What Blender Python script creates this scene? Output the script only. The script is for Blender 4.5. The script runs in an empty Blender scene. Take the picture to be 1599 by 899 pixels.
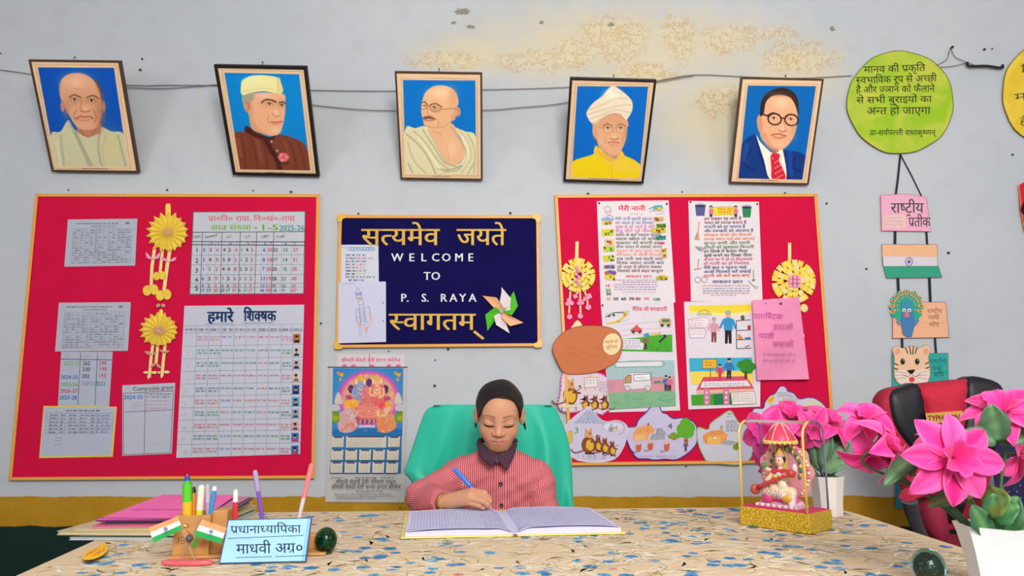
import bpy, bmesh, math, random
import numpy as np
from mathutils import Vector, Matrix
sc = bpy.context.scene
C = sc.collection
R = math.radians
random.seed(7)
rng = np.random.default_rng(7)

# ---------------------------------------------------------------- camera, world, lights, exposure
F, PIT, EYE = 1107.0, R(8.98), Vector((0, 0, 1.03))
CX, CY, WY = 799.5, 449.5, 3.0            # image centre, wall plane y
TZ = 0.75                                 # table top
cd = bpy.data.cameras.new('camera'); co = bpy.data.objects.new('camera', cd); C.objects.link(co)
cd.sensor_width = 36; cd.lens = 36 * F / 1599; cd.clip_start = 0.02
co.location = EYE; co.rotation_euler = (R(90) + PIT, 0, 0)
sc.camera = co
vs = sc.view_settings
vs.view_transform = 'Standard'; vs.look = 'None'; vs.exposure = 0.0; vs.gamma = 1.0; vs.use_curve_mapping = False
w = bpy.data.worlds.new('world'); sc.world = w; w.use_nodes = True
bg = w.node_tree.nodes['Background']; bg.inputs[0].default_value = (0.88, 0.93, 1.0, 1); bg.inputs[1].default_value = 0.72


def area(name, loc, target, sx, sy, power, col):
    l = bpy.data.lights.new(name, 'AREA'); l.shape = 'RECTANGLE'; l.size = sx; l.size_y = sy
    l.energy = power; l.color = col
    o = bpy.data.objects.new(name, l); C.objects.link(o); o.location = loc
    o.rotation_euler = (Vector(target) - Vector(loc)).to_track_quat('-Z', 'Y').to_euler()
    return o


area('assumed_left_lamp', (-2.9, 0.1, 2.0), (0.3, 3.0, 1.6), 0.8, 0.9, 13, (1.0, 0.97, 0.92))  # assumed source, read off the frame shadows: unseen lamp, no window built
area('assumed_right_lamp', (2.8, 0.2, 2.1), (0.5, 3.0, 1.7), 0.9, 1.1, 9, (1.0, 0.95, 0.88))  # unseen lamp assumed for light from the right; that wall has no opening
area('wall_centre_fill', (0.45, -1.0, 2.25), (0.45, 3.0, 1.75), 1.1, 1.3, 104, (1.0, 0.95, 0.87))  # added fill lamp, unseen above and behind the camera, brightens the wall centre

# ---------------------------------------------------------------- projection helpers
FWD = Vector((0, math.cos(PIT), math.sin(PIT))); UPV = Vector((0, -math.sin(PIT), math.cos(PIT))); RT = Vector((1, 0, 0))


def ray(px, py): return RT * (px - CX) + UPV * (CY - py) + FWD * F
def P(px, py, y):                         # the point of the vertical plane at depth y
    d = ray(px, py); return EYE + d * ((y - EYE.y) / d.y)
def W(px, py, off=0.0): return P(px, py, WY - off)
def T(px, py, z=TZ):                      # the point of a horizontal plane at height z
    d = ray(px, py); return EYE + d * ((z - EYE.z) / d.z)
def px_size(p): return (p - EYE).dot(FWD) / F   # metres per pixel at p


def lin(c):
    if isinstance(c, str):
        c = c.lstrip('#'); c = ''.join(q * 2 for q in c) if len(c) == 3 else c; c = tuple(int(c[i:i + 2], 16) for i in (0, 2, 4))
    r = []
    for v in c[:3]:
        v = v / 255.0
        r.append(v / 12.92 if v <= 0.04045 else ((v + 0.055) / 1.055) ** 2.4)
    return tuple(r) + (1.0,)


# ---------------------------------------------------------------- materials
MATS = {}


def mat(name, col=None, rough=0.6, metal=0.0, noise=0.06, scale=40.0, attr=False, bump=0.0, coat=0.0, trans=0.0, ior=1.45, sheen=0.0, spec=0.5, bscale=None):
    if name in MATS: return MATS[name]
    m = bpy.data.materials.new(name); m.use_nodes = True
    nt = m.node_tree; N = nt.nodes; L = nt.links
    b = N['Principled BSDF']
    b.inputs['Roughness'].default_value = rough; b.inputs['Metallic'].default_value = metal
    b.inputs['Specular IOR Level'].default_value = spec
    b.inputs['Coat Weight'].default_value = coat
    b.inputs['Transmission Weight'].default_value = trans; b.inputs['IOR'].default_value = ior
    b.inputs['Sheen Weight'].default_value = sheen
    tc = N.new('ShaderNodeTexCoord')
    nz = N.new('ShaderNodeTexNoise'); nz.inputs['Scale'].default_value = scale; nz.inputs['Detail'].default_value = 3
    L.new(tc.outputs['Object'], nz.inputs['Vector'])
    hs = N.new('ShaderNodeHueSaturation')
    mr = N.new('ShaderNodeMapRange'); mr.inputs['To Min'].default_value = 1 - noise; mr.inputs['To Max'].default_value = 1 + noise
    mr.inputs['From Min'].default_value = 0.3; mr.inputs['From Max'].default_value = 0.7
    L.new(nz.outputs['Fac'], mr.inputs['Value']); L.new(mr.outputs[0], hs.inputs['Value'])
    if attr:
        a = N.new('ShaderNodeAttribute'); a.attribute_name = 'Col'; L.new(a.outputs['Color'], hs.inputs['Color'])
    else:
        hs.inputs['Color'].default_value = lin(col)
    L.new(hs.outputs[0], b.inputs['Base Color'])
    if bump:
        bp = N.new('ShaderNodeBump'); bp.inputs['Strength'].default_value = bump; bp.inputs['Distance'].default_value = 0.002
        if bscale:
            n2 = N.new('ShaderNodeTexNoise'); n2.inputs['Scale'].default_value = bscale; n2.inputs['Detail'].default_value = 3
            L.new(tc.outputs['Object'], n2.inputs['Vector']); L.new(n2.outputs['Fac'], bp.inputs['Height'])
        else:
            L.new(nz.outputs['Fac'], bp.inputs['Height'])
        L.new(bp.outputs[0], b.inputs['Normal'])
    MATS[name] = m
    return m


PRINT = mat('printed_paper', rough=0.75, noise=0.02, attr=True, spec=0.2)
GLOSS = mat('painted_plastic', rough=0.3, noise=0.02, attr=True)
ENAMEL = mat('painted_resin', rough=0.38, noise=0.04, attr=True)

# ---------------------------------------------------------------- objects
ORG = {}


def org(o): return ORG.get(o.name, Vector((0, 0, 0)))


def tag(o, label=None, cat=None, group=None, kind=None):
    if label: o['label'] = label
    if cat: o['category'] = cat
    if group: o['group'] = group
    if kind: o['kind'] = kind
    return o


def thing(name, label, cat, loc, group=None):
    o = bpy.data.objects.new(name, None); C.objects.link(o)
    o.empty_display_size = 0.02
    o.location = loc; ORG[o.name] = Vector(loc)
    return tag(o, label, cat, group)


class MB:
    def __init__(s): s.v = []; s.f = []; s.m = []; s.c = []; s.vc = None

    def add(s, vs_, fs, col=None, m=0):
        b = len(s.v); s.v.extend([tuple(q) for q in vs_])
        for f in fs: s.f.append([i + b for i in f]); s.m.append(m); s.c.append(col)
        return s

    def poly(s, pts, col=None, m=0): return s.add(pts, [list(range(len(pts)))], col, m)

    def frame_box(s, o, ex, ey, ez, x0, x1, y0, y1, z0, z1, col=None, m=0):
        p = [o + ex * x + ey * y + ez * z for z in (z0, z1) for y in (y0, y1) for x in (x0, x1)]
        return s.add(p, [[0, 2, 3, 1], [4, 5, 7, 6], [0, 1, 5, 4], [2, 6, 7, 3], [0, 4, 6, 2], [1, 3, 7, 5]], col, m)

    def box(s, x0, x1, y0, y1, z0, z1, col=None, m=0):
        return s.frame_box(Vector(), Vector((1, 0, 0)), Vector((0, 1, 0)), Vector((0, 0, 1)), x0, x1, y0, y1, z0, z1, col, m)

    def prism(s, front, back, col=None, m=0, side=None):          # two matching outlines, joined
        n = len(front); b = len(s.v); s.v.extend([tuple(q) for q in front] + [tuple(q) for q in back])
        s.f.append(list(range(b, b + n))); s.m.append(m); s.c.append(col)
        s.f.append(list(range(b + 2 * n - 1, b + n - 1, -1))); s.m.append(m); s.c.append(side or col)
        for i in range(n):
            j = (i + 1) % n
            s.f.append([b + j, b + i, b + n + i, b + n + j]); s.m.append(m); s.c.append(side or col)
        return s

    def tube(s, pts, r, n=8, col=None, m=0, caps=True, flat=1.0):
        pts = [Vector(p) for p in pts]; k = len(pts)
        rs = r if hasattr(r, '__len__') else [r] * k
        b = len(s.v); ref = None
        for i, p in enumerate(pts):
            t = (pts[min(i + 1, k - 1)] - pts[max(i - 1, 0)]).normalized()
            if ref is None:
                ref = t.cross(Vector((0, 0, 1)))
                if ref.length < 0.05: ref = t.cross(Vector((1, 0, 0)))
                ref.normalize()
            a = (ref - t * ref.dot(t)).normalized(); ref = a; c = t.cross(a)
            for j in range(n):
                th = 2 * math.pi * j / n
                s.v.append(tuple(p + a * (rs[i] * math.cos(th)) + c * (rs[i] * flat * math.sin(th))))
        for i in range(k - 1):
            for j in range(n):
                j2 = (j + 1) % n
                s.f.append([b + i * n + j, b + i * n + j2, b + (i + 1) * n + j2, b + (i + 1) * n + j]); s.m.append(m); s.c.append(col)
        if caps:
            s.f.append([b + j for j in range(n)][::-1]); s.m.append(m); s.c.append(col)
            s.f.append([b + (k - 1) * n + j for j in range(n)]); s.m.append(m); s.c.append(col)
        return s

    def lathe(s, prof, o=Vector(), ax=Vector((0, 0, 1)), n=20, col=None, m=0, cols=None):
        ax = Vector(ax).normalized(); a = ax.cross(Vector((0, 1, 0)))
        if a.length < 0.1: a = ax.cross(Vector((1, 0, 0)))
        a.normalize(); c = ax.cross(a); b = len(s.v)
        for (r, z) in prof:
            for j in range(n):
                th = 2 * math.pi * j / n
                s.v.append(tuple(Vector(o) + ax * z + a * (r * math.cos(th)) + c * (r * math.sin(th))))
        for i in range(len(prof) - 1):
            for j in range(n):
                j2 = (j + 1) % n
                s.f.append([b + i * n + j, b + i * n + j2, b + (i + 1) * n + j2, b + (i + 1) * n + j]); s.m.append(m)
                s.c.append(cols[i] if cols else col)
        s.f.append([b + j for j in range(n)][::-1]); s.m.append(m); s.c.append(cols[0] if cols else col)
        k = len(prof) - 1
        s.f.append([b + k * n + j for j in range(n)]); s.m.append(m); s.c.append(cols[-1] if cols else col)
        return s

    def ell(s, c, r, col=None, m=0, n=16, k=10, rot=None):
        c = Vector(c); b = len(s.v)
        for i in range(k + 1):
            ph = math.pi * i / k - math.pi / 2
            for j in range(n):
                th = 2 * math.pi * j / n
                q = Vector((r[0] * math.cos(ph) * math.cos(th), r[1] * math.cos(ph) * math.sin(th), r[2] * math.sin(ph)))
                s.v.append(tuple(c + (rot @ q if rot else q)))
        for i in range(k):
            for j in range(n):
                j2 = (j + 1) % n
                s.f.append([b + i * n + j, b + i * n + j2, b + (i + 1) * n + j2, b + (i + 1) * n + j]); s.m.append(m); s.c.append(col)
        return s

    def grid(s, pts, nu, nv, col=None, m=0):                     # pts[v*nu+u]
        b = len(s.v); s.v.extend([tuple(q) for q in pts])
        for j in range(nv - 1):
            for i in range(nu - 1):
                s.f.append([b + j * nu + i, b + j * nu + i + 1, b + (j + 1) * nu + i + 1, b + (j + 1) * nu + i]); s.m.append(m); s.c.append(col)
        return s

    def build(s, name, mats, parent=None, smooth=False, bevel=0.0, at=None, weld=False, solid=0.0, sub=0):
        if not isinstance(mats, (list, tuple)): mats = [mats]
        if parent is not None: o0 = org(parent)
        elif at is not None: o0 = Vector(at)
        else:
            a = np.array(s.v); o0 = Vector((float((a[:, 0].min() + a[:, 0].max()) / 2), float((a[:, 1].min() + a[:, 1].max()) / 2), float(a[:, 2].min())))
        me = bpy.data.meshes.new(name)
        a = np.array(s.v, dtype=np.float64) - np.array(o0)
        me.from_pydata(a.tolist(), [], s.f)
        for q in mats: me.materials.append(q)
        me.polygons.foreach_set('material_index', s.m)
        if s.vc is not None:
            at_ = me.color_attributes.new('Col', 'FLOAT_COLOR', 'POINT')
            at_.data.foreach_set('color', np.asarray(s.vc, dtype=np.float32).ravel())
        elif any(q is not None for q in s.c):
            at_ = me.color_attributes.new('Col', 'FLOAT_COLOR', 'CORNER')
            buf = np.ones((len(me.loops), 4), dtype=np.float32); k = 0
            cache = {}
            for f, q in zip(s.f, s.c):
                if q is not None:
                    if q not in cache: cache[q] = lin(q)
                    buf[k:k + len(f)] = cache[q]
                k += len(f)
            at_.data.foreach_set('color', buf.ravel())
        if smooth:
            me.polygons.foreach_set('use_smooth', [True] * len(me.polygons))
            if smooth is not True: me.set_sharp_from_angle(angle=R(smooth))
        me.update()
        if weld:
            bm = bmesh.new(); bm.from_mesh(me); bmesh.ops.remove_doubles(bm, verts=bm.verts, dist=1e-5)
            bmesh.ops.recalc_face_normals(bm, faces=bm.faces); bm.to_mesh(me); bm.free()
        o = bpy.data.objects.new(name, me); C.objects.link(o)
        if parent is not None: o.parent = parent; ORG[o.name] = o0
        else: o.location = o0; ORG[o.name] = o0
        if solid:
            md = o.modifiers.new('thickness', 'SOLIDIFY'); md.thickness = solid; md.offset = 0
        if bevel:
            md = o.modifiers.new('bevel', 'BEVEL'); md.width = bevel; md.segments = 2; md.limit_method = 'ANGLE'
        if sub:
            md = o.modifiers.new('subdivision', 'SUBSURF'); md.levels = sub; md.render_levels = sub
        return o


# ---------------------------------------------------------------- lettering: glyph meshes with simple Devanagari shaping
GL = {}


def raw_glyph(s, bold=0.0):
    k = (s, bold)
    if k in GL: return GL[k]
    cu = bpy.data.curves.new('t', 'FONT'); cu.body = s; cu.resolution_u = 2; cu.offset = bold
    o = bpy.data.objects.new('t', cu); C.objects.link(o)
    bpy.context.view_layer.update()
    dg = bpy.context.evaluated_depsgraph_get(); oe = o.evaluated_get(dg)
    me = oe.to_mesh()
    v = [(q.co.x, q.co.y) for q in me.vertices]; f = [list(q.vertices) for q in me.polygons]
    oe.to_mesh_clear(); bpy.data.objects.remove(o); bpy.data.curves.remove(cu)
    GL[k] = (v, f); return GL[k]


ADV = {}


def adv(s):
    if s == 'ि': s = 'ा'
    if s not in ADV:
        bar = max(x for x, y in raw_glyph('|')[0]); ADV[s] = max(x for x, y in raw_glyph(s + '|')[0]) - bar
    return ADV[s]


def clip_x(v, f, c):
    nv, nf = [], []
    for fc in f:
        pts = [v[i] for i in fc]; out = []
        for i in range(len(pts)):
            a, b = pts[i], pts[(i + 1) % len(pts)]
            if a[0] <= c: out.append(a)
            if (a[0] <= c) != (b[0] <= c):
                t = (c - a[0]) / (b[0] - a[0]); out.append((c, a[1] + t * (b[1] - a[1])))
        if len(out) >= 3:
            nf.append(list(range(len(nv), len(nv) + len(out)))); nv.extend(out)
    return nv, nf


CONS = set(chr(i) for i in range(0x915, 0x93A))
NOBAR = set('टठडढदहङछ')
SH = {}


def shape(s, bold=0.0):
    k = (s, bold)
    if k in SH: return SH[k]
    V, FF = [], []; x = 0.0

    def put(v, f, dx):
        b = len(V); V.extend([(a + dx, y) for a, y in v]); FF.extend([[i + b for i in q] for q in f])

    def bar(pts):
        b = len(V); V.extend(pts); FF.append(list(range(b, b + len(pts))))
    i = 0; n = len(s)
    while i < n:
        if s[i] not in CONS:
            j = i
            while j < n and s[j] not in CONS: j += 1
            seg = s[i:j]
            if seg.strip():
                v, f = raw_glyph(seg, bold); put(v, f, x)
            x += adv(seg); i = j; continue
        cl = [s[i]]; i += 1
        while i + 1 < n and s[i] == '\u094d' and s[i + 1] in CONS: cl.append(s[i + 1]); i += 2
        mt = ''
        while i < n and (0x93A <= ord(s[i]) <= 0x94F or s[i] in '\u0901\u0902\u0903'): mt += s[i]; i += 1
        reph = len(cl) > 1 and cl[0] == 'र'
        if reph: cl = cl[1:]
        rak = len(cl) > 1 and cl[-1] == 'र'
        if rak: cl = cl[:-1]
        if 'ि' in mt:
            v, f = raw_glyph('ि', bold); put(v, f, x); x += adv('ि'); mt = mt.replace('ि', '')
        for h in cl[:-1]:
            if h in NOBAR:
                v, f = raw_glyph(h + '\u094d', bold); put(v, f, x); x += adv(h)
            else:
                v, f = raw_glyph(h, bold); c = adv(h) - 0.19; v, f = clip_x(v, f, c); put(v, f, x); x += c
        b = cl[-1]; v, f = raw_glyph(b + mt, bold); put(v, f, x)
        a = adv(b); t = 0.035 + bold
        if rak:
            e = x + a - 0.13
            if b in NOBAR:
                m_ = x + a * 0.5; bar([(m_ - .16, -.2), (m_, -.06), (m_ + .16, -.2), (m_ + .12, -.24), (m_, -.13), (m_ - .12, -.24)])
            else: bar([(e, .24 + t), (e - .26, .02 + t), (e - .26, .02 - t), (e, .24 - t)])
        if reph:
            e = x + a - 0.1; bar([(e - .02, .62), (e + .02, .8), (e + .14, .86), (e + .14, .92), (e - .04, .85), (e - .08, .64)])
        x += adv(b + mt)
    SH[k] = (V, FF, x); return SH[k]


def fatten(V, FF, b, sh):                  # a broader pen: the strokes repeated side by side
    n = len(V); W_ = []; G = []
    for k, (dx, dy) in enumerate(sh): W_ += [(x + dx * b, y + dy * b) for x, y in V]; G += [[i + k * n for i in q] for q in FF]
    return W_, G


# ---------------------------------------------------------------- flat artwork on the wall plane, laid down in photo pixels
class Sheet:
    def __init__(s, off, step=5e-5, mapper=None):
        s.mb = MB(); s.k = 0; s.off = off; s.step = step; s.map = mapper or (lambda x, y, o: W(x, y, o))

    def p(s, x, y): return s.map(x, y, s.off + s.k * s.step)

    def poly(s, pts, col):
        s.k += 1; s.mb.poly([s.p(*q) for q in pts], col); return s

    def rect(s, x0, y0, x1, y1, col): return s.poly([(x0, y0), (x0, y1), (x1, y1), (x1, y0)], col)

    def line(s, pts, w_, col, closed=False):
        s.k += 1
        if closed: pts = list(pts) + [pts[0]]
        for a, b in zip(pts[:-1], pts[1:]):
            dx, dy = b[0] - a[0], b[1] - a[1]; l = math.hypot(dx, dy)
            if l < 1e-6: continue
            nx, ny = -dy / l * w_ / 2, dx / l * w_ / 2; ex, ey = dx / l * w_ * .3, dy / l * w_ * .3
            s.mb.poly([s.p(a[0] - ex + nx, a[1] - ey + ny), s.p(a[0] - ex - nx, a[1] - ey - ny), s.p(b[0] + ex - nx, b[1] + ey - ny), s.p(b[0] + ex + nx, b[1] + ey + ny)], col)
        return s

    def ell(s, cx, cy, rx, ry, col, rot=0, n=18, a0=0, a1=360):
        cr, sr = math.cos(R(rot)), math.sin(R(rot)); pts = []
        for i in range(n):
            t = R(a0 + (a1 - a0) * i / (n if a1 - a0 == 360 else n - 1)); x, y = rx * math.cos(t), ry * math.sin(t)
            pts.append((cx + x * cr - y * sr, cy + x * sr + y * cr))
        return s.poly(pts, col)

    def ring(s, cx, cy, rx, ry, w_, col, n=18):
        return s.line([(cx + rx * math.cos(2 * math.pi * i / n), cy + ry * math.sin(2 * math.pi * i / n)) for i in range(n)], w_, col, True)

    def text(s, t, x, y, h, col, width=None, rot=0, bold=0.0, shear=0.0, align='l', xs=1.0):
        """h = pixel height of the letters (capital / headline height); (x, y) = baseline start"""
        V, FF, a = shape(t); s.k += 1
        if not V: return s
        n0 = len(V)
        if bold > .024: V, FF = fatten(V, FF, bold, ((-1, -.6), (1, -.6), (-1, .6), (1, .6)))
        elif bold: V, FF = fatten(V, FF, bold, ((-1, 0), (1, 0)))
        sy = h / (0.622 if any(0x900 <= ord(q) <= 0x97f for q in t) else 0.69); sx = sy * xs
        if width: sx = width / a
        if align == 'c': x -= a * sx / 2 * math.cos(R(rot)); y += -a * sx / 2 * math.sin(R(rot))
        cr, sr = math.cos(R(rot)), math.sin(R(rot)); o = []
        for i, (vx, vy) in enumerate(V):
            qx, qy = vx * sx + vy * sy * shear, -vy * sy
            o.append(s.map(x + qx * cr - qy * sr, y + qx * sr + qy * cr, s.off + s.k * s.step + (i // n0) * 1.2e-5))
        s.mb.add(o, FF, col); return s

    def scrawl(s, x0, y, x1, h, col, w_=.5, rnd=None):              # a line of writing too small to read
        rnd = rnd or random; x = x0; s.k += 1
        while x < x1 - h * .5:
            l = min(rnd.uniform(1.5, 4) * h, x1 - x)
            s.line([(x, y - h), (x + l * .9, y - h)], w_ * .8, col); s.k -= 1
            q = x + h * .2
            while q < x + l * .85:
                s.line([(q, y - h), (q + rnd.uniform(-.3, .3) * h, y)], w_, col); s.k -= 1
                if rnd.random() < .5: s.line([(q - h * .4, y - h * .35), (q, y - h * .55)], w_, col); s.k -= 1
                q += h * rnd.uniform(.6, .95)
            x += l + h * .6
        return s

    def paper(s, outline, col, side=None, th=0.0006):
        f = [s.p(*q) for q in outline]; o2 = s.off + s.k * s.step - th
        bck = [s.map(q[0], q[1], o2) for q in outline]
        s.mb.prism(f, bck, col, 0, side); return s

    def build(s, name, parent=None, m=None): return s.mb.build(name, m or PRINT, parent)


def quadmap(q):                                # unit square (u right, v down) -> pixel quad TL TR BR BL
    def f(u, v):
        a = (q[0][0] * (1 - u) + q[1][0] * u, q[0][1] * (1 - u) + q[1][1] * u); b = (q[3][0] * (1 - u) + q[2][0] * u, q[3][1] * (1 - u) + q[2][1] * u)
        return (a[0] * (1 - v) + b[0] * v, a[1] * (1 - v) + b[1] * v)
    return f


def smooth_pts(pts, n=5, closed=True):
    k = len(pts); out = []
    rngk = k if closed else k - 1
    for i in range(rngk):
        if closed: a, b, c, d = (pts[(i + j) % k] for j in (-1, 0, 1, 2))
        else: a, b, c, d = (pts[min(max(i + j, 0), k - 1)] for j in (-1, 0, 1, 2))
        for j in range(n):
            t = j / n
            out.append(tuple(0.5 * (2 * b[e] + (c[e] - a[e]) * t + (2 * a[e] - 5 * b[e] + 4 * c[e] - d[e]) * t * t + (3 * b[e] - a[e] - 3 * c[e] + d[e]) * t ** 3) for e in range(len(b))))
    if not closed: out.append(tuple(pts[-1]))
    return out


# ---------------------------------------------------------------- pictures painted point by point on a fine mesh
def rgb(c):
    if isinstance(c, str): c = c.lstrip('#'); c = tuple(int(c[i:i + 2], 16) for i in (0, 2, 4))
    return np.array(c[:3], float) / 255


class Paint:
    def __init__(s, X, Y, base): s.X = X; s.Y = Y; s.col = np.tile(rgb(base), (len(X), 1))

    def mix(s, m, c, a=1.0): m = np.clip(m * a, 0, 1)[:, None]; s.col = s.col * (1 - m) + rgb(c) * m; return s

    def dist(s, pts, closed):
        d = np.full(len(s.X), 1e9); ins = np.zeros(len(s.X), bool); k = len(pts)
        for i in range(k if closed else k - 1):
            ax, ay = pts[i]; bx, by = pts[(i + 1) % k]; ex, ey = bx - ax, by - ay
            t = np.clip(((s.X - ax) * ex + (s.Y - ay) * ey) / (ex * ex + ey * ey + 1e-12), 0, 1)
            d = np.minimum(d, np.hypot(s.X - ax - t * ex, s.Y - ay - t * ey))
            if closed and ay != by:
                c = ((ay > s.Y) != (by > s.Y)) & (s.X < (bx - ax) * (s.Y - ay) / (by - ay) + ax); ins ^= c
        return np.where(ins, -d, d) if closed else d

    def poly(s, pts, c, soft=3.0, a=1.0, sm=True):
        if sm: pts = smooth_pts(pts, 4)
        return s.mix(np.clip(.5 - s.dist(pts, True) / soft, 0, 1), c, a)

    def stroke(s, pts, w_, c, soft=3.0, a=1.0, sm=True):
        if sm and len(pts) > 2: pts = smooth_pts(pts, 4, False)
        return s.mix(np.clip(.5 - (s.dist(pts, False) - w_ / 2) / soft, 0, 1), c, a)

    def ell(s, cx, cy, rx, ry, c, soft=3.0, a=1.0, rot=0):
        cr, sr = math.cos(R(rot)), math.sin(R(rot)); x, y = s.X - cx, s.Y - cy
        u, v = (x * cr + y * sr) / rx, (-x * sr + y * cr) / ry
        return s.mix(np.clip(.5 - (np.hypot(u, v) - 1) * min(rx, ry) / soft, 0, 1), c, a)

    def blob(s, cx, cy, rx, ry, c, a=1.0):
        return s.mix(np.exp(-((s.X - cx) / rx) ** 2 - ((s.Y - cy) / ry) ** 2), c, a)

    def punch(s, con=1.16, gain=1.1): s.col = np.clip((s.col - .45) * con + .45 * gain, 0, 1); return s

    def linear(s):
        c = np.clip(s.col, 0, 1); l = np.where(c <= .04045, c / 12.92, ((c + .055) / 1.055) ** 2.4)
        return np.concatenate([l, np.ones((len(l), 1))], 1)


def paint_mesh(corners, pxquad, conv, nu, nv, base, art, name, parent, m=None):
    """corners: 3-D TL TR BR BL; pxquad the same corners in the photo; conv: photo px -> drawing units"""
    f = quadmap(pxquad); mb = MB(); pts = []; X = []; Y = []
    for j in range(nv):
        for i in range(nu):
            u, v = i / (nu - 1), j / (nv - 1)
            pts.append((corners[0] * (1 - u) + corners[1] * u) * (1 - v) + (corners[3] * (1 - u) + corners[2] * u) * v)
            q = conv(*f(u, v)); X.append(q[0]); Y.append(q[1])
    pa = Paint(np.array(X), np.array(Y), base); art(pa)
    mb.grid(pts, nu, nv); mb.vc = pa.linear()
    return mb.build(name, m or PRINT, parent)


# ---------------------------------------------------------------- smooth implicit bodies (surface nets on sparse blocks)
def vcap(p, a, b, ra, rb):
    a = np.array(a, float); b = np.array(b, float); ba = b - a; pa = p - a
    h = np.clip(pa @ ba / (ba @ ba + 1e-12), 0, 1)
    return np.linalg.norm(pa - h[:, None] * ba, axis=1) - (ra + (rb - ra) * h)


def vell(p, c, r, M=None):
    q = p - np.array(c, float)
    if M is not None: q = q @ M
    r = np.array(r, float); k0 = np.linalg.norm(q / r, axis=1); k1 = np.linalg.norm(q / (r * r), axis=1) + 1e-9
    return k0 * (k0 - 1) / k1


def smin(a, b, k):
    h = np.clip(.5 + .5 * (b - a) / k, 0, 1); return b * (1 - h) + a * h - k * h * (1 - h)
def smax(a, b, k): return -smin(-a, -b, k)


def nets(fn, lo, hi, h, B=8):
    lo = np.array(lo, float); hi = np.array(hi, float); nb = np.ceil((hi - lo) / (h * B)).astype(int)
    bi = np.stack(np.meshgrid(*[np.arange(k) for k in nb], indexing='ij'), -1).reshape(-1, 3)
    d = fn(lo + (bi + .5) * B * h); bi = bi[np.abs(d) < B * h * 1.5]
    g = np.stack(np.meshgrid(*[np.arange(B + 1)] * 3, indexing='ij'), -1).reshape(-1, 3)
    V = []; ID = []; EX = []
    N = nb * B + 2
    corner = np.array([(i, j, k) for i in (0, 1) for j in (0, 1) for k in (0, 1)])
    edges = [(a, b) for a in range(8) for b in range(a + 1, 8) if np.abs(corner[a] - corner[b]).sum() == 1]
    for c0 in range(0, len(bi), 400):
        bb = bi[c0:c0 + 400]; gi = bb[:, None, :] * B + g[None]
        val = fn((lo + gi.reshape(-1, 3) * h)).reshape(len(bb), B + 1, B + 1, B + 1)
        cv = np.stack([val[:, i:i + B, j:j + B, k:k + B] for i, j, k in corner], -1).reshape(-1, 8)
        sg = cv < 0; act = sg.any(1) & ~sg.all(1)
        ci = (bb[:, None, :] * B + np.stack(np.meshgrid(*[np.arange(B)] * 3, indexing='ij'), -1).reshape(-1, 3)[None]).reshape(-1, 3)[act]
        cv = cv[act]; acc = np.zeros((len(cv), 3)); cnt = np.zeros(len(cv))
        for a, b in edges:
            m = (cv[:, a] < 0) != (cv[:, b] < 0); t = np.where(m, cv[:, a] / np.where(m, cv[:, a] - cv[:, b], 1), 0)
            acc += np.where(m[:, None], corner[a] + t[:, None] * (corner[b] - corner[a]), 0); cnt += m
        V.append(lo + (ci + acc / cnt[:, None]) * h); ID.append((ci[:, 0] * N[1] + ci[:, 1]) * N[2] + ci[:, 2])
        EX.append(np.stack([cv[:, 0], cv[:, 4], cv[:, 2], cv[:, 1]], 1))
    V = np.concatenate(V); ID = np.concatenate(ID); EX = np.concatenate(EX)
    o = np.argsort(ID); V = V[o]; ID = ID[o]; EX = EX[o]; fs = []
    st = np.array([N[1] * N[2], N[2], 1])
    for ax in range(3):
        u, v = (ax + 1) % 3, (ax + 2) % 3
        m = (EX[:, 0] < 0) != (EX[:, ax + 1] < 0); base = ID[m]; pos = EX[m, 0] < 0
        q = np.stack([base, base - st[u], base - st[u] - st[v], base - st[v]], 1)
        k = np.clip(np.searchsorted(ID, q), 0, len(ID) - 1); ok = (ID[k] == q).all(1)
        k = k[ok]; pos = pos[ok]; k = np.where(pos[:, None], k, k[:, ::-1]); fs.append(k)
    return V, np.concatenate(fs)


def np_mesh(V, Fq, name, m, parent=None, vc=None, at=None, attrs=None):
    o0 = org(parent) if parent is not None else Vector(at if at is not None else ((V[:, 0].min() + V[:, 0].max()) / 2, (V[:, 1].min() + V[:, 1].max()) / 2, V[:, 2].min()))
    me = bpy.data.meshes.new(name); me.from_pydata((V - np.array(o0)).tolist(), [], Fq.tolist())
    for q in (m if isinstance(m, list) else [m]): me.materials.append(q)
    me.polygons.foreach_set('use_smooth', [True] * len(me.polygons))
    if vc is not None:
        a = me.color_attributes.new('Col', 'FLOAT_COLOR', 'POINT'); a.data.foreach_set('color', np.asarray(vc, np.float32).ravel())
    for k, val in (attrs or {}).items():
        a = me.attributes.new(k, 'FLOAT', 'POINT'); a.data.foreach_set('value', np.asarray(val, np.float32))
    me.update(); me.validate()
    o = bpy.data.objects.new(name, me); C.objects.link(o); ORG[o.name] = o0
    if parent is not None: o.parent = parent
    else: o.location = o0
    return o
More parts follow.
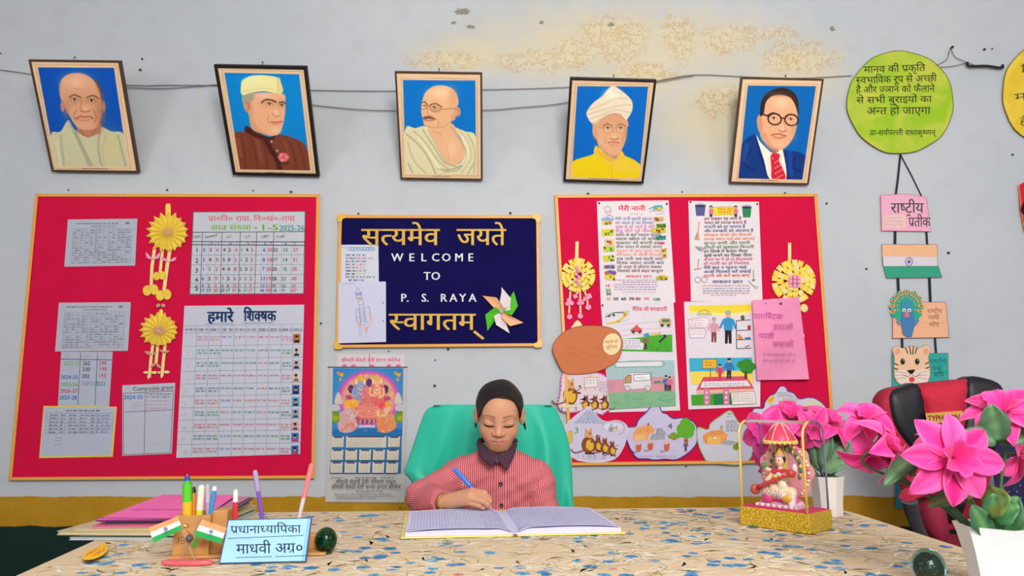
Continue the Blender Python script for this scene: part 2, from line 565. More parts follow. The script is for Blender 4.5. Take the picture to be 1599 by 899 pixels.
# ================================================================ the room
def wall_material():
    m = bpy.data.materials.new('distempered_wall'); m.use_nodes = True
    nt = m.node_tree; N = nt.nodes; L = nt.links; b = N['Principled BSDF']
    b.inputs['Roughness'].default_value = 0.85; b.inputs['Specular IOR Level'].default_value = 0.25
    geo = N.new('ShaderNodeNewGeometry'); sep = N.new('ShaderNodeSeparateXYZ'); L.new(geo.outputs['Position'], sep.inputs[0])

    def noise(scale, detail=4, rough=.55):
        n = N.new('ShaderNodeTexNoise'); n.inputs['Scale'].default_value = scale; n.inputs['Detail'].default_value = detail; n.inputs['Roughness'].default_value = rough
        L.new(geo.outputs['Position'], n.inputs['Vector']); return n.outputs['Fac']

    def math_(op, a, c=None, clamp=False):
        n = N.new('ShaderNodeMath'); n.operation = op; n.use_clamp = clamp
        for k, q in enumerate((a, c)):
            if q is None: continue
            if isinstance(q, (int, float)): n.inputs[k].default_value = q
            else: L.new(q, n.inputs[k])
        return n.outputs[0]

    def ramp(fac, a, c):
        n = N.new('ShaderNodeMapRange'); n.inputs['From Min'].default_value = a; n.inputs['From Max'].default_value = c; n.clamp = True
        L.new(fac, n.inputs['Value']); return n.outputs[0]

    def mix(fac, a, c):
        n = N.new('ShaderNodeMix'); n.data_type = 'RGBA'
        L.new(fac, n.inputs['Factor'])
        for q, k in ((a, 6), (c, 7)):
            if isinstance(q, str): n.inputs[k].default_value = lin(q)
            else: L.new(q, n.inputs[k])
        return n.outputs[2]

    def spot(px, py, rx, ry):
        c = W(px, py); k = px_size(c)
        dx = math_('DIVIDE', math_('SUBTRACT', sep.outputs[0], c.x), rx * k); dz = math_('DIVIDE', math_('SUBTRACT', sep.outputs[2], c.z), ry * k)
        d = math_('SQRT', math_('ADD', math_('MULTIPLY', dx, dx), math_('MULTIPLY', dz, dz)))
        return math_('SUBTRACT', 1.0, d, True)

    def spots(lst):
        r = None
        for q in lst:
            s_ = spot(*q); r = s_ if r is None else math_('MAXIMUM', r, s_)
        return r
    base = mix(ramp(noise(1.3), .35, .65), '#bdc4ce', '#c6cbd3')
    base = mix(math_('MULTIPLY', ramp(noise(9, 6), .5, .75), .35), base, '#b4b6bf')
    # old cream coat showing through, upper middle and right
    cream = spots([(980, 70, 430, 110), (1000, 110, 150, 120), (740, 85, 160, 60), (1240, 110, 130, 90), (900, 60, 200, 60), (1120, 180, 160, 130)])
    base = mix(math_('MULTIPLY', ramp(math_('ADD', math_('MULTIPLY', cream, .9), math_('MULTIPLY', noise(7, 6, .65), .55)), .42, .95), .75), base, '#dccfae')
    flake = spots([(850, 95, 110, 30), (890, 85, 60, 40), (1140, 60, 75, 40), (1215, 52, 50, 22), (1250, 90, 90, 40), (960, 60, 80, 60), (700, 95, 90, 25), (1060, 60, 40, 60), (1130, 160, 80, 40), (1010, 115, 60, 30)])
    base = mix(math_('MULTIPLY', ramp(math_('ADD', math_('MULTIPLY', flake, .5), math_('MULTIPLY', noise(24, 8, .75), 1.9)), 1.10, 1.40), .42), base, '#e3d3a6')
    crack = math_('ABSOLUTE', math_('SUBTRACT', noise(21, 6, .7), .5)); line_ = math_('MULTIPLY', ramp(crack, .022, .004), ramp(math_('ADD', flake, math_('MULTIPLY', noise(9, 3), .8)), .62, .85))
    base = mix(math_('MULTIPLY', line_, .8), base, '#bf9650')
    chips = spots([(722, 18, 26, 10), (735, 42, 14, 6), (845, 35, 8, 6), (708, 36, 10, 5), (1300, 45, 8, 8), (955, 38, 12, 6)])
    base = mix(ramp(math_('ADD', chips, math_('MULTIPLY', noise(70, 4, .7), 1.6)), 1.28, 1.36), base, '#8f8c7c')
    # lower wall bands: ochre stripe over dark green
    zz = math_('ADD', sep.outputs[2], math_('MULTIPLY', math_('SUBTRACT', noise(9, 3), .5), .022))
    step = lambda h: ramp(zz, h + .002, h - .002)
    base = mix(step(0.640), base, mix(ramp(noise(12), .4, .7), '#b08318', '#bb8e24'))
    base = mix(step(0.522), base, '#0e2a26')
    L.new(base, b.inputs['Base Color'])
    bp = N.new('ShaderNodeBump'); bp.inputs['Strength'].default_value = .25; bp.inputs['Distance'].default_value = .004
    L.new(noise(14, 6, .6), bp.inputs['Height']); L.new(bp.outputs[0], b.inputs['Normal'])
    return m


def slab(name, x0, x1, y0, y1, z0, z1, m):
    o = MB().box(x0, x1, y0, y1, z0, z1).build(name, m); return tag(o, kind='structure')


WALL = wall_material()
PLAIN = mat('pale_limewash', '#c3c5cc', .9, noise=.04, scale=4)
slab('wall_back', -3.2, 3.2, WY, WY + .15, 0, 3.3, WALL)
slab('wall_left', -3.35, -3.2, -2.5, WY + .15, 0, 3.3, PLAIN)
slab('wall_right', 3.2, 3.35, -2.5, WY + .15, 0, 3.3, PLAIN)
slab('floor', -3.35, 3.35, -2.5, WY + .15, -.1, 0, mat('grey_cement', '#6d6a64', .85, noise=.12, scale=9))
slab('ceiling', -3.35, 3.35, -2.5, WY + .15, 3.3, 3.4, mat('white_limewash', '#d9d8d2', .9, noise=.04, scale=4))

METAL_DARK = mat('rusty_iron', '#3a3332', .6, .6)
# dark nails and plugs left in the wall
nails = [(2, 84), (223, 93), (220, 110), (108, 297), (262, 297), (455, 300), (396, 298), (560, 334), (797, 333), (607, 548), (502, 505), (918, 303), (1065, 300), (1225, 302),
         (679, 602), (680, 562), (1580, 242), (1536, 78), (1548, 77), (1290, 318), (1480, 395), (625, 792), (1352, 420), (432, 742), (241, 745), (1185, 735), (700, 545), (1071, 728)]
for i, (x, y) in enumerate(nails):
    p = W(x, y); r = .0032 + .0012 * ((i * 7) % 3)
    o = MB().lathe([(r * .5, 0), (r * .5, .006), (r, .006), (r * .9, .0085)], p, (0, -1, 0), 8).build('wall_nail', METAL_DARK)
    tag(o, 'small bare dark nail head stuck in the grey wall', 'nail', 'dark nail heads in the wall')

# ================================================================ portraits
ALUM = mat('frame_dark', '#1c1715', .45, noise=.1)
FRAME_BROWN = mat('frame_brown', '#4a3322', .45, noise=.1)


def outside(pa, quad, c, soft=3): pa.mix(np.clip(.5 + pa.dist(quad, True) / soft, 0, 1), c)


def face_eyes(pa, lst, k=1.0, iris='#2a1a14'):
    for x, y in lst:
        pa.ell(x, y, 15 * k, 7 * k, '#e9ddd0', 4); pa.ell(x, y, 7 * k, 7 * k, iris, 3); pa.stroke([(x - 17 * k, y - 1), (x, y - 9 * k), (x + 17 * k, y)], 3.5 * k, '#4a2c22', 3)


MATC = '#f6d0a8'


def border(pa, quad, line='#a98a5e', grow=14):
    pa.punch(); outside(pa, quad, MATC)
    cx = sum(q[0] for q in quad) / 4; cy = sum(q[1] for q in quad) / 4
    o = [(x + (grow if x > cx else -grow), y + (grow if y > cy else -grow)) for x, y in quad]
    d = pa.dist(o, True); pa.mix(np.clip(1.6 - np.abs(d) / 1.3, 0, 1), line, .75)


def art1(pa):
    pa.blob(470, 300, 300, 300, '#0b55b4', .8)
    pa.poly([(296, 556), (350, 538), (384, 484), (402, 470), (432, 520), (470, 540), (575, 540), (592, 508), (650, 535), (728, 558), (760, 760), (320, 760)], '#c0bd9c', 4)
    pa.blob(650, 640, 70, 90, '#c4bb86', .8)
    for q, c in (([(405, 480), (455, 590), (525, 745)], '#8e927f'), ([(440, 540), (490, 640), (540, 745)], '#84897a'), ([(355, 560), (365, 650), (378, 750)], '#989b88'), ([(590, 515), (575, 600), (585, 700), (600, 750)], '#8f937e'), ([(690, 560), (715, 660), (740, 750)], '#8b9a8c'), ([(620, 560), (600, 640), (612, 740)], '#aeae8e'), ([(330, 600), (350, 700), (350, 750)], '#d6d2b4')):
        pa.stroke(q, 9, c, 10, .8)
    pa.poly([(440, 490), (592, 490), (585, 545), (515, 574), (455, 545)], '#b07a5e', 5, sm=False)
    pa.stroke([(470, 520), (490, 560)], 5, '#8e5c46', 5); pa.stroke([(560, 520), (540, 560)], 5, '#946049', 5)
    pa.poly([(344, 290), (350, 250), (378, 215), (430, 199), (490, 205), (545, 240), (577, 290), (590, 345), (594, 400), (586, 470), (562, 512), (520, 527), (470, 522), (432, 490), (397, 430), (370, 385), (350, 335)], '#d09b7a', 4)
    pa.ell(604, 390, 9, 34, '#b9805f', 5); pa.ell(364, 385, 12, 34, '#bd8765', 5)
    pa.blob(440, 245, 70, 40, '#e2b493', .9); pa.stroke([(560, 245), (588, 310), (592, 345)], 16, '#6f4a3a', 14, .8); pa.stroke([(348, 260), (350, 310)], 10, '#a9927f', 8, .7)
    pa.blob(585, 430, 30, 90, '#a56c50', .7); pa.blob(385, 400, 22, 60, '#b57d60', .6)
    pa.blob(433, 352, 36, 22, '#b0775a', .7); pa.blob(535, 355, 34, 22, '#a9704f', .7)
    pa.stroke([(404, 336), (432, 322), (470, 338)], 7, '#5d4437', 5, .9); pa.stroke([(505, 338), (540, 326), (572, 342)], 7, '#5d4437', 5, .9)
    face_eyes(pa, [(433, 351), (533, 357)], 1.0)
    pa.stroke([(478, 345), (468, 395), (474, 414)], 6, '#a96d50', 7, .7); pa.stroke([(470, 415), (495, 421), (522, 415)], 6, '#8a523c', 4, .9); pa.blob(497, 400, 16, 14, '#e0b091', .8)
    pa.stroke([(446, 408), (430, 440), (440, 470)], 5, '#a0684d', 5, .8); pa.stroke([(545, 410), (560, 450), (552, 480)], 5, '#96604a', 5, .8)
    pa.stroke([(442, 460), (470, 447), (495, 452), (520, 447), (542, 458)], 7, '#9c4f45', 4); pa.stroke([(455, 466), (495, 470), (535, 464)], 8, '#c07c68', 5, .9); pa.blob(495, 500, 40, 14, '#d6a283', .7)
    pa.stroke([(400, 380), (430, 385)], 3, '#a9755a', 4, .6); pa.stroke([(410, 285), (500, 290)], 3, '#b98463', 4, .5); pa.stroke([(420, 305), (520, 308)], 3, '#b98463', 4, .5)
    border(pa, [(218, 165), (663, 171), (752, 746), (330, 746)])


def art2(pa):
    pa.blob(430, 350, 300, 350, '#0d8ad2', .5)
    pa.poly([(190, 545), (262, 525), (270, 490), (400, 560), (470, 548), (520, 545), (640, 590), (676, 650), (695, 800), (215, 800)], '#77402f', 4)
    for q in ([(240, 560), (255, 680), (260, 790)], [(300, 560), (330, 670), (340, 790)], [(380, 590), (400, 690), (410, 790)], [(560, 590), (590, 690), (600, 790)], [(620, 610), (650, 720), (660, 790)]): pa.stroke(q, 8, '#5d2e24', 9, .7)
    for q in ([(215, 570), (235, 700)], [(345, 590), (370, 730)], [(530, 600), (560, 720)]): pa.stroke(q, 14, '#935a44', 14, .6)
    pa.stroke([(400, 575), (430, 640), (475, 720), (490, 800)], 34, '#3d1f22', 14, .8)
    pa.poly([(262, 520), (275, 484), (330, 520), (420, 560), (465, 552), (450, 580), (410, 590), (330, 560)], '#4b2324', 4)
    pa.poly([(255, 290), (300, 270), (520, 272), (540, 330), (536, 400), (522, 470), (495, 535), (440, 552), (380, 535), (310, 500), (295, 410), (268, 370), (256, 330)], '#dfa883', 4)
    pa.poly([(290, 330), (320, 330), (330, 470), (420, 545), (380, 540), (310, 500)], '#cf9672', 16, .8)
    pa.ell(285, 345, 22, 50, '#c98c6c', 6); pa.stroke([(278, 320), (296, 350), (288, 380)], 5, '#a3664c', 5)
    pa.poly([(262, 285), (330, 262), (338, 290), (320, 320), (285, 325), (266, 345), (258, 320)], '#9b9a86', 8)
    pa.blob(400, 290, 60, 20, '#eabf9b', .8)
    pa.poly([(250, 280), (252, 200), (280, 175), (330, 158), (420, 158), (500, 172), (512, 190), (522, 270), (400, 258), (310, 268)], '#e6dc9e', 4)
    pa.stroke([(490, 175), (496, 225), (492, 270)], 4, '#9c9a74', 4, .8); pa.poly([(492, 175), (512, 190), (522, 272), (494, 270)], '#d4c888', 5, .7); pa.stroke([(260, 262), (330, 245), (420, 240), (490, 255)], 4, '#c9bd80', 6, .8); pa.blob(340, 190, 60, 20, '#f3ecb8', .8)
    pa.blob(440, 335, 48, 22, '#b97d5c', .7); pa.blob(518, 345, 22, 22, '#b47756', .7)
    pa.stroke([(382, 332), (410, 312), (450, 316), (478, 328)], 9, '#4a3a34', 5); pa.stroke([(500, 332), (522, 328), (540, 336)], 8, '#4a3a34', 5)
    face_eyes(pa, [(434, 341), (517, 350)], .95)
    pa.stroke([(488, 340), (498, 385), (505, 405)], 5, '#c18a68', 7, .8); pa.stroke([(450, 405), (470, 420), (500, 418)], 5, '#a3664a', 5, .9); pa.blob(480, 398, 16, 16, '#efc29f', .8)
    pa.stroke([(430, 415), (418, 445), (432, 470)], 5, '#b5775b', 6, .8)
    pa.stroke([(440, 458), (470, 462), (514, 456)], 8, '#b3554c', 4); pa.stroke([(448, 468), (475, 476), (508, 466)], 8, '#e07f78', 4)
    pa.blob(470, 515, 30, 16, '#efc8a2', .7)
    for x, y in ((440, 592), (476, 656)): pa.ell(x, y, 9, 10, '#9a7064', 4); pa.blob(x - 2, y - 3, 4, 4, '#e5c9b8')
    for a in range(0, 360, 60): pa.ell(515 + 20 * math.cos(R(a)), 700 + 18 * math.sin(R(a)), 17, 15, '#d9686c' if a % 120 else '#e58082', 5)
    pa.ell(515, 700, 8, 8, '#c0474f', 4)
    for x, y in ((490, 738), (520, 745), (542, 738)): pa.ell(x, y, 11, 7, '#2c3322', 4)
    border(pa, [(140, 138), (640, 152), (694, 792), (224, 788)], grow=16)


def art3(pa):
    pa.poly([(182, 470), (250, 460), (330, 450), (420, 560), (470, 680), (545, 700), (580, 600), (520, 470), (480, 440), (580, 480), (655, 520), (660, 790), (190, 790)], '#d3cba6', 4)
    pa.poly([(335, 460), (480, 430), (540, 530), (580, 600), (560, 660), (520, 700), (455, 690), (425, 610), (370, 500)], '#dfb08a', 6)
    pa.poly([(335, 440), (490, 425), (545, 520), (585, 600), (560, 680), (510, 712), (450, 700), (400, 600)], '#dcab84', 6)
    pa.blob(490, 600, 40, 60, '#e9bf9a', .8); pa.stroke([(455, 560), (470, 640), (468, 690)], 4, '#c59370', 6, .7); pa.stroke([(370, 480), (420, 500)], 5, '#b9825f', 6, .7)
    for q, c in (([(190, 500), (260, 560), (330, 650), (385, 775)], '#8f917e'), ([(240, 480), (320, 560), (400, 680), (470, 740)], '#a2a186'), ([(300, 470), (370, 580), (440, 690), (520, 720)], '#97997f'), ([(340, 480), (400, 600), (460, 700)], '#b6b08e'), ([(200, 560), (240, 680), (320, 770)], '#a7a58d'),
                 ([(490, 450), (560, 560), (590, 640), (540, 740), (440, 760)], '#9a9b82'), ([(540, 470), (610, 570), (620, 670), (560, 760)], '#b3ae90'), ([(600, 500), (645, 600), (640, 770)], '#a3a38c'), ([(400, 740), (480, 745), (560, 715)], '#8d8f7b'), ([(200, 700), (230, 770)], '#8e90a0'), ([(640, 700), (600, 770)], '#9897a5')):
        pa.stroke(q, 8, c, 10, .85)
    for q in ([(270, 520), (350, 640), (410, 740)], [(570, 520), (600, 620), (560, 710)]): pa.stroke(q, 10, '#e8e2c2', 10, .7)
    pa.poly([(290, 330), (298, 280), (320, 225), (370, 188), (430, 180), (490, 195), (528, 235), (540, 290), (525, 330), (500, 400), (470, 440), (440, 455), (400, 470), (350, 462), (312, 440), (300, 395), (292, 360)], '#dcab84', 4)
    pa.blob(420, 230, 70, 35, '#ecc8a4', .9); pa.blob(505, 250, 30, 60, '#c58d69', .5)
    pa.ell(530, 352, 24, 30, '#d29a76', 5); pa.ell(503, 385, 16, 26, '#d29a76', 5); pa.stroke([(520, 335), (545, 350), (525, 385)], 5, '#a96f50', 5)
    pa.blob(345, 350, 18, 40, '#e6b894', .8); pa.stroke([(338, 305), (332, 350), (340, 372), (365, 380)], 5, '#a76d4e', 5, .9); pa.blob(380, 330, 34, 20, '#b77f5c', .7)
    pa.stroke([(350, 306), (385, 297), (425, 318)], 7, '#6b503f', 5); pa.stroke([(296, 292), (312, 285), (330, 302)], 6, '#6b503f', 5)
    face_eyes(pa, [(378, 322)], .9); face_eyes(pa, [(311, 312)], .6)
    for cx, cy, rx, ry in ((385, 325, 36, 26), (306, 312, 20, 24)):
        th = [(cx + rx * math.cos(R(a)), cy + ry * math.sin(R(a))) for a in range(0, 361, 24)]; pa.stroke(th, 3.5, '#6d5a4a', 3)
    pa.stroke([(326, 308), (350, 316)], 3, '#6d5a4a', 3); pa.stroke([(421, 335), (470, 332), (525, 325)], 3.5, '#7a6650', 3)
    pa.poly([(305, 385), (335, 378), (380, 392), (384, 402), (340, 398), (306, 402)], '#7b5644', 4); pa.stroke([(312, 408), (345, 410), (372, 406)], 6, '#a8544a', 4)
    pa.stroke([(400, 400), (408, 425), (400, 445)], 4, '#b0775a', 5, .8); pa.stroke([(320, 440), (370, 455), (440, 450), (475, 425)], 6, '#b9835f', 7, .7)
    border(pa, [(170, 145), (655, 150), (655, 776), (182, 776)], grow=12)


def art4(pa):
    pa.poly([(118, 550), (245, 500), (258, 455), (370, 530), (385, 500), (500, 556), (490, 645), (116, 645)], '#efc81c', 4)
    pa.poly([(245, 498), (260, 452), (300, 500), (360, 540), (372, 515), (390, 470), (420, 520), (370, 560), (300, 540)], '#e4bb45', 6); pa.stroke([(345, 560), (345, 640)], 5, '#d8a838', 5); pa.poly([(350, 530), (500, 556), (490, 600), (352, 600)], '#edc050', 16, .6); pa.stroke([(260, 460), (290, 510), (345, 545)], 4, '#c9981f', 5, .8)
    pa.poly([(240, 350), (262, 320), (420, 300), (434, 340), (430, 400), (415, 450), (390, 495), (365, 512), (320, 500), (275, 460), (262, 420), (242, 390)], '#dca884', 4)
    pa.poly([(275, 440), (320, 490), (365, 512), (390, 490), (380, 525), (350, 535), (300, 500)], '#cc9673', 8, .8)
    pa.blob(255, 380, 14, 40, '#c98f6d', .7); pa.blob(425, 380, 12, 50, '#c08765', .6); pa.blob(360, 325, 50, 14, '#e9bd99', .8)
    pa.poly([(250, 350), (262, 280), (360, 250), (425, 290), (430, 350)], '#d39d7a', 5)
    pa.poly([(205, 265), (240, 215), (300, 170), (335, 130), (360, 122), (395, 140), (440, 175), (466, 210), (464, 255), (438, 300), (425, 305), (400, 275), (360, 268), (310, 285), (262, 325), (235, 325), (215, 300)], '#dfd3bb', 4)
    for q in ([(215, 250), (290, 225), (370, 190), (440, 190)], [(212, 275), (300, 250), (400, 225), (460, 225)], [(222, 300), (300, 275), (370, 250), (450, 265)], [(290, 180), (360, 160), (410, 160)]): pa.stroke(q, 6, '#c3ab92', 8, .7)
    pa.blob(345, 165, 40, 25, '#f0e8d6', .8); pa.stroke([(240, 328), (300, 295), (360, 272), (420, 300)], 5, '#b3947a', 6, .8)
    face_eyes(pa, [(325, 352), (398, 352)], .75); pa.stroke([(300, 338), (325, 328), (348, 340)], 5, '#7a5a46', 4); pa.stroke([(380, 338), (402, 330), (424, 340)], 5, '#7a5a46', 4)
    for cx in (325, 400):
        th = [(cx + 27 * math.cos(R(a)), 358 + 25 * math.sin(R(a))) for a in range(0, 361, 24)]; pa.stroke(th, 3, '#b98a5c', 3)
    pa.stroke([(262, 348), (298, 352)], 3, '#b98a5c', 3); pa.stroke([(362, 360), (356, 400)], 5, '#c08c6a', 6, .7); pa.stroke([(340, 410), (360, 418), (385, 410)], 5, '#a46b4e', 4); pa.blob(362, 398, 12, 12, '#eabf9d', .8)
    pa.stroke([(325, 435), (360, 432), (390, 437)], 6, '#b4624f', 4); pa.stroke([(335, 446), (360, 452), (384, 446)], 6, '#cf8b74', 4); pa.stroke([(310, 400), (312, 440)], 4, '#bb8464', 5, .8); pa.stroke([(412, 400), (408, 440)], 4, '#b67d5d', 5, .8)
    border(pa, [(154, 121), (556, 126), (500, 645), (116, 640)], grow=11)


def art5(pa):
    pa.poly([(1045, 600), (1080, 450), (1165, 390), (1185, 470), (1310, 480), (1440, 515), (1408, 650), (1045, 650)], '#17397d', 4)
    for q, c in (([(1165, 395), (1180, 500), (1215, 640)], '#0c2152'), ([(1130, 480), (1085, 560), (1150, 600)], '#0d2459'), ([(1315, 485), (1320, 560), (1330, 650)], '#0c2152'), ([(1380, 520), (1360, 580), (1400, 600)], '#0d2459')): pa.stroke(q, 7, c, 8, .9)
    for q in ([(1110, 450), (1090, 540)], [(1350, 500), (1350, 620)]): pa.stroke(q, 20, '#2a55a6', 18, .6)
    pa.poly([(1165, 395), (1190, 440), (1255, 500), (1300, 475), (1312, 485), (1318, 650), (1225, 650), (1200, 540)], '#ece0d2', 4)
    pa.poly([(1240, 515), (1265, 498), (1295, 510), (1285, 540), (1308, 600), (1312, 650), (1240, 650), (1238, 590)], '#c8283c', 4)
    for i in range(16): pa.ell(1252 + (i * 37) % 50, 530 + i * 8, 4, 4, '#ef9aa0', 3)
    pa.poly([(1190, 400), (1195, 300), (1215, 230), (1250, 180), (1320, 165), (1380, 190), (1410, 240), (1405, 320), (1385, 390), (1355, 440), (1310, 478), (1270, 480), (1225, 450)], '#dda582', 4)
    pa.poly([(1190, 395), (1220, 380), (1240, 440), (1290, 480), (1260, 500), (1210, 450)], '#c88e6c', 12, .7)
    pa.poly([(1175, 310), (1190, 282), (1205, 300), (1205, 360), (1192, 388), (1178, 360)], '#c98f6e', 4)
    pa.poly([(1196, 290), (1205, 215), (1240, 165), (1295, 138), (1350, 135), (1400, 165), (1418, 215), (1412, 290), (1402, 240), (1375, 190), (1320, 172), (1268, 180), (1232, 215), (1218, 270)], '#33261f', 4)
    pa.blob(1320, 215, 50, 30, '#ecbf9c', .9); pa.blob(1290, 165, 60, 12, '#54423a', .7)
    face_eyes(pa, [(1272, 302), (1368, 308)], .85); pa.stroke([(1240, 285), (1270, 272), (1305, 284)], 7, '#3b2a22', 4); pa.stroke([(1340, 290), (1370, 280), (1400, 288)], 7, '#3b2a22', 4)
    for cx, cy in ((1277, 307), (1372, 312)):
        th = [(cx + 37 * math.cos(R(a)), cy + 31 * math.sin(R(a))) for a in range(0, 361, 20)]; pa.stroke(th, 8, '#2b1b17', 3)
    pa.stroke([(1312, 300), (1336, 302)], 8, '#2b1b17', 3); pa.stroke([(1200, 275), (1242, 290)], 9, '#2b1b17', 3)
    pa.stroke([(1325, 320), (1335, 365)], 5, '#b87e5d', 6, .8); pa.stroke([(1295, 368), (1315, 378), (1340, 370)], 6, '#a4674b', 4); pa.blob(1318, 355, 14, 16, '#ebbb98', .8)
    pa.stroke([(1252, 397), (1290, 390), (1335, 402)], 6, '#9c4a42', 4); pa.stroke([(1265, 406), (1290, 413), (1325, 408)], 8, '#c4705f', 4); pa.blob(1290, 450, 40, 14, '#e8b591', .7); pa.blob(1380, 370, 16, 50, '#c68c69', .5)
    border(pa, [(1136, 119), (1524, 126), (1410, 652), (1046, 648)], grow=10)


PORTRAITS = [
    (((44, 92), (187, 95), (218, 269), (82, 268.5)), (0, 60, 3.744), art1, '#0a4ba6', FRAME_BROWN, .011, 'SARDAR VALLABHBHAI PATEL', 'framed portrait of bald man in white shawl, first of the hanging portraits from the left'),
    (((337, 100), (482, 104), (496, 275), (361, 273.5)), (320, 80, 4.28), art2, '#0b7cc4', ALUM, .017, 'JAWAHARLAL NEHRU', 'black framed portrait of man in pale cap and brown buttoned coat with pink flower'),
    (((617, 111), (753.5, 113.5), (753, 281), (625, 279.5)), (590, 90, 4.28), art3, '#0a6fbe', FRAME_BROWN, .009, 'MAHATMA GANDHI', 'framed portrait of bald man with round spectacles and draped white cloth'),
    (((891, 120.5), (1026, 125), (1004, 286), (879, 283)), (860, 100, 3.634), art4, '#0a68bd', ALUM, .012, 'DR. SARVEPALLI RADHAKRISHNAN', 'framed portrait of man in large white turban and yellow coat'),
    (((1163, 120), (1292, 124), (1257, 287.5), (1133.5, 286)), (860, 100, 3.634), art5, '#0a63ad', FRAME_BROWN, .009, 'DR. B.R. AMBEDKAR', 'framed portrait of man in blue suit, black spectacles and red tie'),
]
STEEL = mat('wire_steel', '#7a746e', .5, .5)
for q, (ox, oy, k), art, base, fm, fw, cap, lab in PORTRAITS:
    TL, TR, BR, BL = q
    bl, br = W(*BL, .022), W(*BR, .022); wd = (br - bl).length
    lo, hi = 2.3, 2.97
    for _ in range(40):
        y = (lo + hi) / 2
        if (P(*TR, y) - P(*TL, y)).length > wd: hi = y
        else: lo = y
    tl, tr = P(*TL, y), P(*TR, y)
    ex = ((br - bl) + (tr - tl)).normalized(); up = ((tl - bl) + (tr - br)); ey = (up - ex * up.dot(ex)).normalized(); ez = ex.cross(ey)   # ez towards the room
    c = (bl + br + tl + tr) / 4; h = up.length / 2; wd = ((br - bl).length + (tr - tl).length) / 2
    t = thing('framed_portrait', lab, 'picture', (bl + br) / 2, 'leaning portraits hung along the wall')
    o = c - ex * wd / 2 - ey * h / 2
    fr = MB()
    for x0, x1, y0, y1 in ((0, wd, 0, fw * .8), (0, wd, h - fw * .8, h), (0, fw * .8, fw * .8, h - fw * .8), (wd - fw * .8, wd, fw * .8, h - fw * .8)):
        fr.frame_box(o, ex, ey, ez, x0, x1, y0, y1, -.016, .004)
    fr.build('frame', fm, t, bevel=.0015)
    MB().frame_box(o, ex, ey, ez, fw * .5, wd - fw * .5, fw * .5, h - fw * .5, -.013, -.004).build('backing_board', mat('brown_board', '#7a5a3c', .8), t)
    cor = [o + ex * (fw * .7) + ey * (h - fw * .7), o + ex * (wd - fw * .7) + ey * (h - fw * .7), o + ex * (wd - fw * .7) + ey * (fw * .7), o + ex * (fw * .7) + ey * (fw * .7)]
    fq = quadmap(q); a, b = fw * .7 / wd, fw * .7 / h
    pq = [fq(a, b), fq(1 - a, b), fq(1 - a, 1 - b), fq(a, 1 - b)]
    paint_mesh(cor, pq, lambda x, y: ((x - ox) * k, (y - oy) * k), 150, 190, base, art, 'print', t)
    s = Sheet(0.0006, mapper=lambda x, y, z: o + ex * (x * wd) + ey * ((1 - y) * h) + ez * z)
    # the caption printed under the picture
    V, FF, ad = shape(cap); hh = .0058; sc_ = hh / .69; sx = min(sc_, wd * .5 / ad)
    m_ = MB(); m_.add([o + ex * (wd / 2 - ad * sx / 2 + vx * sx) + ey * (.0125 + vy * sc_) + ez * .0006 for vx, vy in V], FF, '#4a3520')
    m_.build('caption', PRINT, t)
    tp = (tl + tr) / 2
    nail = tp + ey * .002
    MB().tube([nail, nail + ey * .012 - ez * .01, nail + ey * .004 - ez * .02], .0016, 6).build('hanging_hook', METAL_DARK, t)


# wires strung along the wall
def wire(pts, r, lab, grp=None, off=.01):
    q = [W(x, y, off) for x, y in smooth_pts(pts, 6, False)]
    return tag(MB().tube(q, r, 6).build('wall_wire', STEEL, smooth=True), lab, 'wire', grp)


wire([(-10, 108), (30, 113), (90, 122), (200, 133), (270, 133), (345, 134), (420, 140), (490, 141), (560, 142), (620, 142), (760, 140), (890, 136), (980, 128), (1020, 127), (1083, 117), (1170, 120), (1250, 122), (1330, 118)], .0018, 'thin grey wire strung along the wall behind all the framed portraits')
wire([(140, 136), (200, 137), (260, 138), (340, 132)], .0018, 'short second wire between the two portraits on the left', off=.012)
wire([(480, 163), (560, 171), (640, 173), (755, 172), (810, 168), (885, 160), (1000, 133), (1083, 118)], .002, 'sagging lower wire crossing behind the spectacled bald man portrait', off=.014)

# iron hook at the right and the string from the nail to the green disc
pts = [(1510, 97), (1514, 103), (1540, 103), (1564, 106), (1565, 101)]
tag(MB().tube([W(x, y, .02) for x, y in smooth_pts(pts, 4, False)], .006, 8).build('iron_hook', METAL_DARK, smooth=True), 'dark iron rod hook fixed to the wall right of the green disc', 'hook')
MAROON = mat('maroon_string', '#5a2a3a', .8)
tag(MB().tube([W(x, y, .012) for x, y in smooth_pts([(1462, 102), (1478, 93), (1484, 77), (1493, 90), (1520, 101)], 5, False)], .0014, 6).tube([W(x, y, .012) for x, y in smooth_pts([(1468, 105), (1490, 103), (1512, 97)], 5, False)], .0014, 6).build('hanging_string', MAROON, smooth=True),
    'maroon string looped over a nail between green disc and iron hook', 'string')
tag(MB().lathe([(.003, 0), (.003, .014), (.006, .014), (.006, .018)], W(1484, 76), (0, -1, 0), 8).build('wall_nail', METAL_DARK), 'dark nail holding the maroon string above the iron hook', 'nail')
# ================================================================ notice boards and everything pinned to the wall
FELT_RED = mat('red_felt', '#d21545', .9, noise=.05, scale=6, sheen=.0, spec=.1)
FELT_NAVY = mat('navy_felt', '#14104e', .9, noise=.1, scale=8, spec=.1)
GOLD_TRIM = mat('gold_trim', '#e8a548', .4, noise=.05)
YELLOW_CAP = mat('yellow_corner_cap', '#e9b63f', .35)
WOODEDGE = mat('board_edge', '#c99a6a', .6)


def conv(ox, oy, k): return lambda *p: [(ox + x / k, oy + y / k) for x, y in p]


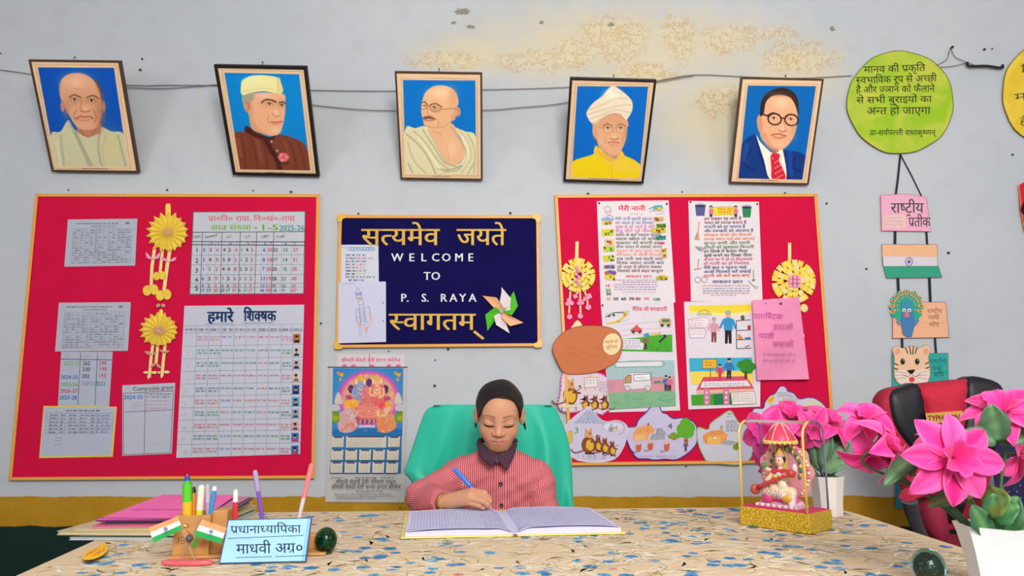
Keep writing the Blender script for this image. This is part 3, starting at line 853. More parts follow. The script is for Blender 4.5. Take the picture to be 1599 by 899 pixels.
def board(name, lab, q, felt, fw, caps=False):
    t = thing(name, lab, 'notice board', W((q[2][0] + q[3][0]) / 2, max(q[2][1], q[3][1])))
    f = quadmap(q); wpx = q[1][0] - q[0][0]; hpx = q[3][1] - q[0][1]; a, b = fw / wpx, fw / hpx
    inn = [f(a, b), f(1 - a, b), f(1 - a, 1 - b), f(a, 1 - b)]
    m = MB(); m.prism([W(x, y, .016) for x, y in inn], [W(x, y, .003) for x, y in inn]); m.build('felt_panel', felt, t)
    m = MB()
    for i in range(4):
        j = (i + 1) % 4
        o = [q[i], q[j], inn[j], inn[i]]
        m.prism([W(x, y, .022) for x, y in o], [W(x, y, .001) for x, y in o])
    m.build('frame', GOLD_TRIM, t, bevel=.002)
    if caps:
        for i in range(4):
            cx, cy = q[i]; sx = 1 if i in (0, 3) else -1; sy = 1 if i < 2 else -1
            o = smooth_pts([(cx - sx * 1.5, cy - sy * 1.5), (cx + sx * 11, cy - sy * 1.2), (cx + sx * 10, cy + sy * 5), (cx + sx * 6, cy + sy * 6), (cx + sx * 5, cy + sy * 10), (cx - sx * 1.2, cy + sy * 11)], 2)
            MB().prism([W(x, y, .0245) for x, y in o], [W(x, y, .0005) for x, y in o]).build('corner_cap', YELLOW_CAP, t, bevel=.001)
    return t


board('bulletin_board', 'large red notice board with gold frame on the left, carrying staff and student charts', ((55, 302), (499, 303), (491, 747), (13, 750)), FELT_RED, 5)
board('bulletin_board', 'large red notice board on the right with story posters and pink paper bag', ((866, 304), (1276, 302), (1307, 722), (889, 727)), FELT_RED, 5)
nb = board('welcome_board', 'dark navy welcome board with gold Hindi lettering and white WELCOME letters', ((529, 335.5), (842, 336), (844.5, 540.5), (523.5, 543)), FELT_NAVY, 5, True)

BO = .0172       # papers lie on the felt


def sheet(name, lab, cat, outline, col, side=None, grp=None, off=BO, th=.0007):
    s = Sheet(off); s.name = name
    s.paper(outline, col, side, th); s.lab = (lab, cat, grp); return s


def done(s, parent=None):
    xs = [v for v in s.mb.v]; a = np.array(xs)
    o = s.mb.build(s.name, PRINT, parent, at=None)
    if s.lab[0] and parent is None: tag(o, *s.lab)
    return o


def table(s, q, us, vs_, col, w_=.5):
    f = quadmap(q)
    for u in us: s.line([f(u, vs_[0]), f(u, vs_[-1])], w_, col)
    for v in vs_: s.line([f(us[0], v), f(us[-1], v)], w_, col)
    return f


# ---- left board
GREYP = '#b5bacb'
r1 = random.Random(3)
for q, lab, seed in ((((106, 342.6), (214.5, 341.3), (211, 414.5), (100.4, 416.3)), 'grey printed table sheet, topmost paper at the left of the red board', 1),
                     (((92, 472.4), (204.3, 471.6), (199.7, 547.5), (86, 548.6)), 'grey printed table sheet just above the handwritten yearly figures list', 2)):
    s = sheet('printed_sheet', lab, 'paper', list(q), GREYP, grp='printed table sheets on the left board'); r1 = random.Random(seed)
    f = table(s, q, [.09, .13, .2, .27, .34, .41, .46, .53, .60, .66, .73, .79, .85, .93], [.2 + .052 * i for i in range(15)], '#8d93a8', .3)
    x, y = f(.12, .09); x2, _ = f(.75, .09); s.scrawl(x, y + 1, x2, 1.7, '#5a6078', .35, r1); x, y = f(.35, .16); x2, _ = f(.68, .16); s.scrawl(x, y, x2, 1.3, '#70768c', .3, r1)
    x, y = f(.86, .09); s.ell(x, y, 3.4, 1.6, '#787d90')
    for j in range(14):
        for i in range(13):
            if r1.random() < .62:
                us = [.09, .13, .2, .27, .34, .41, .46, .53, .60, .66, .73, .79, .85, .93]; a = f(us[i] + .008, .245 + .052 * j); b = f(us[i + 1] - .01, .245 + .052 * j)
                s.line([(a[0], a[1] - 1), (a[0] + (b[0] - a[0]) * r1.uniform(.3, .95), b[1] - 1)], .7, r1.choice(['#7d8399', '#6c728a', '#8b8fa6']))
    done(s)

# yearly figures
q = ((95.6, 549), (176, 549), (170.3, 636), (90.2, 636)); s = sheet('figures_list', 'narrow handwritten list of yearly figures, rows 2022-23 to 2027-28', 'paper', list(q), '#b3b9cf', off=BO + .0004)
k = conv(0, 520, 3.746)
for pts in ([(472, 117), (455, 420)], [(570, 117), (556, 420)]): s.line(k(*pts), .8, '#3a3f5e')
s.line(k((355, 152), (655, 156)), .9, '#20243c')
for t_, x, y, c in (('वर्ष', 375, 146, '#c39ab2'), ('छात्र', 490, 146, '#c39ab2'), ('योग', 585, 146, '#c39ab2')): s.text(t_, *k((x, y))[0], 4.2, c)
for t_, x, y, c in (('2022-23', 368, 188, '#7fb52c'), ('262', 483, 187, '#37323c'), ('290', 578, 186, '#c2304f'), ('230', 481, 222, '#37323c'), ('190', 578, 220, '#c2304f'), ('2024-25', 354, 268, '#2562b8'), ('202', 478, 262, '#37323c'), ('193', 574, 260, '#c2304f'),
                   ('2025-26', 354, 310, '#6fae35'), ('107', 478, 306, '#9a7bb5'), ('115', 530, 305, '#4a7f9a'), ('222', 570, 306, '#3f8f8a'), ('2026-27', 350, 348, '#c2405f'), ('2027-28', 346, 388, '#2562b8')):
    s.text(t_, *k((x, y))[0], 6, c, bold=.012, xs=.95)
done(s)
# yellow edged sheet
q = ((68, 633.5), (182.6, 634.8), (176.2, 713), (61, 715)); s = sheet('yellow_edged_sheet', 'white sheet with yellow border and small ruled table at the bottom left', 'paper', list(q), '#e6c84f', off=BO + .0012)
f = quadmap(q); s.poly([f(.015, .025), f(.98, .025), f(.97, .97), f(.012, .97)], '#b7bcd2')
f2 = table(s, q, [.05, .1, .25, .31, .36, .51, .66, .74, .81, .96], [.13 + .066 * i for i in range(7)], '#6d738c', .35)
a, b = f(.32, .09), f(.78, .09); s.scrawl(a[0], a[1] + 1, b[0], 2, '#3c3f58', .45)
rr = random.Random(5)
for j in range(6):
    for a_, b_, c in ((.105, .24, '#4b4f66'), (.255, .305, '#3a3d52'), (.37, .5, '#5a5e75'), (.52, .65, '#5a5e75'), (.67, .73, '#444'), (.75, .8, '#555a70'), (.82, .95, '#4c8fb5')):
        p0, p1 = f(a_, .185 + .066 * j), f(b_, .185 + .066 * j); s.scrawl(p0[0], p0[1], p0[0] + (p1[0] - p0[0]) * rr.uniform(.6, 1), 1.6, c, .4, rr)
for v in (.62, .68, .75): p0 = f(.2, v); s.scrawl(p0[0], p0[1], p0[0] + 10, 1.2, '#9a9fb5', .3, rr)
done(s)
# composite grant sheet
q = ((191, 601.4), (273.6, 597.4), (268.3, 708), (191, 711.4)); s = sheet('grant_sheet', 'mostly empty ruled sheet headed Composite grant beside the yellow edged sheet', 'paper', list(q), '#bdc1d2')
f = table(s, q, [.02, .44, .97], [.115, .38, .985], '#4b5068', .8)
s.line([f(.02, .62), f(.97, .61)], .25, '#a1a6ba'); s.line([f(.02, .86), f(.97, .85)], .25, '#a1a6ba')
s.text('Composite grant', *f(.2, .085), 6, '#4a2530', rot=-2.6, width=f(.97, 0)[0] - f(.2, 0)[0], bold=.006); s.line([f(.5, .1), f(.98, .1)], .5, '#c0405a')
s.text('2024-25', *f(.03, .2), 6.2, '#2f66bd', bold=.02, rot=-2)
for j, (v, c) in enumerate(((.15, '#444a5a'), (.19, '#444a5a'), (.25, '#d08a9a'), (.3, '#d08a9a'), (.35, '#d08a9a'))): p0 = f(.47, v); s.scrawl(p0[0], p0[1], f(.93, v)[0] - j, 1.7, c, .4, rr)
for v in (.26, .3, .34): p0 = f(.2, v); s.scrawl(p0[0], p0[1], p0[0] + 15, 1.5, '#c9a9bb', .35, rr)
done(s)
# student numbers chart
q = ((302, 330.6), (476.8, 329.5), (474.4, 458.7), (295.8, 459.8)); s = sheet('student_chart', 'white handwritten chart of class numbers with pink Hindi heading and 2025-26', 'poster', list(q), '#c5c9d6')
k = conv(260, 290, 3.746); s.line([(302, 331), (476.4, 330), (474, 458.2), (296.4, 459.2)], 1.1, '#4f6a66', True)
s.text('प्रा०वि० राया, वि०खं०-राया', *k((245, 205))[0], 7.2, '#e2565f', width=505 / 3.746, bold=.012)
s.text('छात्र संख्या', *k((262, 258))[0], 7.4, '#7fb42f', width=232 / 3.746, bold=.02); s.text('→', *k((500, 256))[0], 6, '#7fb42f', bold=.02, width=9); s.text('1-5', *k((545, 260))[0], 9, '#6fae2f', width=30, bold=.02); s.text('2025-26', *k((660, 262))[0], 8.5, '#1f8f8c', width=39, bold=.02)
for y0, y1, w_ in ((272, 268, 1.0), (326, 328, 1.2), (344, 348, 1.3)): s.line(k((145, y0), (812, y1)), w_, '#30343c')
for y in (405, 462, 520, 572, 594): s.line(k((140, y), (806, y - 2)), .5, '#6a6e7c')
for x0, x1 in ((210, 197), (325, 314), (432, 420), (528, 514), (628, 610)): s.line(k((x0, 272), (x1, 634)), .8, '#3a3e48')
for x0, x1 in ((248, 235), (287, 276), (363, 350), (398, 388), (465, 452), (498, 485), (560, 548), (593, 583), (675, 662), (735, 722)): s.line(k((x0, 330), (x1, 634)), .3, '#8a8e9c')
for t_, x in (('Class', 152), ('General', 226), ('S.C.', 352), ('S.T.', 462), ('OBC', 555), ('Total', 645)): s.text(t_, *k((x, 308))[0], 4.2, '#5a5d68', rot=-12)
for i, y in enumerate((388, 450, 508, 562, 612)): s.text(str(i + 1), *k((168 - i * 1, y))[0], 7 if i < 4 else 8, '#33363e', xs=1.1)
KX = [220, 258, 298, 338, 370, 408, 440, 472, 502, 540, 572, 605, 645, 695, 755]; KC = ['#2f63c4', '#3a3d48', '#d9576a', '#44474f', '#44474f', '#d9576a', '#1f8a6c', '#44474f', '#d9576a', '#e7b3bd', '#2f63c4', '#d9576a', '#55586a', '#1f8a6c', '#d9576a']
KD = ['3 3 6 4 2 6 1 4 5 0 6 20 22 15 37', '3 4 8 5 0 5 1 2 3 0 8 18 17 14 31', '1 1 2 4 4 8 2 3 5 0 7 20 20 15 35', '6 3 9 1 5 6 1 1 2 0 13 19 28 21 49', '4 2 6 6 6 12 1 1 2 0 12 21 29 26 55', '17 13 30 20 17 37 6 11 17 0 46 98 116 91 207']
for row, y in zip(KD, (384, 442, 496, 552, 592, 618)):
    for i, t_ in enumerate(row.split()):
        if KC[i] == '#e7b3bd': t_ = '-'
        s.text(t_, *k((KX[i] - (i == 12) * 8 - (y - 384) * .05, y))[0], 5.6 if y < 590 else 4.6, KC[i], align='c', bold=.012)
for x, t_, c in ((264, 'B', '#2f63c4'), (305, 'T', '#d9576a'), (376, 'B', '#2f63c4'), (414, 'T', '#d9576a'), (478, 'B', '#2f63c4'), (510, 'T', '#d9576a'), (577, 'B', '#2f63c4'), (612, 'T', '#333'), (697, 'B', '#2f63c4'), (750, 'T', '#333')): s.text(t_, *k((x, 344))[0], 3.6, c, align='c')
done(s)
# staff chart with passport photographs
q = ((288, 477.4), (475, 475.6), (468.6, 708.6), (275.2, 714.7)); s = sheet('staff_chart', 'large white staff table headed in dark Hindi script with small photographs at its right', 'poster', list(q), '#c7cadb')
k = conv(250, 460, 3.328)
s.text('हमारे', *k((247, 140))[0], 15, '#1d3560', width=40, bold=.035); s.text('शिक्षक', *k((435, 136))[0], 15, '#1d3560', width=50, bold=.035)
s.line(k((236, 152), (383, 150)), .8, '#3a6fb0'); s.line(k((432, 148), (592, 145)), .8, '#3a6fb0')
rows = [162, 198, 267, 333, 398, 464, 527, 588, 652, 712, 778, 838]
colt = [127, 193, 256, 318, 385, 447, 510, 568, 632, 690, 745]; colb = [88, 162, 230, 300, 368, 428, 490, 550, 620, 682, 728]
for i, y in enumerate(rows[:-1]): s.line(k((127 - (y - 162) * .06, y), (745 - (y - 162) * .026, y - 10)), .45, '#6f7590')
for a_, b_ in zip(colt[1:-1], colb[1:-1]): s.line(k((a_, 160), (b_, 836)), .4, '#6f7590')
rr = random.Random(11)
RC = ['#d98a9d', '#2f9e66', '#3c9a76', '#d9717f', '#3a8f8f', '#d98a80', '#2f9e66', '#e2707e', '#2f9a58', '#c9707e']
for j in range(10):
    y0, y1 = rows[j + 1], rows[j + 2]
    for i in range(9):
        u = (y0 - 162) / 676; x0 = colt[i] * (1 - u) + colb[i] * u; x1 = colt[i + 1] * (1 - u) + colb[i + 1] * u
        c = RC[j] if i in (1, 2, 4, 5, 7, 8) else rr.choice(['#d98a9d', '#7a86c9', RC[j], '#d9717f'])
        if i == 0:
            s.text(str(j + 1), *k((x0 + 18, y0 + 46))[0], 6, '#e8b9c6'); continue
        for n_ in range(2 if i in (1, 2, 8) else 1): s.scrawl(*k((x0 + 6, y0 + 26 + 15 * n_))[0], k((x1 - 4, 0))[0][0], 2.2, c, .55, rr)
    u = (y0 - 162) / 676
for i in range(10):
    u0 = 0; x0 = colt[i] + 6; s.scrawl(*k((x0, 186))[0], k((colt[i + 1] - 4, 0))[0][0], 2.8, '#4b4f5c', .55, rr)
so = done(s)
PC = [('#b7653a', '#2a1a18'), ('#c9c6cc', '#202028'), ('#b9b4c0', '#2a2630'), ('#d8c9c6', '#8a5a4a'), ('#2f5fa0', '#20283a'), ('#4a9fd0', '#2a3a4a'), ('#8fa9c8', '#4a4a5a'), ('#d8a8ac', '#7a3a4a'), ('#3f6fb8', '#c23a4a'), ('#2f66b8', '#b8424a')]
for j in range(10):
    y = rows[j + 1] + 6; u = (y - 162) / 676; x = (colt[9] + 3) * (1 - u) + (colb[9] + 0) * u
    p = Sheet(BO + .0025); p.paper(k((x, y), (x + 36, y - 1), (x + 35, y + 45), (x - 1, y + 46)), PC[j][0], th=.0003)
    p.poly(k((x + 3, y + 45), (x + 8, y + 32), (x + 27, y + 32), (x + 33, y + 44)), PC[j][1]); p.ell(*k((x + 17, y + 20))[0], 2.4, 3.1, '#c08a6c'); p.ell(*k((x + 17, y + 13))[0], 2.6, 1.9, '#241a1c'); p.build('passport_photo', so)


# ---- folded paper flowers
YEL = mat('yellow_craft_paper', '#f3d856', .7, noise=.06); YEL2 = mat('pale_yellow_paper', '#f0dd92', .7, noise=.05); PNK = mat('pink_craft_paper', '#f09cc0', .7, noise=.05); BRN = mat('brownish_pink_paper', '#cf9a80', .7)


def strip(pts, w_, off, th=.0008):
    m = MB(); a = []; b = []
    for i, (x, y) in enumerate(pts):
        x2, y2 = pts[min(i + 1, len(pts) - 1)]; x1, y1 = pts[max(i - 1, 0)]; dx, dy = x2 - x1, y2 - y1; l = math.hypot(dx, dy); nx, ny = -dy / l * w_ / 2, dx / l * w_ / 2
        a.append((x + nx, y + ny)); b.append((x - nx, y - ny))
    o = a + b[::-1]
    return m.prism([W(x, y, off) for x, y in o], [W(x, y, off - th) for x, y in o])


def heart(cx, cy, r, rot, off, col):
    m = MB(); n = 20
    for sg in (-1, 1):                                 # two pleated lobes
        c = (cx + sg * r * .52 * math.cos(R(rot)), cy + sg * r * .52 * math.sin(R(rot)))
        for i in range(10):
            a0 = 2 * math.pi * i / 10; a1 = a0 + math.pi / 10; a2 = a0 + math.pi / 5
            p = [W(*c, off + .003), W(c[0] + r * .62 * math.cos(a0), c[1] + r * .75 * math.sin(a0), off + .001), W(c[0] + r * .66 * math.cos(a1), c[1] + r * .8 * math.sin(a1), off + .006), W(c[0] + r * .62 * math.cos(a2), c[1] + r * .75 * math.sin(a2), off + .001)]
            m.poly([p[0], p[1], p[2]]); m.poly([p[0], p[2], p[3]])
    return m


def rosette(lab, cx, cy, rx, ry, n, loop, strips, off=BO + .001, tips=None, grp='yellow pleated paper flowers on the left board'):
    t = thing('paper_flower', lab, 'paper flower', W(cx, cy, off), grp)
    m = MB(); ctr = W(cx, cy, off + .012)
    for i in range(n):
        a0, a1, a2 = (2 * math.pi * (i + d) / n for d in (0, .5, 1))
        k1 = 1 + (.1 if tips is None else tips(math.degrees(a1) % 360))
        q = lambda a, r, o: W(cx + rx * r * math.cos(a), cy + ry * r * math.sin(a), off + o)
        v0, v2 = q(a0, .9, .002), q(a2, .9, .002); pk = q(a1, .97, .016); tip = q(a1, k1, .012); b0, b1, b2 = q(a0, .12, .006), q(a1, .12, .014), q(a2, .12, .006)
        m.poly([b0, v0, pk, b1]); m.poly([b1, pk, v2, b2]); m.poly([v0, tip, pk]); m.poly([pk, tip, v2]); m.poly([ctr, b0, b1]); m.poly([ctr, b1, b2])
    m.build('pleated_petals', YEL, t, solid=.0006)
    l = MB(); x, y0, y1, w_ = loop; o = smooth_pts([(x - w_, y1), (x - w_, y0 + 3), (x - w_ * .5, y0), (x + w_ * .5, y0), (x + w_, y0 + 3), (x + w_, y1)], 2, False)
    l.prism([W(*z, off + .006) for z in o], [W(*z, off + .001) for z in o]); l.build('hanging_loop', YEL, t)
    for pts, wd in strips: strip(pts, wd, off + .002).build('streamer', YEL2, t)
    return t


k = conv(220, 310, 5.289)
t = rosette('pleated yellow paper flower with pink leaves and heart-ended streamers, upper one on red board', 262.5, 363, 30, 28.5, 18, (262.5, 318, 337, 4), [(k((115, 400), (92, 560), (84, 730)), 5), (k((180, 415), (168, 520), (158, 620)), 4.5), (k((242, 410), (212, 590), (190, 770)), 5.5)], tips=lambda a: .17 if 95 < a < 300 else .06)
for x, y in ((80, 755), (152, 637), (187, 795)): heart(*k((x, y))[0], 10.5 if y > 700 else 8.5, -8, BO + .004, YEL).build('heart_end', YEL, t, solid=.0005)
for x, y in ((100, 482), (232, 502)):
    for sg in (-1, 1): m = MB(); o = smooth_pts(k((x, y + 20), (x + sg * 22, y - 4), (x + sg * 58, y - 38 * (.5 if y > 490 else 1)), (x + sg * 50, y + 8)), 3); m.prism([W(*z, BO + .006) for z in o], [W(*z, BO + .004) for z in o]); m.build('leaf', PNK, t)
m = MB()
for dx in (-18, 20): m.ell(W(*k((225 + dx, 278))[0], BO + .013), (.009, .004, .017))
m.build('flower_centre', BRN, t)
k = conv(210, 470, 6.915)
t = rosette('pleated yellow paper flower with bow on top, lower one on red board', 249, 515.5, 28, 25, 17, (251.5, 483, 494, 3), [(k((200, 460), (180, 600), (160, 825)), 4.6), (k((252, 460), (242, 570), (232, 670)), 4.6), (k((332, 460), (312, 640), (296, 812)), 4.8)], tips=lambda a: .16 if 120 < a < 290 else .03)
for x, y, rot, ln in ((150, 560, 20, 44), (215, 565, -30, 30), (300, 540, 25, 34), (348, 545, -20, 34), (200, 690, -35, 40), (260, 700, 40, 38), (125, 770, 0, 34), (215, 770, 0, 40), (345, 765, 0, 40), (262, 770, 0, 30), (150, 815, 90, 30), (292, 805, 90, 30)):
    dx, dy = math.cos(R(rot)) * ln, math.sin(R(rot)) * ln; o = smooth_pts(k((x - dx, y - dy), (x + dy * .4, y - dx * .4), (x + dx, y + dy), (x - dy * .4, y + dx * .4)), 3); m = MB(); m.prism([W(*z, BO + .006) for z in o], [W(*z, BO + .004) for z in o]); m.build('small_petal', BRN if rot and rot < 90 else YEL2, t)
m = MB()
for a in range(5): m.ell(W(249 + 6 * math.cos(a * 1.257), 515.5 + 4 * math.sin(a * 1.257), BO + .013), (.012, .004, .009))
m.build('flower_centre', BRN, t)
m = MB()
for sx in (-1, 1): m.ell(W(251 + sx * 4, 477, BO + .006), (.010, .005, .008), rot=Matrix.Rotation(sx * .5, 3, 'Y'))
m.build('bow', BRN, t)


def loops_flower(lab, cx, cy, rad, stalk, grp):
    t = thing('loop_flower', lab, 'paper flower', W(cx, cy, BO), grp)
    strip(stalk, 5, BO + .003, .0015).build('stalk', YEL2, t)
    rr = random.Random(int(cx)); sc_ = px_size(W(cx, cy))
    for ring, (rf, n, h) in enumerate(((.36, 9, .03), (.6, 15, .022), (.84, 21, .013))):
        for i in range(n):
            a = 2 * math.pi * (i + .5 * (ring % 2)) / n + rr.uniform(-.08, .08); r = rad * rf
            c = W(cx + r * math.cos(a), cy + r * math.sin(a), BO + .001)
            rd = Vector((math.cos(a), -.15, -math.sin(a))).normalized(); up = Vector((0, -1, 0)); ta = rd.cross(up).normalized(); up = ta.cross(rd).normalized() * 1
            if up.y > 0: up = -up
            L_, Wd, H = rad * .145 * sc_, rad * .118 * sc_, h * .62
            m = MB(); pr = []
            for j in range(9):                          # a curled paper loop, open at its sides
                th = math.pi * j / 8; pr.append((math.cos(th) * L_, math.sin(th) ** .6 * H * .8 + .004))
            pts = [c + rd * x + up * z + ta * s_ * Wd for s_ in (-1, 1) for x, z in pr]; m.grid(pts, 9, 2); m.build('paper_loop', YEL if (i + ring) % 3 else YEL2, t, solid=.0012)
    return t


k = conv(865, 380, 6.42)
t = loops_flower('yellow looped paper flower with dangling pink blossoms at the left side of right board', 902.4, 430, 27.5, [(901.3, 377), (900.5, 404)], 'looped paper flowers on the right board')
for pts in ([(165, 480), (158, 590), (152, 700)], [(262, 490), (265, 600), (266, 700)], [(310, 480), (335, 560), (340, 640)], [(240, 470), (215, 540)]): strip(k(*pts), 2.6, BO + .003).build('streamer', YEL2, t)
for x, y, r, n in ((155, 590, 42, 3), (157, 735, 26, 5), (264, 728, 26, 5), (265, 590, 34, 3), (345, 640, 28, 5), (350, 530, 30, 4), (310, 560, 26, 3), (215, 530, 24, 4), (240, 490, 22, 3)):
    m = MB(); cx, cy = k((x, y))[0]; rp = r / 6.42
    for i in range(n):
        a = 2 * math.pi * i / n + .4; m.ell(W(cx + rp * .55 * math.cos(a), cy + rp * .55 * math.sin(a), BO + .007 + .001 * (i % 2)), (rp * .55 * .0029, .0022, rp * .5 * .0029), n=10, k=6)
    m.ell(W(cx, cy, BO + .009), (.003, .002, .003), n=8, k=5); m.build('pink_blossom', PNK, t)
m = MB()
for i in range(6): m.ell(W(902 + (i % 2) * 4 - 2, 418 + i * 5, BO + .022), (.008, .005, .009), n=8, k=5)
m.build('flower_centre', PNK, t)
t = loops_flower('yellow looped paper flower above the pink paper bag, pink square centre', 1238.5, 440, 35, [(1233, 379), (1233, 407)], 'looped paper flowers on the right board')
m = MB()
for i in range(3):
    for j in range(3): m.box(*(lambda p: (p.x - .007, p.x + .007, p.y - .006, p.y + .006, p.z - .008, p.z + .008))(W(1234 + i * 6.5, 433 + j * 6.5, BO + .018 + .002 * ((i + j) % 2))))
m.build('flower_centre', PNK, t)
for x, y in ((1255.5, 481), (1254, 524)): MB().ell(W(x, y, BO + .005), (.017 if y < 500 else .006, .004, .018 if y < 500 else .01)).build('hanging_petal', YEL2, t, smooth=True)

# ---- navy board lettering
GOLDL = mat('gold_card', '#d9ad3e', .5, noise=.08); WHITEL = mat('white_card', '#dfe3ea', .6)


def letters(t_, x, y, h, m, parent, name, width=None, bold=.02, align='l', depth=.006, label=None):
    s = Sheet(.0165, 0); s.text(t_, x, y, h, None, width=width, bold=bold, align=align)
    V = s.mb.v; n = len(V); m_ = MB(); fr = [Vector(v) + Vector((0, -depth, 0)) for v in V]
    m_.add(fr, s.mb.f); ed = {}
    for f in s.mb.f:
        for i in range(len(f)):
            a, b = f[i], f[(i + 1) % len(f)]; ed[(a, b)] = ed.get((a, b), 0) + 1
    base = len(m_.v); m_.v.extend(V)
    for (a, b) in ed:
        if (b, a) not in ed: m_.f.append([b, a, base + a, base + b]); m_.m.append(0); m_.c.append(None)
    o = m_.build(name, m, parent)
    if label: o['label'] = label
    return o


for t_, x, w_ in (('सत्यमेव', 565, 121), ('जयते', 713.5, 76)): letters(t_, x, 383, 25, GOLDL, nb, 'gold_word', w_, .012)
letters('स्वागतम', 608, 515, 25, GOLDL, nb, 'gold_word', 134, .012)
strip([(740, 517), (755, 529)], 4, .0215, .005).build('gold_stroke', GOLDL, nb)
for t_, x, y in (('W', 620.5, 408), ('E', 642.9, 408), ('L', 661.6, 408), ('C', 680.3, 408), ('O', 697, 408), ('M', 716.9, 408), ('E', 735, 408), ('T', 667, 437), ('O', 680.5, 437), ('P.', 632.3, 471), ('S.', 664, 471), ('R', 692.8, 471), ('A', 708, 471), ('Y', 722.5, 471), ('A', 738, 471)):
    letters(t_, x, y, 12.3, WHITEL, nb, 'white_letter', None, .018, 'c', .004)
# papers on the navy board
s = sheet('poem_page', 'small handwritten page with blue heading at the upper left of navy board', 'paper', [(532.6, 382), (590.8, 382), (591.6, 441), (531.5, 441)], '#d3d6e6')
rr = random.Random(21)
for i in range(9): s.ring(546 + i * 4.6, 388.5, 2.4, 2.6, 1, '#5c9fd6', 8)
s.scrawl(534, 387.5, 541, 2, '#d98aa0', .5, rr)
for i in range(9):
    y = 399.5 + i * 4.9; s.scrawl(540 if i < 8 else 544, y, 555, 2.3, '#2f3350', .6, rr); s.scrawl(556, y, 556 + rr.uniform(14, 33), 2.3, ['#3c5fb0', '#d96a7a', '#3c5fb0', '#e07b80', '#d9806a', '#6a6f9a', '#d8c44a', '#4a8a5a', '#3c6fc0'][i], .55, rr)
done(s)
s = sheet('rocket_drawing', 'white page with pencil drawing of a rocket on navy board', 'drawing', [(528.6, 440.7), (602.6, 439.4), (602.8, 533.7), (528, 535.8)], '#cfd0ea', off=.0256)
k = conv(500, 320, 3.744); g = '#7f84ae'
for o in ([(205, 515), (215, 480), (230, 500), (242, 515)], [(207, 517), (242, 517), (243, 540), (210, 545)], [(215, 545), (245, 545), (254, 580), (228, 585)], [(228, 585), (254, 580), (262, 700), (240, 705)]): s.line(k(*o), .6, g, True)
for o in ([(205, 615), (226, 605), (235, 690), (218, 695)], [(255, 605), (285, 592), (300, 680), (272, 688)]): s.line(k(*o), .7, g, True)
s.poly(k((207, 520), (241, 518), (242, 528), (208, 530)), '#9aa6d6'); s.poly(k((216, 548), (240, 546), (243, 558), (220, 560)), '#e3b3a3'); s.poly(k((222, 690), (236, 688), (238, 715), (228, 716)), '#e9a79a'); s.poly(k((256, 715), (285, 708), (280, 730), (270, 748)), '#e9a79a'); s.poly(k((280, 660), (298, 655), (300, 700), (288, 705)), '#ecc3c0')
for o in ([(236, 600), (248, 690)], [(245, 596), (258, 685)], [(228, 720), (226, 770)], [(240, 715), (240, 775)], [(265, 740), (268, 775)], [(210, 640), (212, 680)], [(290, 620), (296, 670)], [(215, 660), (232, 655)], [(272, 640), (290, 634)]): s.line(k(*o), .45, g)
for y in (571, 676): s.ell(*k((368, y))[0], 1, 1, '#14104e', n=8)
s.line(k((112, 460), (205, 457)), .5, '#8f93b5'); done(s)


# pinwheel in three colours
def vane(cx, cy, pts, col, t, lift=.014):
    c = W(cx, cy, BO + .004); m = MB(); w3 = [W(x, y, BO + .003 + z) for x, y, z in pts]
    m.poly([c, w3[0], w3[1]], col).poly([c, w3[1], w3[2]], col); o = m.build('vane', PRINT, t, solid=.0008)
    o['label'] = {'#f4b98d': 'orange vane', '#e8dfe4': 'white vane', '#57c22d': 'green vane'}[col]


k = conv(500, 320, 3.744); t = thing('paper_pinwheel', 'orange, white and green folded paper pinwheel on navy board', 'pinwheel', W(783, 486, BO))
for q, c in (([(1060, 480), (1115, 545), (1110, 615)], '#e8dfe4'), ([(1132, 503), (1156, 590), (1120, 645)], '#57c22d'), ([(1188, 688), (1110, 708), (1060, 660)], '#f4b98d'), ([(1108, 750), (1028, 700), (1015, 650)], '#e8dfe4'), ([(978, 735), (965, 640), (1025, 595)], '#57c22d'), ([(948, 530), (1030, 540), (1075, 600)], '#f4b98d')):
    p = k(*q); vane(783, 486, [(*p[0], .004), (*p[1], .016), (*p[2], .018)], c, t)
for q, c in (([(1062, 500), (1050, 560), (1072, 610)], '#e8dfe4'), ([(1126, 520), (1090, 600), (1072, 630)], '#57c22d'), ([(1180, 690), (1100, 650), (1064, 636)], '#f4b98d'), ([(1100, 740), (1060, 690), (1055, 640)], '#e8dfe4'), ([(982, 725), (1022, 640), (1050, 625)], '#57c22d'), ([(955, 535), (1015, 600), (1050, 615)], '#f4b98d')):
    p = k(*q); vane(783, 486, [(*p[0], .004), (*p[1], .012), (*p[2], .006)], c, t)
MB().ell(W(783, 486, BO + .022), (.009, .004, .009)).build('hub', mat('grey_pin', '#b9b2b5', .4), t, smooth=True)

# ---- calendar
CAL = lambda u, v: quadmap(((513.7, 573.2), (634.5, 573.2), (631.7, 784.3), (508, 783.4)))(u, v)
t = thing('wall_calendar', 'wall calendar with painted deity picture and month grids in blue boxes', 'calendar', W(571, 784))
s = Sheet(.003); s.name = 'back_page'; s.lab = (None, None, None); s.paper([(526, 551.6), (631.7, 553), (633, 580), (525, 580)], '#d9ced6')
s.text('श्रीमती सेवती देवी इण्टर कॉलेज', 533, 564.5, 4.6, '#d2336f', width=92, bold=.015); s.line([(577, 552), (577, 573)], .9, '#9c2f55')
for x in (538, 552, 581, 607, 622): s.ell(x, 571, 4, 2.6, '#e0739a', n=10)
done(s, t)
s = Sheet(.005); s.name = 'front_page'; s.lab = (None,) * 3; s.paper([CAL(0, 0), CAL(1, 0), CAL(1, 1), CAL(0, 1)], '#c3c1c3', th=.001)
k = conv(490, 540, 3.459)
s.poly(k((104, 470), (476, 470), (471, 690), (85, 690)), '#2b78b0')
rr = random.Random(8)
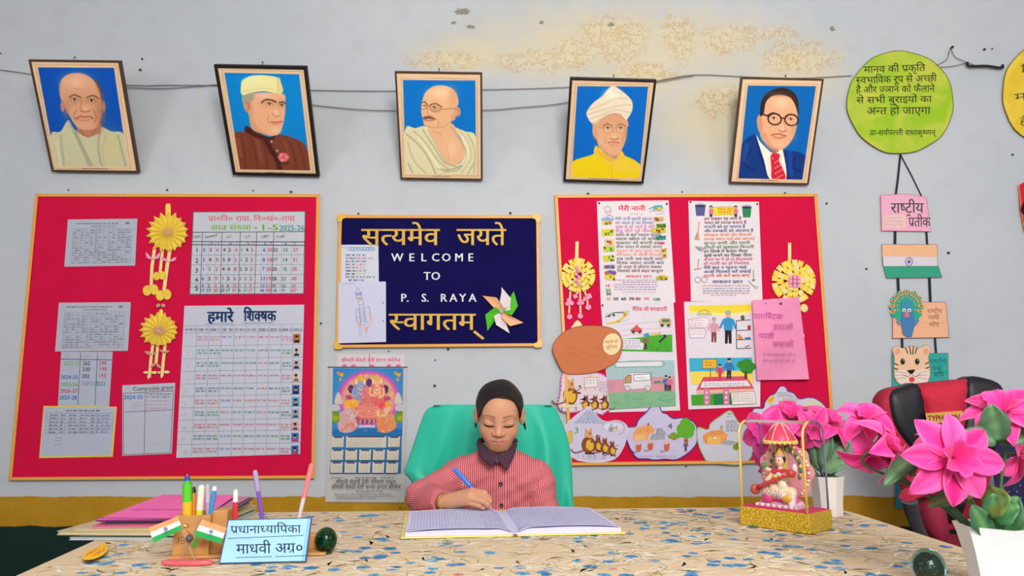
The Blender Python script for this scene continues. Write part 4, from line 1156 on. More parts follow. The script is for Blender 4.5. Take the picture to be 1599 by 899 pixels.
boxes = [(100, 490, 163, 546), (175, 487, 393, 548), (402, 490, 466, 546)] + [(96 + i * 75, 560, 160 + i * 75, 616) for i in range(5)] + [(92 + i * 75, 628, 156 + i * 75, 685) for i in range(5)]
for x0, y0, x1, y1 in boxes:
    s.poly(k((x0, y0), (x1, y0), (x1 - 2, y1), (x0 - 2, y1)), '#d6cfc0'); s.poly(k((x0 + 10, y0 - 2), (x1 - 10, y0 - 2), (x1 - 10, y0 + 7), (x0 + 10, y0 + 7)), '#5b4a6a')
    for j in range(5):
        for i in range(6 if x1 - x0 < 100 else 20): s.text(str(rr.randint(1, 30)), *k((x0 + 8 + i * 9.3, y0 + 20 + j * 8.5))[0], 1.5, '#c0705f' if i == 0 else '#a49da6')
s.text('श्रीमती सेवती देवी पब्लिक स्कूल', *k((118, 742))[0], 5.4, '#33313a', width=94); s.text('श्रीमती सेवती देवी कन्या इण्टर कॉलेज', *k((96, 770))[0], 5.8, '#33313a', width=108)
s.scrawl(*k((225, 788))[0], 600, 2, '#5a5862', .5, rr)
s.scrawl(*k((96, 714))[0], 536, 1.6, '#4a4852', .5, rr); s.scrawl(*k((225, 714))[0], 590, 1.6, '#4a4852', .5, rr); s.scrawl(*k((365, 714))[0], 615, 1.6, '#4a4852', .5, rr)
for x, y, x1 in ((112, 803, 610), (120, 814, 616), (122, 825, 590)): s.scrawl(*k((x, y))[0], x1, 1.3, '#6b6972', .4, rr)
done(s, t)


def deity_art(pa):                           # units: px of the zoomed crop, origin (510,560) x 6.915
    pa.blob(450, 500, 420, 420, '#a8b7c8', .5)
    pa.ell(455, 430, 330, 300, '#c65cae', 40); pa.ell(455, 430, 290, 265, '#d98d8a', 30); pa.ell(455, 420, 265, 240, '#c99a78', 30)
    rr = random.Random(4)
    for i in range(60):
        a = rr.uniform(0, 6.28); r = rr.uniform(200, 270); pa.blob(455 + r * math.cos(a), 420 + r * .9 * math.sin(a), 12, 12, '#dbb088', .7)
    pa.poly([(330, 560), (560, 560), (580, 690), (320, 690)], '#a8566a', 12); pa.poly([(345, 720), (520, 720), (525, 765), (340, 765)], '#cfcfe0', 5, sm=False)
    for i in range(7): pa.ell(365 + i * 24, 675, 8, 22, '#6f4a6c' if i % 2 else '#c7a2a5', 6)
    pa.poly([(60, 820), (60, 760), (450, 740), (840, 760), (840, 840)], '#2f6fa8', 20, sm=False)
    for cx, c in ((265, '#5c3560'), (635, '#5c3560'), (460, '#6a3f74')): pa.ell(cx, 330 if cx != 460 else 260, 34, 46, c, 10)
    for cx, body, skin, crown in ((365, '#8a8fb4', '#8aa0c6', '#d8a83c'), (545, '#d56a66', '#e0b795', '#d8a85a')):   # two seated figures
        pa.poly([(cx - 70, 300), (cx - 40, 275), (cx + 40, 275), (cx + 72, 310), (cx + 95, 480), (cx, 520), (cx - 70, 470)], body, 10); pa.poly([(cx - 30, 290), (cx + 30, 290), (cx + 40, 400), (cx - 36, 400)], skin, 10, .8)
        pa.stroke([(cx - 70, 320), (cx - 82, 380), (cx - 40, 400)], 22, skin, 8); pa.stroke([(cx + 70, 320), (cx + 70, 390), (cx + 30, 420)], 22, skin, 8)
        pa.ell(cx, 255, 26, 32, skin, 6); pa.poly([(cx - 28, 240), (cx - 24, 195), (cx, 165), (cx + 24, 195), (cx + 28, 240)], crown, 6); pa.ell(cx - 44, 250, 9, 30, '#e2d3b0', 6); pa.ell(cx + 44, 250, 9, 30, '#e2d3b0', 6)
        pa.stroke([(cx - 10, 252), (cx - 4, 252)], 4, '#3a2a3a', 3); pa.stroke([(cx + 4, 252), (cx + 12, 252)], 4, '#3a2a3a', 3); pa.stroke([(cx - 6, 272), (cx + 6, 272)], 3, '#a04a4a', 3)
        for i in range(5): pa.stroke([(cx - 30 + i * 2, 300 + i * 20), (cx, 320 + i * 22), (cx + 30 - i * 2, 300 + i * 20)], 6, '#e4c98a' if i % 2 else '#b5506a', 4)
    pa.poly([(400, 300), (450, 330), (470, 480), (500, 530), (400, 540), (360, 500)], '#d8726c', 12, .85); pa.poly([(340, 500), (540, 500), (570, 600), (520, 650), (380, 650), (330, 590)], '#d57f74', 12)
    for y in (520, 550, 580, 610): pa.stroke([(350, y), (450, y + 15), (560, y)], 5, '#e9a58e', 6, .9)
    for cx, sg, top, skin, cloth in ((230, 1, '#e9a53f', '#cda7ac', '#c9a0a6'), (650, -1, '#d9a24a', '#d8b6a0', '#d98a5a')):   # kneeling figures either side
        pa.poly([(cx - 110, 700), (cx - 105, 600), (cx - 40, 560), (cx + 40, 560), (cx + 80, 640), (cx + 100, 740), (cx, 800), (cx - 90, 780)], cloth, 12)
        pa.ell(cx, 550, 34, 40, skin, 8); pa.poly([(cx - 44, 525), (cx - 20, 470), (cx + 30, 470), (cx + 44, 520), (cx, 535)], top, 8); pa.stroke([(cx, 600), (cx + sg * 80, 620), (cx + sg * 100, 570)], 26, skin, 8); pa.stroke([(cx - 60, 770), (cx + sg * 30, 700), (cx + sg * 70, 760)], 30, '#d9825f', 10, .9)
        for i in range(4): pa.stroke([(cx - 60 + i * 25, 600), (cx - 50 + i * 28, 760)], 6, '#a87f86', 6, .7)
        pa.stroke([(cx - 12, 550), (cx - 2, 550)], 4, '#4a2a2a', 3); pa.stroke([(cx + 8, 550), (cx + 18, 550)], 4, '#4a2a2a', 3)
    pa.ell(295, 480, 50, 44, '#e6a23c', 10); pa.ell(600, 510, 34, 40, '#dd5560', 10); pa.ell(240, 420, 40, 26, '#b24a72', 10); pa.ell(650, 430, 40, 26, '#b24a72', 10)
    for cx in (95, 790): pa.poly([(cx - 40, 680), (cx - 40, 590), (cx, 560), (cx + 40, 590), (cx + 40, 680)], '#6f8a2c', 14); pa.blob(cx, 640, 40, 30, '#a8b83e', .8); pa.poly([(cx - 44, 560), (cx - 36, 500), (cx + 36, 500), (cx + 44, 560)], '#b8b2bd', 10)
    for cx in (130, 775): pa.poly([(cx - 45, 480), (cx - 5, 360), (cx + 45, 480)], '#c3b9ae', 12)
    for cx in (150, 768):
        for i in range(6): pa.ell(cx + 26 * math.cos(i), 165 + 18 * math.sin(i * 1.3), 16, 12, '#d4a24a' if i % 2 else '#c98a3a', 5)
        pa.ell(cx, 225, 14, 22, '#b7a04a', 6)
    for i in range(180): pa.blob(rr.uniform(180, 740), rr.uniform(300, 790), 7, 7, rr.choice(['#f0d9c0', '#a85a6a', '#e7b28a', '#8a5a7a', '#f2e2d2']), .55)
    pa.mix(np.full(len(pa.X), .06), '#a598a2'); pa.punch(1.25, .98)


k = conv(490, 540, 3.459)
pq = [k(p)[0] for p in ((104, 120), (483, 120), (478, 484), (98, 484))]
paint_mesh([W(x, y, .0062) for x, y in pq], pq, lambda x, y: ((x - 510) * 6.915, (y - 560) * 6.915), 120, 120, '#2a78b8', deity_art, 'picture', t)
MB().tube([W(512, 573, .007), W(636, 573, .007)], .0022, 6).build('metal_strip', mat('grey_tin', '#6a6466', .4, .6), t)
# ================================================================ posters on the right-hand board
rr = random.Random(31)
s = sheet('poem_poster', 'long white poster with poem under red heading and numbers 10 to 100 below', 'poster', [(932, 314), (1044, 312.7), (1054.5, 472), (938.3, 478)], '#e9dfe6', grp=None)
k = conv(930, 310, 5.285)
s.text('मेरी नानी', *k((188, 98))[0], 6.2, '#dc4a5a', width=42, bold=.03)
s.scrawl(*k((290, 135))[0], 1006, 2.6, '#e0a8a0', .6, rr)
LN = [('मेरी नानी खाती खाजा', '#5a64b4'), ('पर आता है रस विचारा', '#5a64b4'), ('सूख से हो जाते है मोटे', '#c65aa6'), ('हैलू पीते पूरे पीला', '#c65aa6'), ('सवेरा के बाद पकाया फुलका', '#33343e'), ('लाता खोल दो समोसा', '#33343e'), ('शुक्रवार को बनायी हार', '#3a5a3c'), ('शाम भजन से सबको जगाए', '#3a5a3c'), ('गुरुवार के बाद घूमने जाती', '#e58a72'), ('शनिवार में मीठी मिठाई', '#e58a72'), ('सब नाती अब खाती जाए', '#4f4a72'), ('दिवस आकर अच्छी बात', '#4f4a72'), ('जो उतरा से बोलना सबका', '#6b4a44'), ('जिसको खोजे बाहर बाजूला', '#6b4a44')]
for i, (t_, c) in enumerate(LN): s.text(t_, *k((160 + i * 1.3, 178 + i * 33))[0], 3.9, c, width=(58 if i < 4 else 70) + (i % 3) * 2, bold=.02)
s.text('आकलन प्रश्न', *k((245, 653))[0], 4, '#d8485c', width=41, bold=.02)
for j, y in enumerate((678, 695, 715, 735, 755, 778)): s.scrawl(*k((155 if j not in (1, 5) else 225, y))[0], 1029 - j, 1.6, ['#b06a9c', '#b06a9c', '#7a6ac0', '#a86aa8', '#8a7ac0', '#cdb0dc'][j], .45, rr)
for t_, x, y, c in (('10', 76, 730, '#d8606a'), ('20', 82, 768, '#3f8a46'), ('30', 86, 797, '#33404a'), ('40', 84, 838, '#dba888'), ('50', 146, 838, '#3a5a44'), ('60', 210, 838, '#44446a'), ('70', 275, 838, '#2a3040'), ('80', 330, 838, '#a8507a'), ('90', 400, 838, '#e07a8a'), ('100', 470, 842, '#2f8a4a')): s.text(t_, *k((x, y))[0], 4.5, c, bold=.03, xs=1.25)
s.line(k((70, 165), (105, 140), (130, 140), (150, 160)), .6, '#7a9ac0'); s.ring(*k((100, 90))[0], 5.2, 5, .5, '#6a7a9a'); s.ring(*k((108, 115))[0], 3.4, 4.2, .4, '#8a8aa0'); s.poly(k((45, 165), (90, 150), (150, 165), (150, 180), (50, 180)), '#8fb4dc')
for x0, y0, x1, y1, c, c2 in ((55, 182, 138, 215, '#e0c65a', '#d98a6a'), (50, 250, 150, 308, '#d8d03a', '#5a8a3a'), (75, 330, 155, 388, '#e7c9a0', '#d86a4a'), (62, 390, 158, 438, '#c9cc3a', '#3a9a7a'), (62, 465, 156, 518, '#d8d03a', '#3a9a9a'), (68, 545, 158, 578, '#8a7aa4', '#6a5a84'), (74, 620, 164, 672, '#e2d24a', '#e2d24a'),
                         (480, 150, 560, 188, '#d8a86a', '#a86a3a'), (500, 205, 580, 240, '#6a9a3a', '#3a6a2a'), (465, 240, 580, 282, '#d8c83a', '#8a4a3a'), (495, 305, 580, 340, '#2fa09a', '#1f6a7a'), (545, 410, 590, 490, '#e4c47a', '#c4824a'), (500, 632, 600, 672, '#c9b92a', '#8a8a1a')):
    if x0 in (74, 500) and y0 > 600: s.ell(*k(((x0 + x1) / 2, (y0 + y1) / 2))[0], (x1 - x0) / 10.6, (y1 - y0) / 10.6, c)
    else: s.poly(k((x0, y0 + 4), (x1, y0), (x1, y1 - 4), (x0 + 4, y1)), c)
    for n_ in range(4): s.ell(*k((rr.uniform(x0 + 12, x1 - 12), rr.uniform(y0 + 10, y1 - 8)))[0], 2.4, 1.6, c2 if n_ % 2 else '#6b5a2a', rot=rr.uniform(0, 90), n=8)
s.ell(*k((120, 605))[0], 4, 3, '#5a62a8'); s.ell(*k((150, 612))[0], 4, 3.4, '#7a5aa0'); s.ell(*k((95, 612))[0], 4, 3, '#b06a5a'); s.ell(*k((545, 365))[0], 5.5, 2, '#d88a8a'); s.ell(*k((545, 366))[0], 4, 1, '#c0506a')
s.line(k((440, 85), (490, 60), (545, 55), (555, 78), (470, 90)), .9, '#3aa0a8'); s.poly(k((480, 62), (545, 55), (545, 72), (480, 80)), '#5ab4b8'); s.poly(k((505, 75), (545, 70), (545, 92), (510, 94)), '#e2c83a'); s.line(k((440, 105), (570, 98)), .4, '#9a8aa0')
s.line(k((500, 130), (570, 118)), .4, '#9a8aa0')
for x in (30, 588): s.ell(*k((x, 36 + (x > 100) * 6))[0], 1.5, 1.5, '#2a2a2a', n=10)
done(s)

s = sheet('cleanliness_poster', 'long white poster with blue and green buckets above lines of coloured verse', 'poster', [(1075, 313.5), (1185, 315), (1190.7, 470), (1079, 470)], '#e9dfe6')
k = conv(1050, 300, 4.085)
for x, c, w_, y in ((178, '#5a5f94', 34, 75), (474, '#2f8a58', 30, 85)):
    s.poly(k((x - w_, y + 12), (x + w_, y + 12), (x + w_ * .78, y + 76), (x - w_ * .78, y + 76)), c); s.ell(*k((x, y + 12))[0], w_ / 4.085, 2, '#3a3a54'); s.line([k((x + w_ * math.cos(R(a)), y + 12 - 14 * math.sin(R(a))))[0] for a in range(0, 181, 20)], .7, '#33334a')
s.poly(k((240, 95), (395, 90), (420, 110), (400, 145), (262, 148), (265, 115)), '#f0dc3a'); s.line(k((258, 95), (395, 92), (395, 142), (262, 146)), .5, '#8a6a3a', True)
s.text('सबका काम', *k((285, 117))[0], 4.2, '#d87a3a', width=25, bold=.02); s.text('सफाई', *k((290, 137))[0], 4.2, '#d87a3a', width=21, bold=.02)
for x in (246, 404): s.ell(*k((x, 95))[0], 2.6, 2.8, '#3a2a2a'); s.ell(*k((x, 100))[0], 2, 2.2, '#d8a080'); s.poly(k((x - 14, 108), (x + 14, 108), (x + 12, 140), (x - 12, 140)), '#e07a8a'); s.poly(k((x - 10, 140), (x + 10, 140), (x + 8, 158), (x - 8, 158)), '#3a3a4a')
LN = [('हम सबका यह काम है', '#7a2f3a', 58), ('भारत को स्वच्छ बनाना है', '#7a2f3a', 66), ('गन्दगी को दूर भगाना है', '#34447e', 64), ('और स्वच्छता को अपनाना है', '#34447e', 77), ('स्वच्छता लाओ और फैलाओ', '#e0804a', 74), ('स्वच्छ भारत भाई सब अपनाएं', '#e0804a', 79), ('सुन्दर नगरी और गंदगी', '#3f7a44', 72), ('दोस्तों को खुशहाल जिन्दगी', '#3f7a44', 78), ('हर डिब्बे में कचरा गीला', '#2f3036', 68), ('सूखे कचरे का डिब्बा नीला', '#2f3036', 75), ('कचरा घर में हो या विद्यालय', '#c8508a', 76), ('हो गंदगी का हो निवारण', '#c8508a', 71), ('मेरी बात न भूलना भाई', '#34447e', 67), ('आओ मिलकर करें सफाई', '#2f4a9a', 74), ('गंदगी की करें बाय-बाय', '#dc5a48', 72)]
for i, (t_, c, w_) in enumerate(LN): s.text(t_, *k((203 - i * .3, 178 + i * 26))[0], 3.9, c, width=w_, bold=.02, rot=-.6)
s.text('आकलन प्रश्न', *k((252, 580))[0], 4.4, '#34447e', width=48, bold=.02)
for j, y in enumerate((600, 618, 634, 648, 660)): s.scrawl(*k((195 if j < 4 else 245, y))[0], 1171 - (j == 4) * 20, 1.7, ['#c87a8a', '#7a8ac0', '#6a9a7a', '#c87a9a', '#d8a0b0'][j], .45, rr)
s.line(k((172, 190), (162, 260)), 1, '#b0805a'); s.poly(k((158, 255), (168, 258), (172, 305), (140, 300)), '#c9a27a'); s.line(k((158, 262), (150, 300)), .4, '#6a4a3a')
for n_ in range(9): s.line(k((150 + rr.uniform(-10, 40), 350 + rr.uniform(-8, 20)), (170 + rr.uniform(-10, 40), 370 + rr.uniform(-20, 15))), .5, '#6a6a6a')
s.line(k((168, 425), (162, 480)), .8, '#7a4a3a'); s.line(k((140, 492), (182, 486)), 1.2, '#c06a6a'); s.line(k((517, 495), (518, 550)), .8, '#5a7a4a'); s.ell(*k((518, 560))[0], 2.2, 1.7, '#5a8a3a'); s.line(k((485, 565), (525, 605)), .8, '#6a6a7a'); s.ring(*k((533, 607))[0], 2.2, 2, .6, '#6a7a5a')
for x in (163, 205): s.ring(*k((x, 558))[0], 4.6, 4.4, .5, '#5a5a6a')
for x, y in ((116, 62), (541, 74)): s.ell(*k((x, y))[0], 1.5, 1.5, '#2a2a2a', n=10)
done(s)


def child(s, x, y, h, top, legs, hair='#3a2a26', k=None):          # small drawn person; y = feet, h = height in px
    s.poly([(x - h * .1, y), (x - h * .1, y - h * .42), (x + h * .1, y - h * .42), (x + h * .1, y), (x + h * .02, y), (x, y - h * .3), (x - h * .02, y)], legs)
    s.poly([(x - h * .13, y - h * .4), (x - h * .15, y - h * .74), (x, y - h * .8), (x + h * .15, y - h * .74), (x + h * .13, y - h * .4)], top)
    s.line([(x - h * .14, y - h * .7), (x - h * .24, y - h * .48)], h * .07, top); s.line([(x + h * .14, y - h * .7), (x + h * .22, y - h * .46)], h * .07, top)
    s.ell(x, y - h * .88, h * .085, h * .1, '#dfb496'); s.ell(x, y - h * .935, h * .09, h * .065, hair)


s = sheet('story_poster', 'white poster with road drawing above and drawing of a white van below', 'poster', [(938, 473), (1051.6, 471), (1062, 640.6), (951, 643.5)], '#e4dce8', off=BO + .0012)
k = conv(850, 470, 3.457)
s.text('वैदिक की समझदारी', *k((475, 52))[0], 5, '#d8405a', width=54, bold=.025)
s.line(k((330, 68), (455, 52), (458, 100), (335, 125)), .4, '#8a8a94', True); s.line(k((332, 85), (380, 62), (430, 62)), 1.6, '#4a6a3a'); s.line(k((340, 122), (400, 112), (440, 75), (448, 58)), 3, '#e0c83a'); s.ell(*k((400, 108))[0], 4, 1.8, '#d0b43a'); s.ell(*k((350, 80))[0], 2, 2, '#4a4a4a'); s.ell(*k((375, 76))[0], 2, 2, '#4a4a4a'); s.ell(*k((435, 72))[0], 2.4, 3.6, '#c9a23a')
for y0, y1 in ((125, 105), (158, 142), (186, 164)): s.line(k((415, y0), (690, y1)), .6, '#d9a0ae')
s.poly(k((618, 100), (640, 90), (680, 92), (688, 128), (622, 132)), '#c9b88a'); s.poly(k((635, 98), (676, 98), (678, 112), (636, 114)), '#6a7a54')
for x in (636, 670): s.ell(*k((x, 131))[0], 2.6, 2.6, '#4a4a44')
s.poly(k((465, 155), (485, 140), (500, 125), (510, 140), (528, 150), (528, 165), (470, 168)), '#dc5a5a')
for x in (480, 515): s.ell(*k((x, 166))[0], 2.6, 2.6, '#5a4a4a')
s.poly(k((412, 205), (500, 198), (600, 182), (690, 180), (692, 275), (420, 270)), '#4fae38'); s.poly(k((412, 205), (515, 205), (520, 222), (540, 230), (530, 262), (415, 258)), '#e9e4ee')
for y in (218, 230, 242, 252): s.scrawl(*k((418, y))[0], 1002, 1.6, '#8a8a9a', .4, rr)
child(s, *k((546, 262))[0], 24, '#8a6a4a', '#4a3a3a'); s.poly(k((535, 180), (560, 170), (570, 188), (540, 196)), '#3a9ac0'); s.poly(k((575, 178), (615, 172), (618, 182), (580, 188)), '#e0c24a'); s.line(k((622, 220), (655, 190)), 3, '#3a3a44'); s.ell(*k((650, 188))[0], 2.4, 2.4, '#4a3a3a'); s.ell(*k((625, 172))[0], 2, 2.2, '#dfb496')
for n_ in range(40): s.line(k(*(lambda x, y: ((x, y), (x + 3, y - 9)))(rr.uniform(540, 685), rr.uniform(225, 272))), .5, '#3a8f2c')
s.poly(k((335, 330), (700, 318), (705, 420), (340, 430)), '#a9c6cc'); s.poly(k((338, 425), (705, 405), (707, 485), (345, 500)), '#d997a4'); s.poly(k((345, 495), (707, 482), (710, 565), (352, 585)), '#86b892')
s.line(k((372, 340), (385, 328), (500, 322), (640, 322), (650, 340), (635, 355), (500, 356), (385, 358)), .7, '#4f9a58', True); s.poly(k((388, 334), (630, 326), (636, 348), (390, 354)), '#e6e2ec')
s.poly(k((430, 400), (455, 388), (478, 388), (570, 388), (578, 470), (432, 478)), '#e2dfe8'); s.poly(k((482, 398), (572, 392), (574, 425), (485, 432)), '#f0edf2'); s.line(k((482, 398), (572, 392), (574, 425), (485, 432)), .8, '#3a3a44', True); s.line(k((430, 400), (455, 388), (578, 385), (580, 468), (432, 480)), .5, '#6a6a7a', True); s.poly(k((436, 412), (450, 398), (468, 398), (468, 440), (436, 442)), '#c99a6a'); s.line(k((436, 412), (450, 398), (468, 398), (468, 440), (436, 442)), .8, '#2a2a34', True); s.scrawl(*k((500, 418))[0], 1009, 1.8, '#8a8a9a', .4, rr)
for x in (450, 558): s.ell(*k((x, 470))[0], 4, 4, '#e8e4e8'); s.ring(*k((x, 470))[0], 4, 4, .8, '#5a5a64'); s.ell(*k((x, 470))[0], 1, 1, '#c0405a')
child(s, *k((657, 485))[0], 25, '#3a78b8', '#2f3a54'); child(s, *k((676, 485))[0], 23, '#d9708a', '#3a2a30'); s.poly(k((590, 432), (628, 430), (628, 442), (592, 444)), '#4f8a7a')
for n_ in range(30): y = rr.uniform(505, 560); x = rr.uniform(360, 690); s.line(k((x, y), (x + rr.uniform(8, 30), y - 1)), .4, '#74a882')
s.ell(*k((314, 22))[0], 1.5, 1.5, '#2a2a2a', n=10)
done(s)

s = sheet('comic_poster', 'white poster with two comic panels of blue shirted people, yellow and green background', 'poster', [(1068, 471), (1188, 468.5), (1187, 634.5), (1075, 639)], '#e6dde8', off=BO + .0012)
k = conv(1050, 460, 3.21)
s.poly(k((82, 55), (395, 48), (396, 82), (300, 95), (180, 90), (84, 84)), '#f1da45'); s.poly(k((84, 82), (180, 88), (300, 92), (396, 80), (396, 95), (300, 108), (180, 104), (86, 96)), '#f3e6a0')
s.line([k((160 + 35 * math.cos(R(a)), 102 - 24 * math.sin(R(a))))[0] for a in range(0, 181, 20)] , .6, '#3a3a44', True); s.scrawl(*k((135, 98))[0], 1108, 1.7, '#3a4a8a', .5, rr)
for o in ([(78, 125), (160, 112), (182, 118), (186, 140), (168, 166), (85, 164)], [(80, 170), (160, 170), (168, 190), (160, 216), (88, 216)]): s.poly(k(*o), '#efe6ec'); s.line(k(*o), .7, '#d0607a' if o[0][1] == 125 else '#7a6ab0', True)
for y in (132, 146, 158, 185, 200): s.scrawl(*k((90, y))[0], 1099, 1.6, '#d890a0', .4, rr)
child(s, *k((208, 238))[0], 39, '#dba0b4', '#8a4a4a', '#b0a4a4'); child(s, *k((280, 245))[0], 52, '#3a97d0', '#26262e', '#aab0b4')
s.line(k((320, 130), (390, 126)), 1, '#2f2a34'); s.line(k((320, 130), (322, 270), (395, 268)), 1.1, '#2f2a34'); s.line(k((321, 180), (392, 176)), 1, '#2f2a34'); s.line(k((322, 226), (392, 224)), 1, '#2f2a34'); s.poly(k((376, 155), (392, 152), (393, 176), (378, 178)), '#a83a54'); s.poly(k((328, 195), (340, 200), (356, 222), (330, 224)), '#e08a4a'); s.poly(k((362, 214), (392, 212), (392, 224), (364, 226)), '#4a7ac0'); s.line(k((366, 262), (386, 254)), 1.4, '#3a5a8a'); s.ell(*k((352, 114))[0], 3.2, 3.6, '#4f6a3a'); s.poly(k((346, 122), (360, 122), (358, 130), (348, 130)), '#4a4a54')
s.poly(k((84, 318), (400, 314), (402, 385), (88, 390)), '#43b1d6'); s.poly(k((90, 385), (402, 380), (405, 450), (96, 450)), '#f3d95c'); s.poly(k((150, 325), (222, 322), (222, 368), (152, 370)), '#f0b93a'); s.line(k((150, 325), (222, 322), (222, 368), (152, 370)), .8, '#4a4a3a', True); s.line(k((190, 370), (190, 420)), 1.2, '#4a3a34'); s.scrawl(*k((165, 342))[0], 1115, 1.8, '#b06a2a', .5, rr); s.scrawl(*k((165, 356))[0], 1113, 1.8, '#b06a2a', .5, rr)
s.poly(k((155, 412), (370, 408), (410, 470), (120, 478)), '#d9526a'); s.poly(k((150, 436), (375, 430), (392, 458), (140, 466)), '#efe6ec'); s.scrawl(*k((160, 448))[0], 1163, 1.7, '#7a7a8a', .4, rr); s.scrawl(*k((160, 458))[0], 1166, 1.7, '#7a7a8a', .4, rr); s.poly(k((120, 478), (410, 470), (412, 486), (122, 496)), '#e9b9a4')
for cx, cy, r_ in ((345, 350, 7), (372, 345, 9), (392, 360, 8), (365, 372, 8), (385, 380, 6)): s.ell(*k((cx, cy))[0], r_, r_ * .85, '#3a8f34')
s.poly(k((362, 385), (374, 385), (376, 420), (360, 420)), '#5a3f34'); child(s, *k((238, 430))[0], 26, '#d8406a', '#d8406a'); child(s, *k((284, 422))[0], 33, '#3a7ab8', '#26304a')
s.poly(k((94, 502), (250, 494), (300, 492), (302, 550), (98, 554)), '#4ba434'); s.poly(k((205, 498), (300, 494), (300, 550), (208, 552)), '#2f7f4a')
for x in (172, 270):
    s.poly(k((x - 14, 470), (x + 14, 470), (x + 16, 550), (x - 14, 552)), '#d97aa4')
    for y in (490, 515, 540): s.ell(*k((x, y))[0], 2, 2, '#f0d6e2', n=8)
s.poly(k((292, 490), (405, 484), (415, 492), (418, 545), (300, 552)), '#efe6e4'); s.line(k((292, 490), (405, 484), (415, 492), (418, 545), (300, 552)), .5, '#5a5a64', True)
for y in (500, 512, 524, 536): s.scrawl(*k((302, y))[0], 1177, 1.7, '#9a949a', .4, rr)
done(s)

# pink paper bag with a wire ring
t = thing('paper_bag', 'pink paper bag with Hindi handwriting hung by a wire ring on the right board', 'bag', W(1222, 593))
m = MB(); q = [(1174.6, 468.7), (1247.8, 463.7), (1263.4, 592), (1182.4, 593.3)]
n = 9; pts = []
f = quadmap(q)
for j in range(n):
    for i in range(n):
        u, v = i / (n - 1), j / (n - 1); b = math.sin(math.pi * u) * math.sin(math.pi * min(1, v * 1.1 + .05)) * .03; pts.append(W(*f(u, v), .039 + max(0, b) + .006 * math.sin(5 * u + 3 * v)))
PINKP = mat('pink_bag_paper', '#f291bd', .65, noise=.05, scale=14); m.grid(pts, n, n)
back = [W(*f(i / 8, j / 8), .0335) for j in range(n) for i in range(n)]; m.grid(back, n, n)
for i in range(8):
    for a, b in (((i, 0), (i + 1, 0)), ((i, 8), (i + 1, 8)), ((0, i), (0, i + 1)), ((8, i), (8, i + 1))):
        ia, ib = a[1] * n + a[0], b[1] * n + b[0]; m.f.append([ia, ib, 81 + ib, 81 + ia]); m.m.append(0); m.c.append(None)
m.build('bag_body', PINKP, t, smooth=40)
bm_ = lambda x, y, o: (lambda p: p)(W(x, y, .0445 + o + max(0, math.sin(math.pi * min(max((x - 1176 - (y - 468) * .1) / 78, 0), 1)) * math.sin(math.pi * min(1, max(0, (y - 466) / 127) * 1.1 + .05)) * .03) + .0055))
s = Sheet(0, mapper=bm_); k = conv(1050, 460, 3.21)
for t_, x, y, w_ in (('प्लास्टिक', 408, 120, 46), ('हटाओ', 510, 172, 30), ('धरती', 432, 218, 25), ('बचाओ', 506, 258, 32)): s.text(t_, *k((x, y))[0], 7.5, '#cc62ac', width=w_)
for x, y in ((455, 302), (455, 334)): s.scrawl(*k((x, y))[0], 1243, 2.6, '#b27ab2', .5, rr)
tag(s.mb.build('handwriting', PRINT, t), kind='stuff')
m = MB(); m.tube([W(1196.5, 476, .052), W(1199, 469, .047), W(1206, 465.5, .041), W(1214, 467, .041), W(1219, 473.5, .047), W(1219.5, 475.5, .052)], .0017, 6)
m.build('wire_ring', STEEL, t, smooth=True)
m = MB()
for x, y in ((1196, 475), (1219, 474)): m.lathe([(.0035, 0), (.0055, 0), (.0055, .002), (.0035, .002)], W(x, y, .0505), (0, -1, 0), 12)
m.build('eyelet', mat('dark_eyelet', '#5a2440', .5), t)

# ---- cut-out story cards along the foot of the board


def cutout(name, lab, pts, col, edge, w_, off=BO + .003, n=4, cat='paper cutout', grp='cut-out story cards along the foot of the right board'):
    s = Sheet(off); s.name = name; s.lab = (lab, cat, grp); o = smooth_pts(pts, n)
    s.paper(o, col, edge, .0012); s.line(o, w_, edge, True); return s


def critter(s, x, y, h, flip=1, body='#8a4a34', belly='#e6b93a', hat=False):    # small drawn animal sitting up, tail behind
    s.line(smooth_pts([(x - flip * h * .2, y - h * .1), (x - flip * h * .5, y - h * .02), (x - flip * h * .65, y - h * .15)], 3, False), h * .05, body)
    s.ell(x, y - h * .32, h * .26, h * .32, body); s.ell(x + flip * h * .05, y - h * .3, h * .15, h * .22, belly)
    s.poly([(x - h * .14, y - h * .62), (x - h * .12, y - h * .98), (x, y - h * .82), (x + h * .12, y - h * .98), (x + h * .14, y - h * .62), (x + flip * h * .34, y - h * .66), (x + flip * h * .1, y - h * .56)], '#d8a06a' if hat else body)
    s.ell(x + flip * h * .34, y - h * .66, h * .04, h * .035, '#2a1a1a', n=8); s.ell(x + flip * h * .06, y - h * .74, h * .03, h * .03, '#1a1212', n=8)
    s.line([(x + flip * h * .1, y - h * .45), (x + flip * h * .34, y - h * .42)], h * .08, body); s.line([(x - h * .1, y), (x + flip * h * .22, y)], h * .07, '#5a2f22')


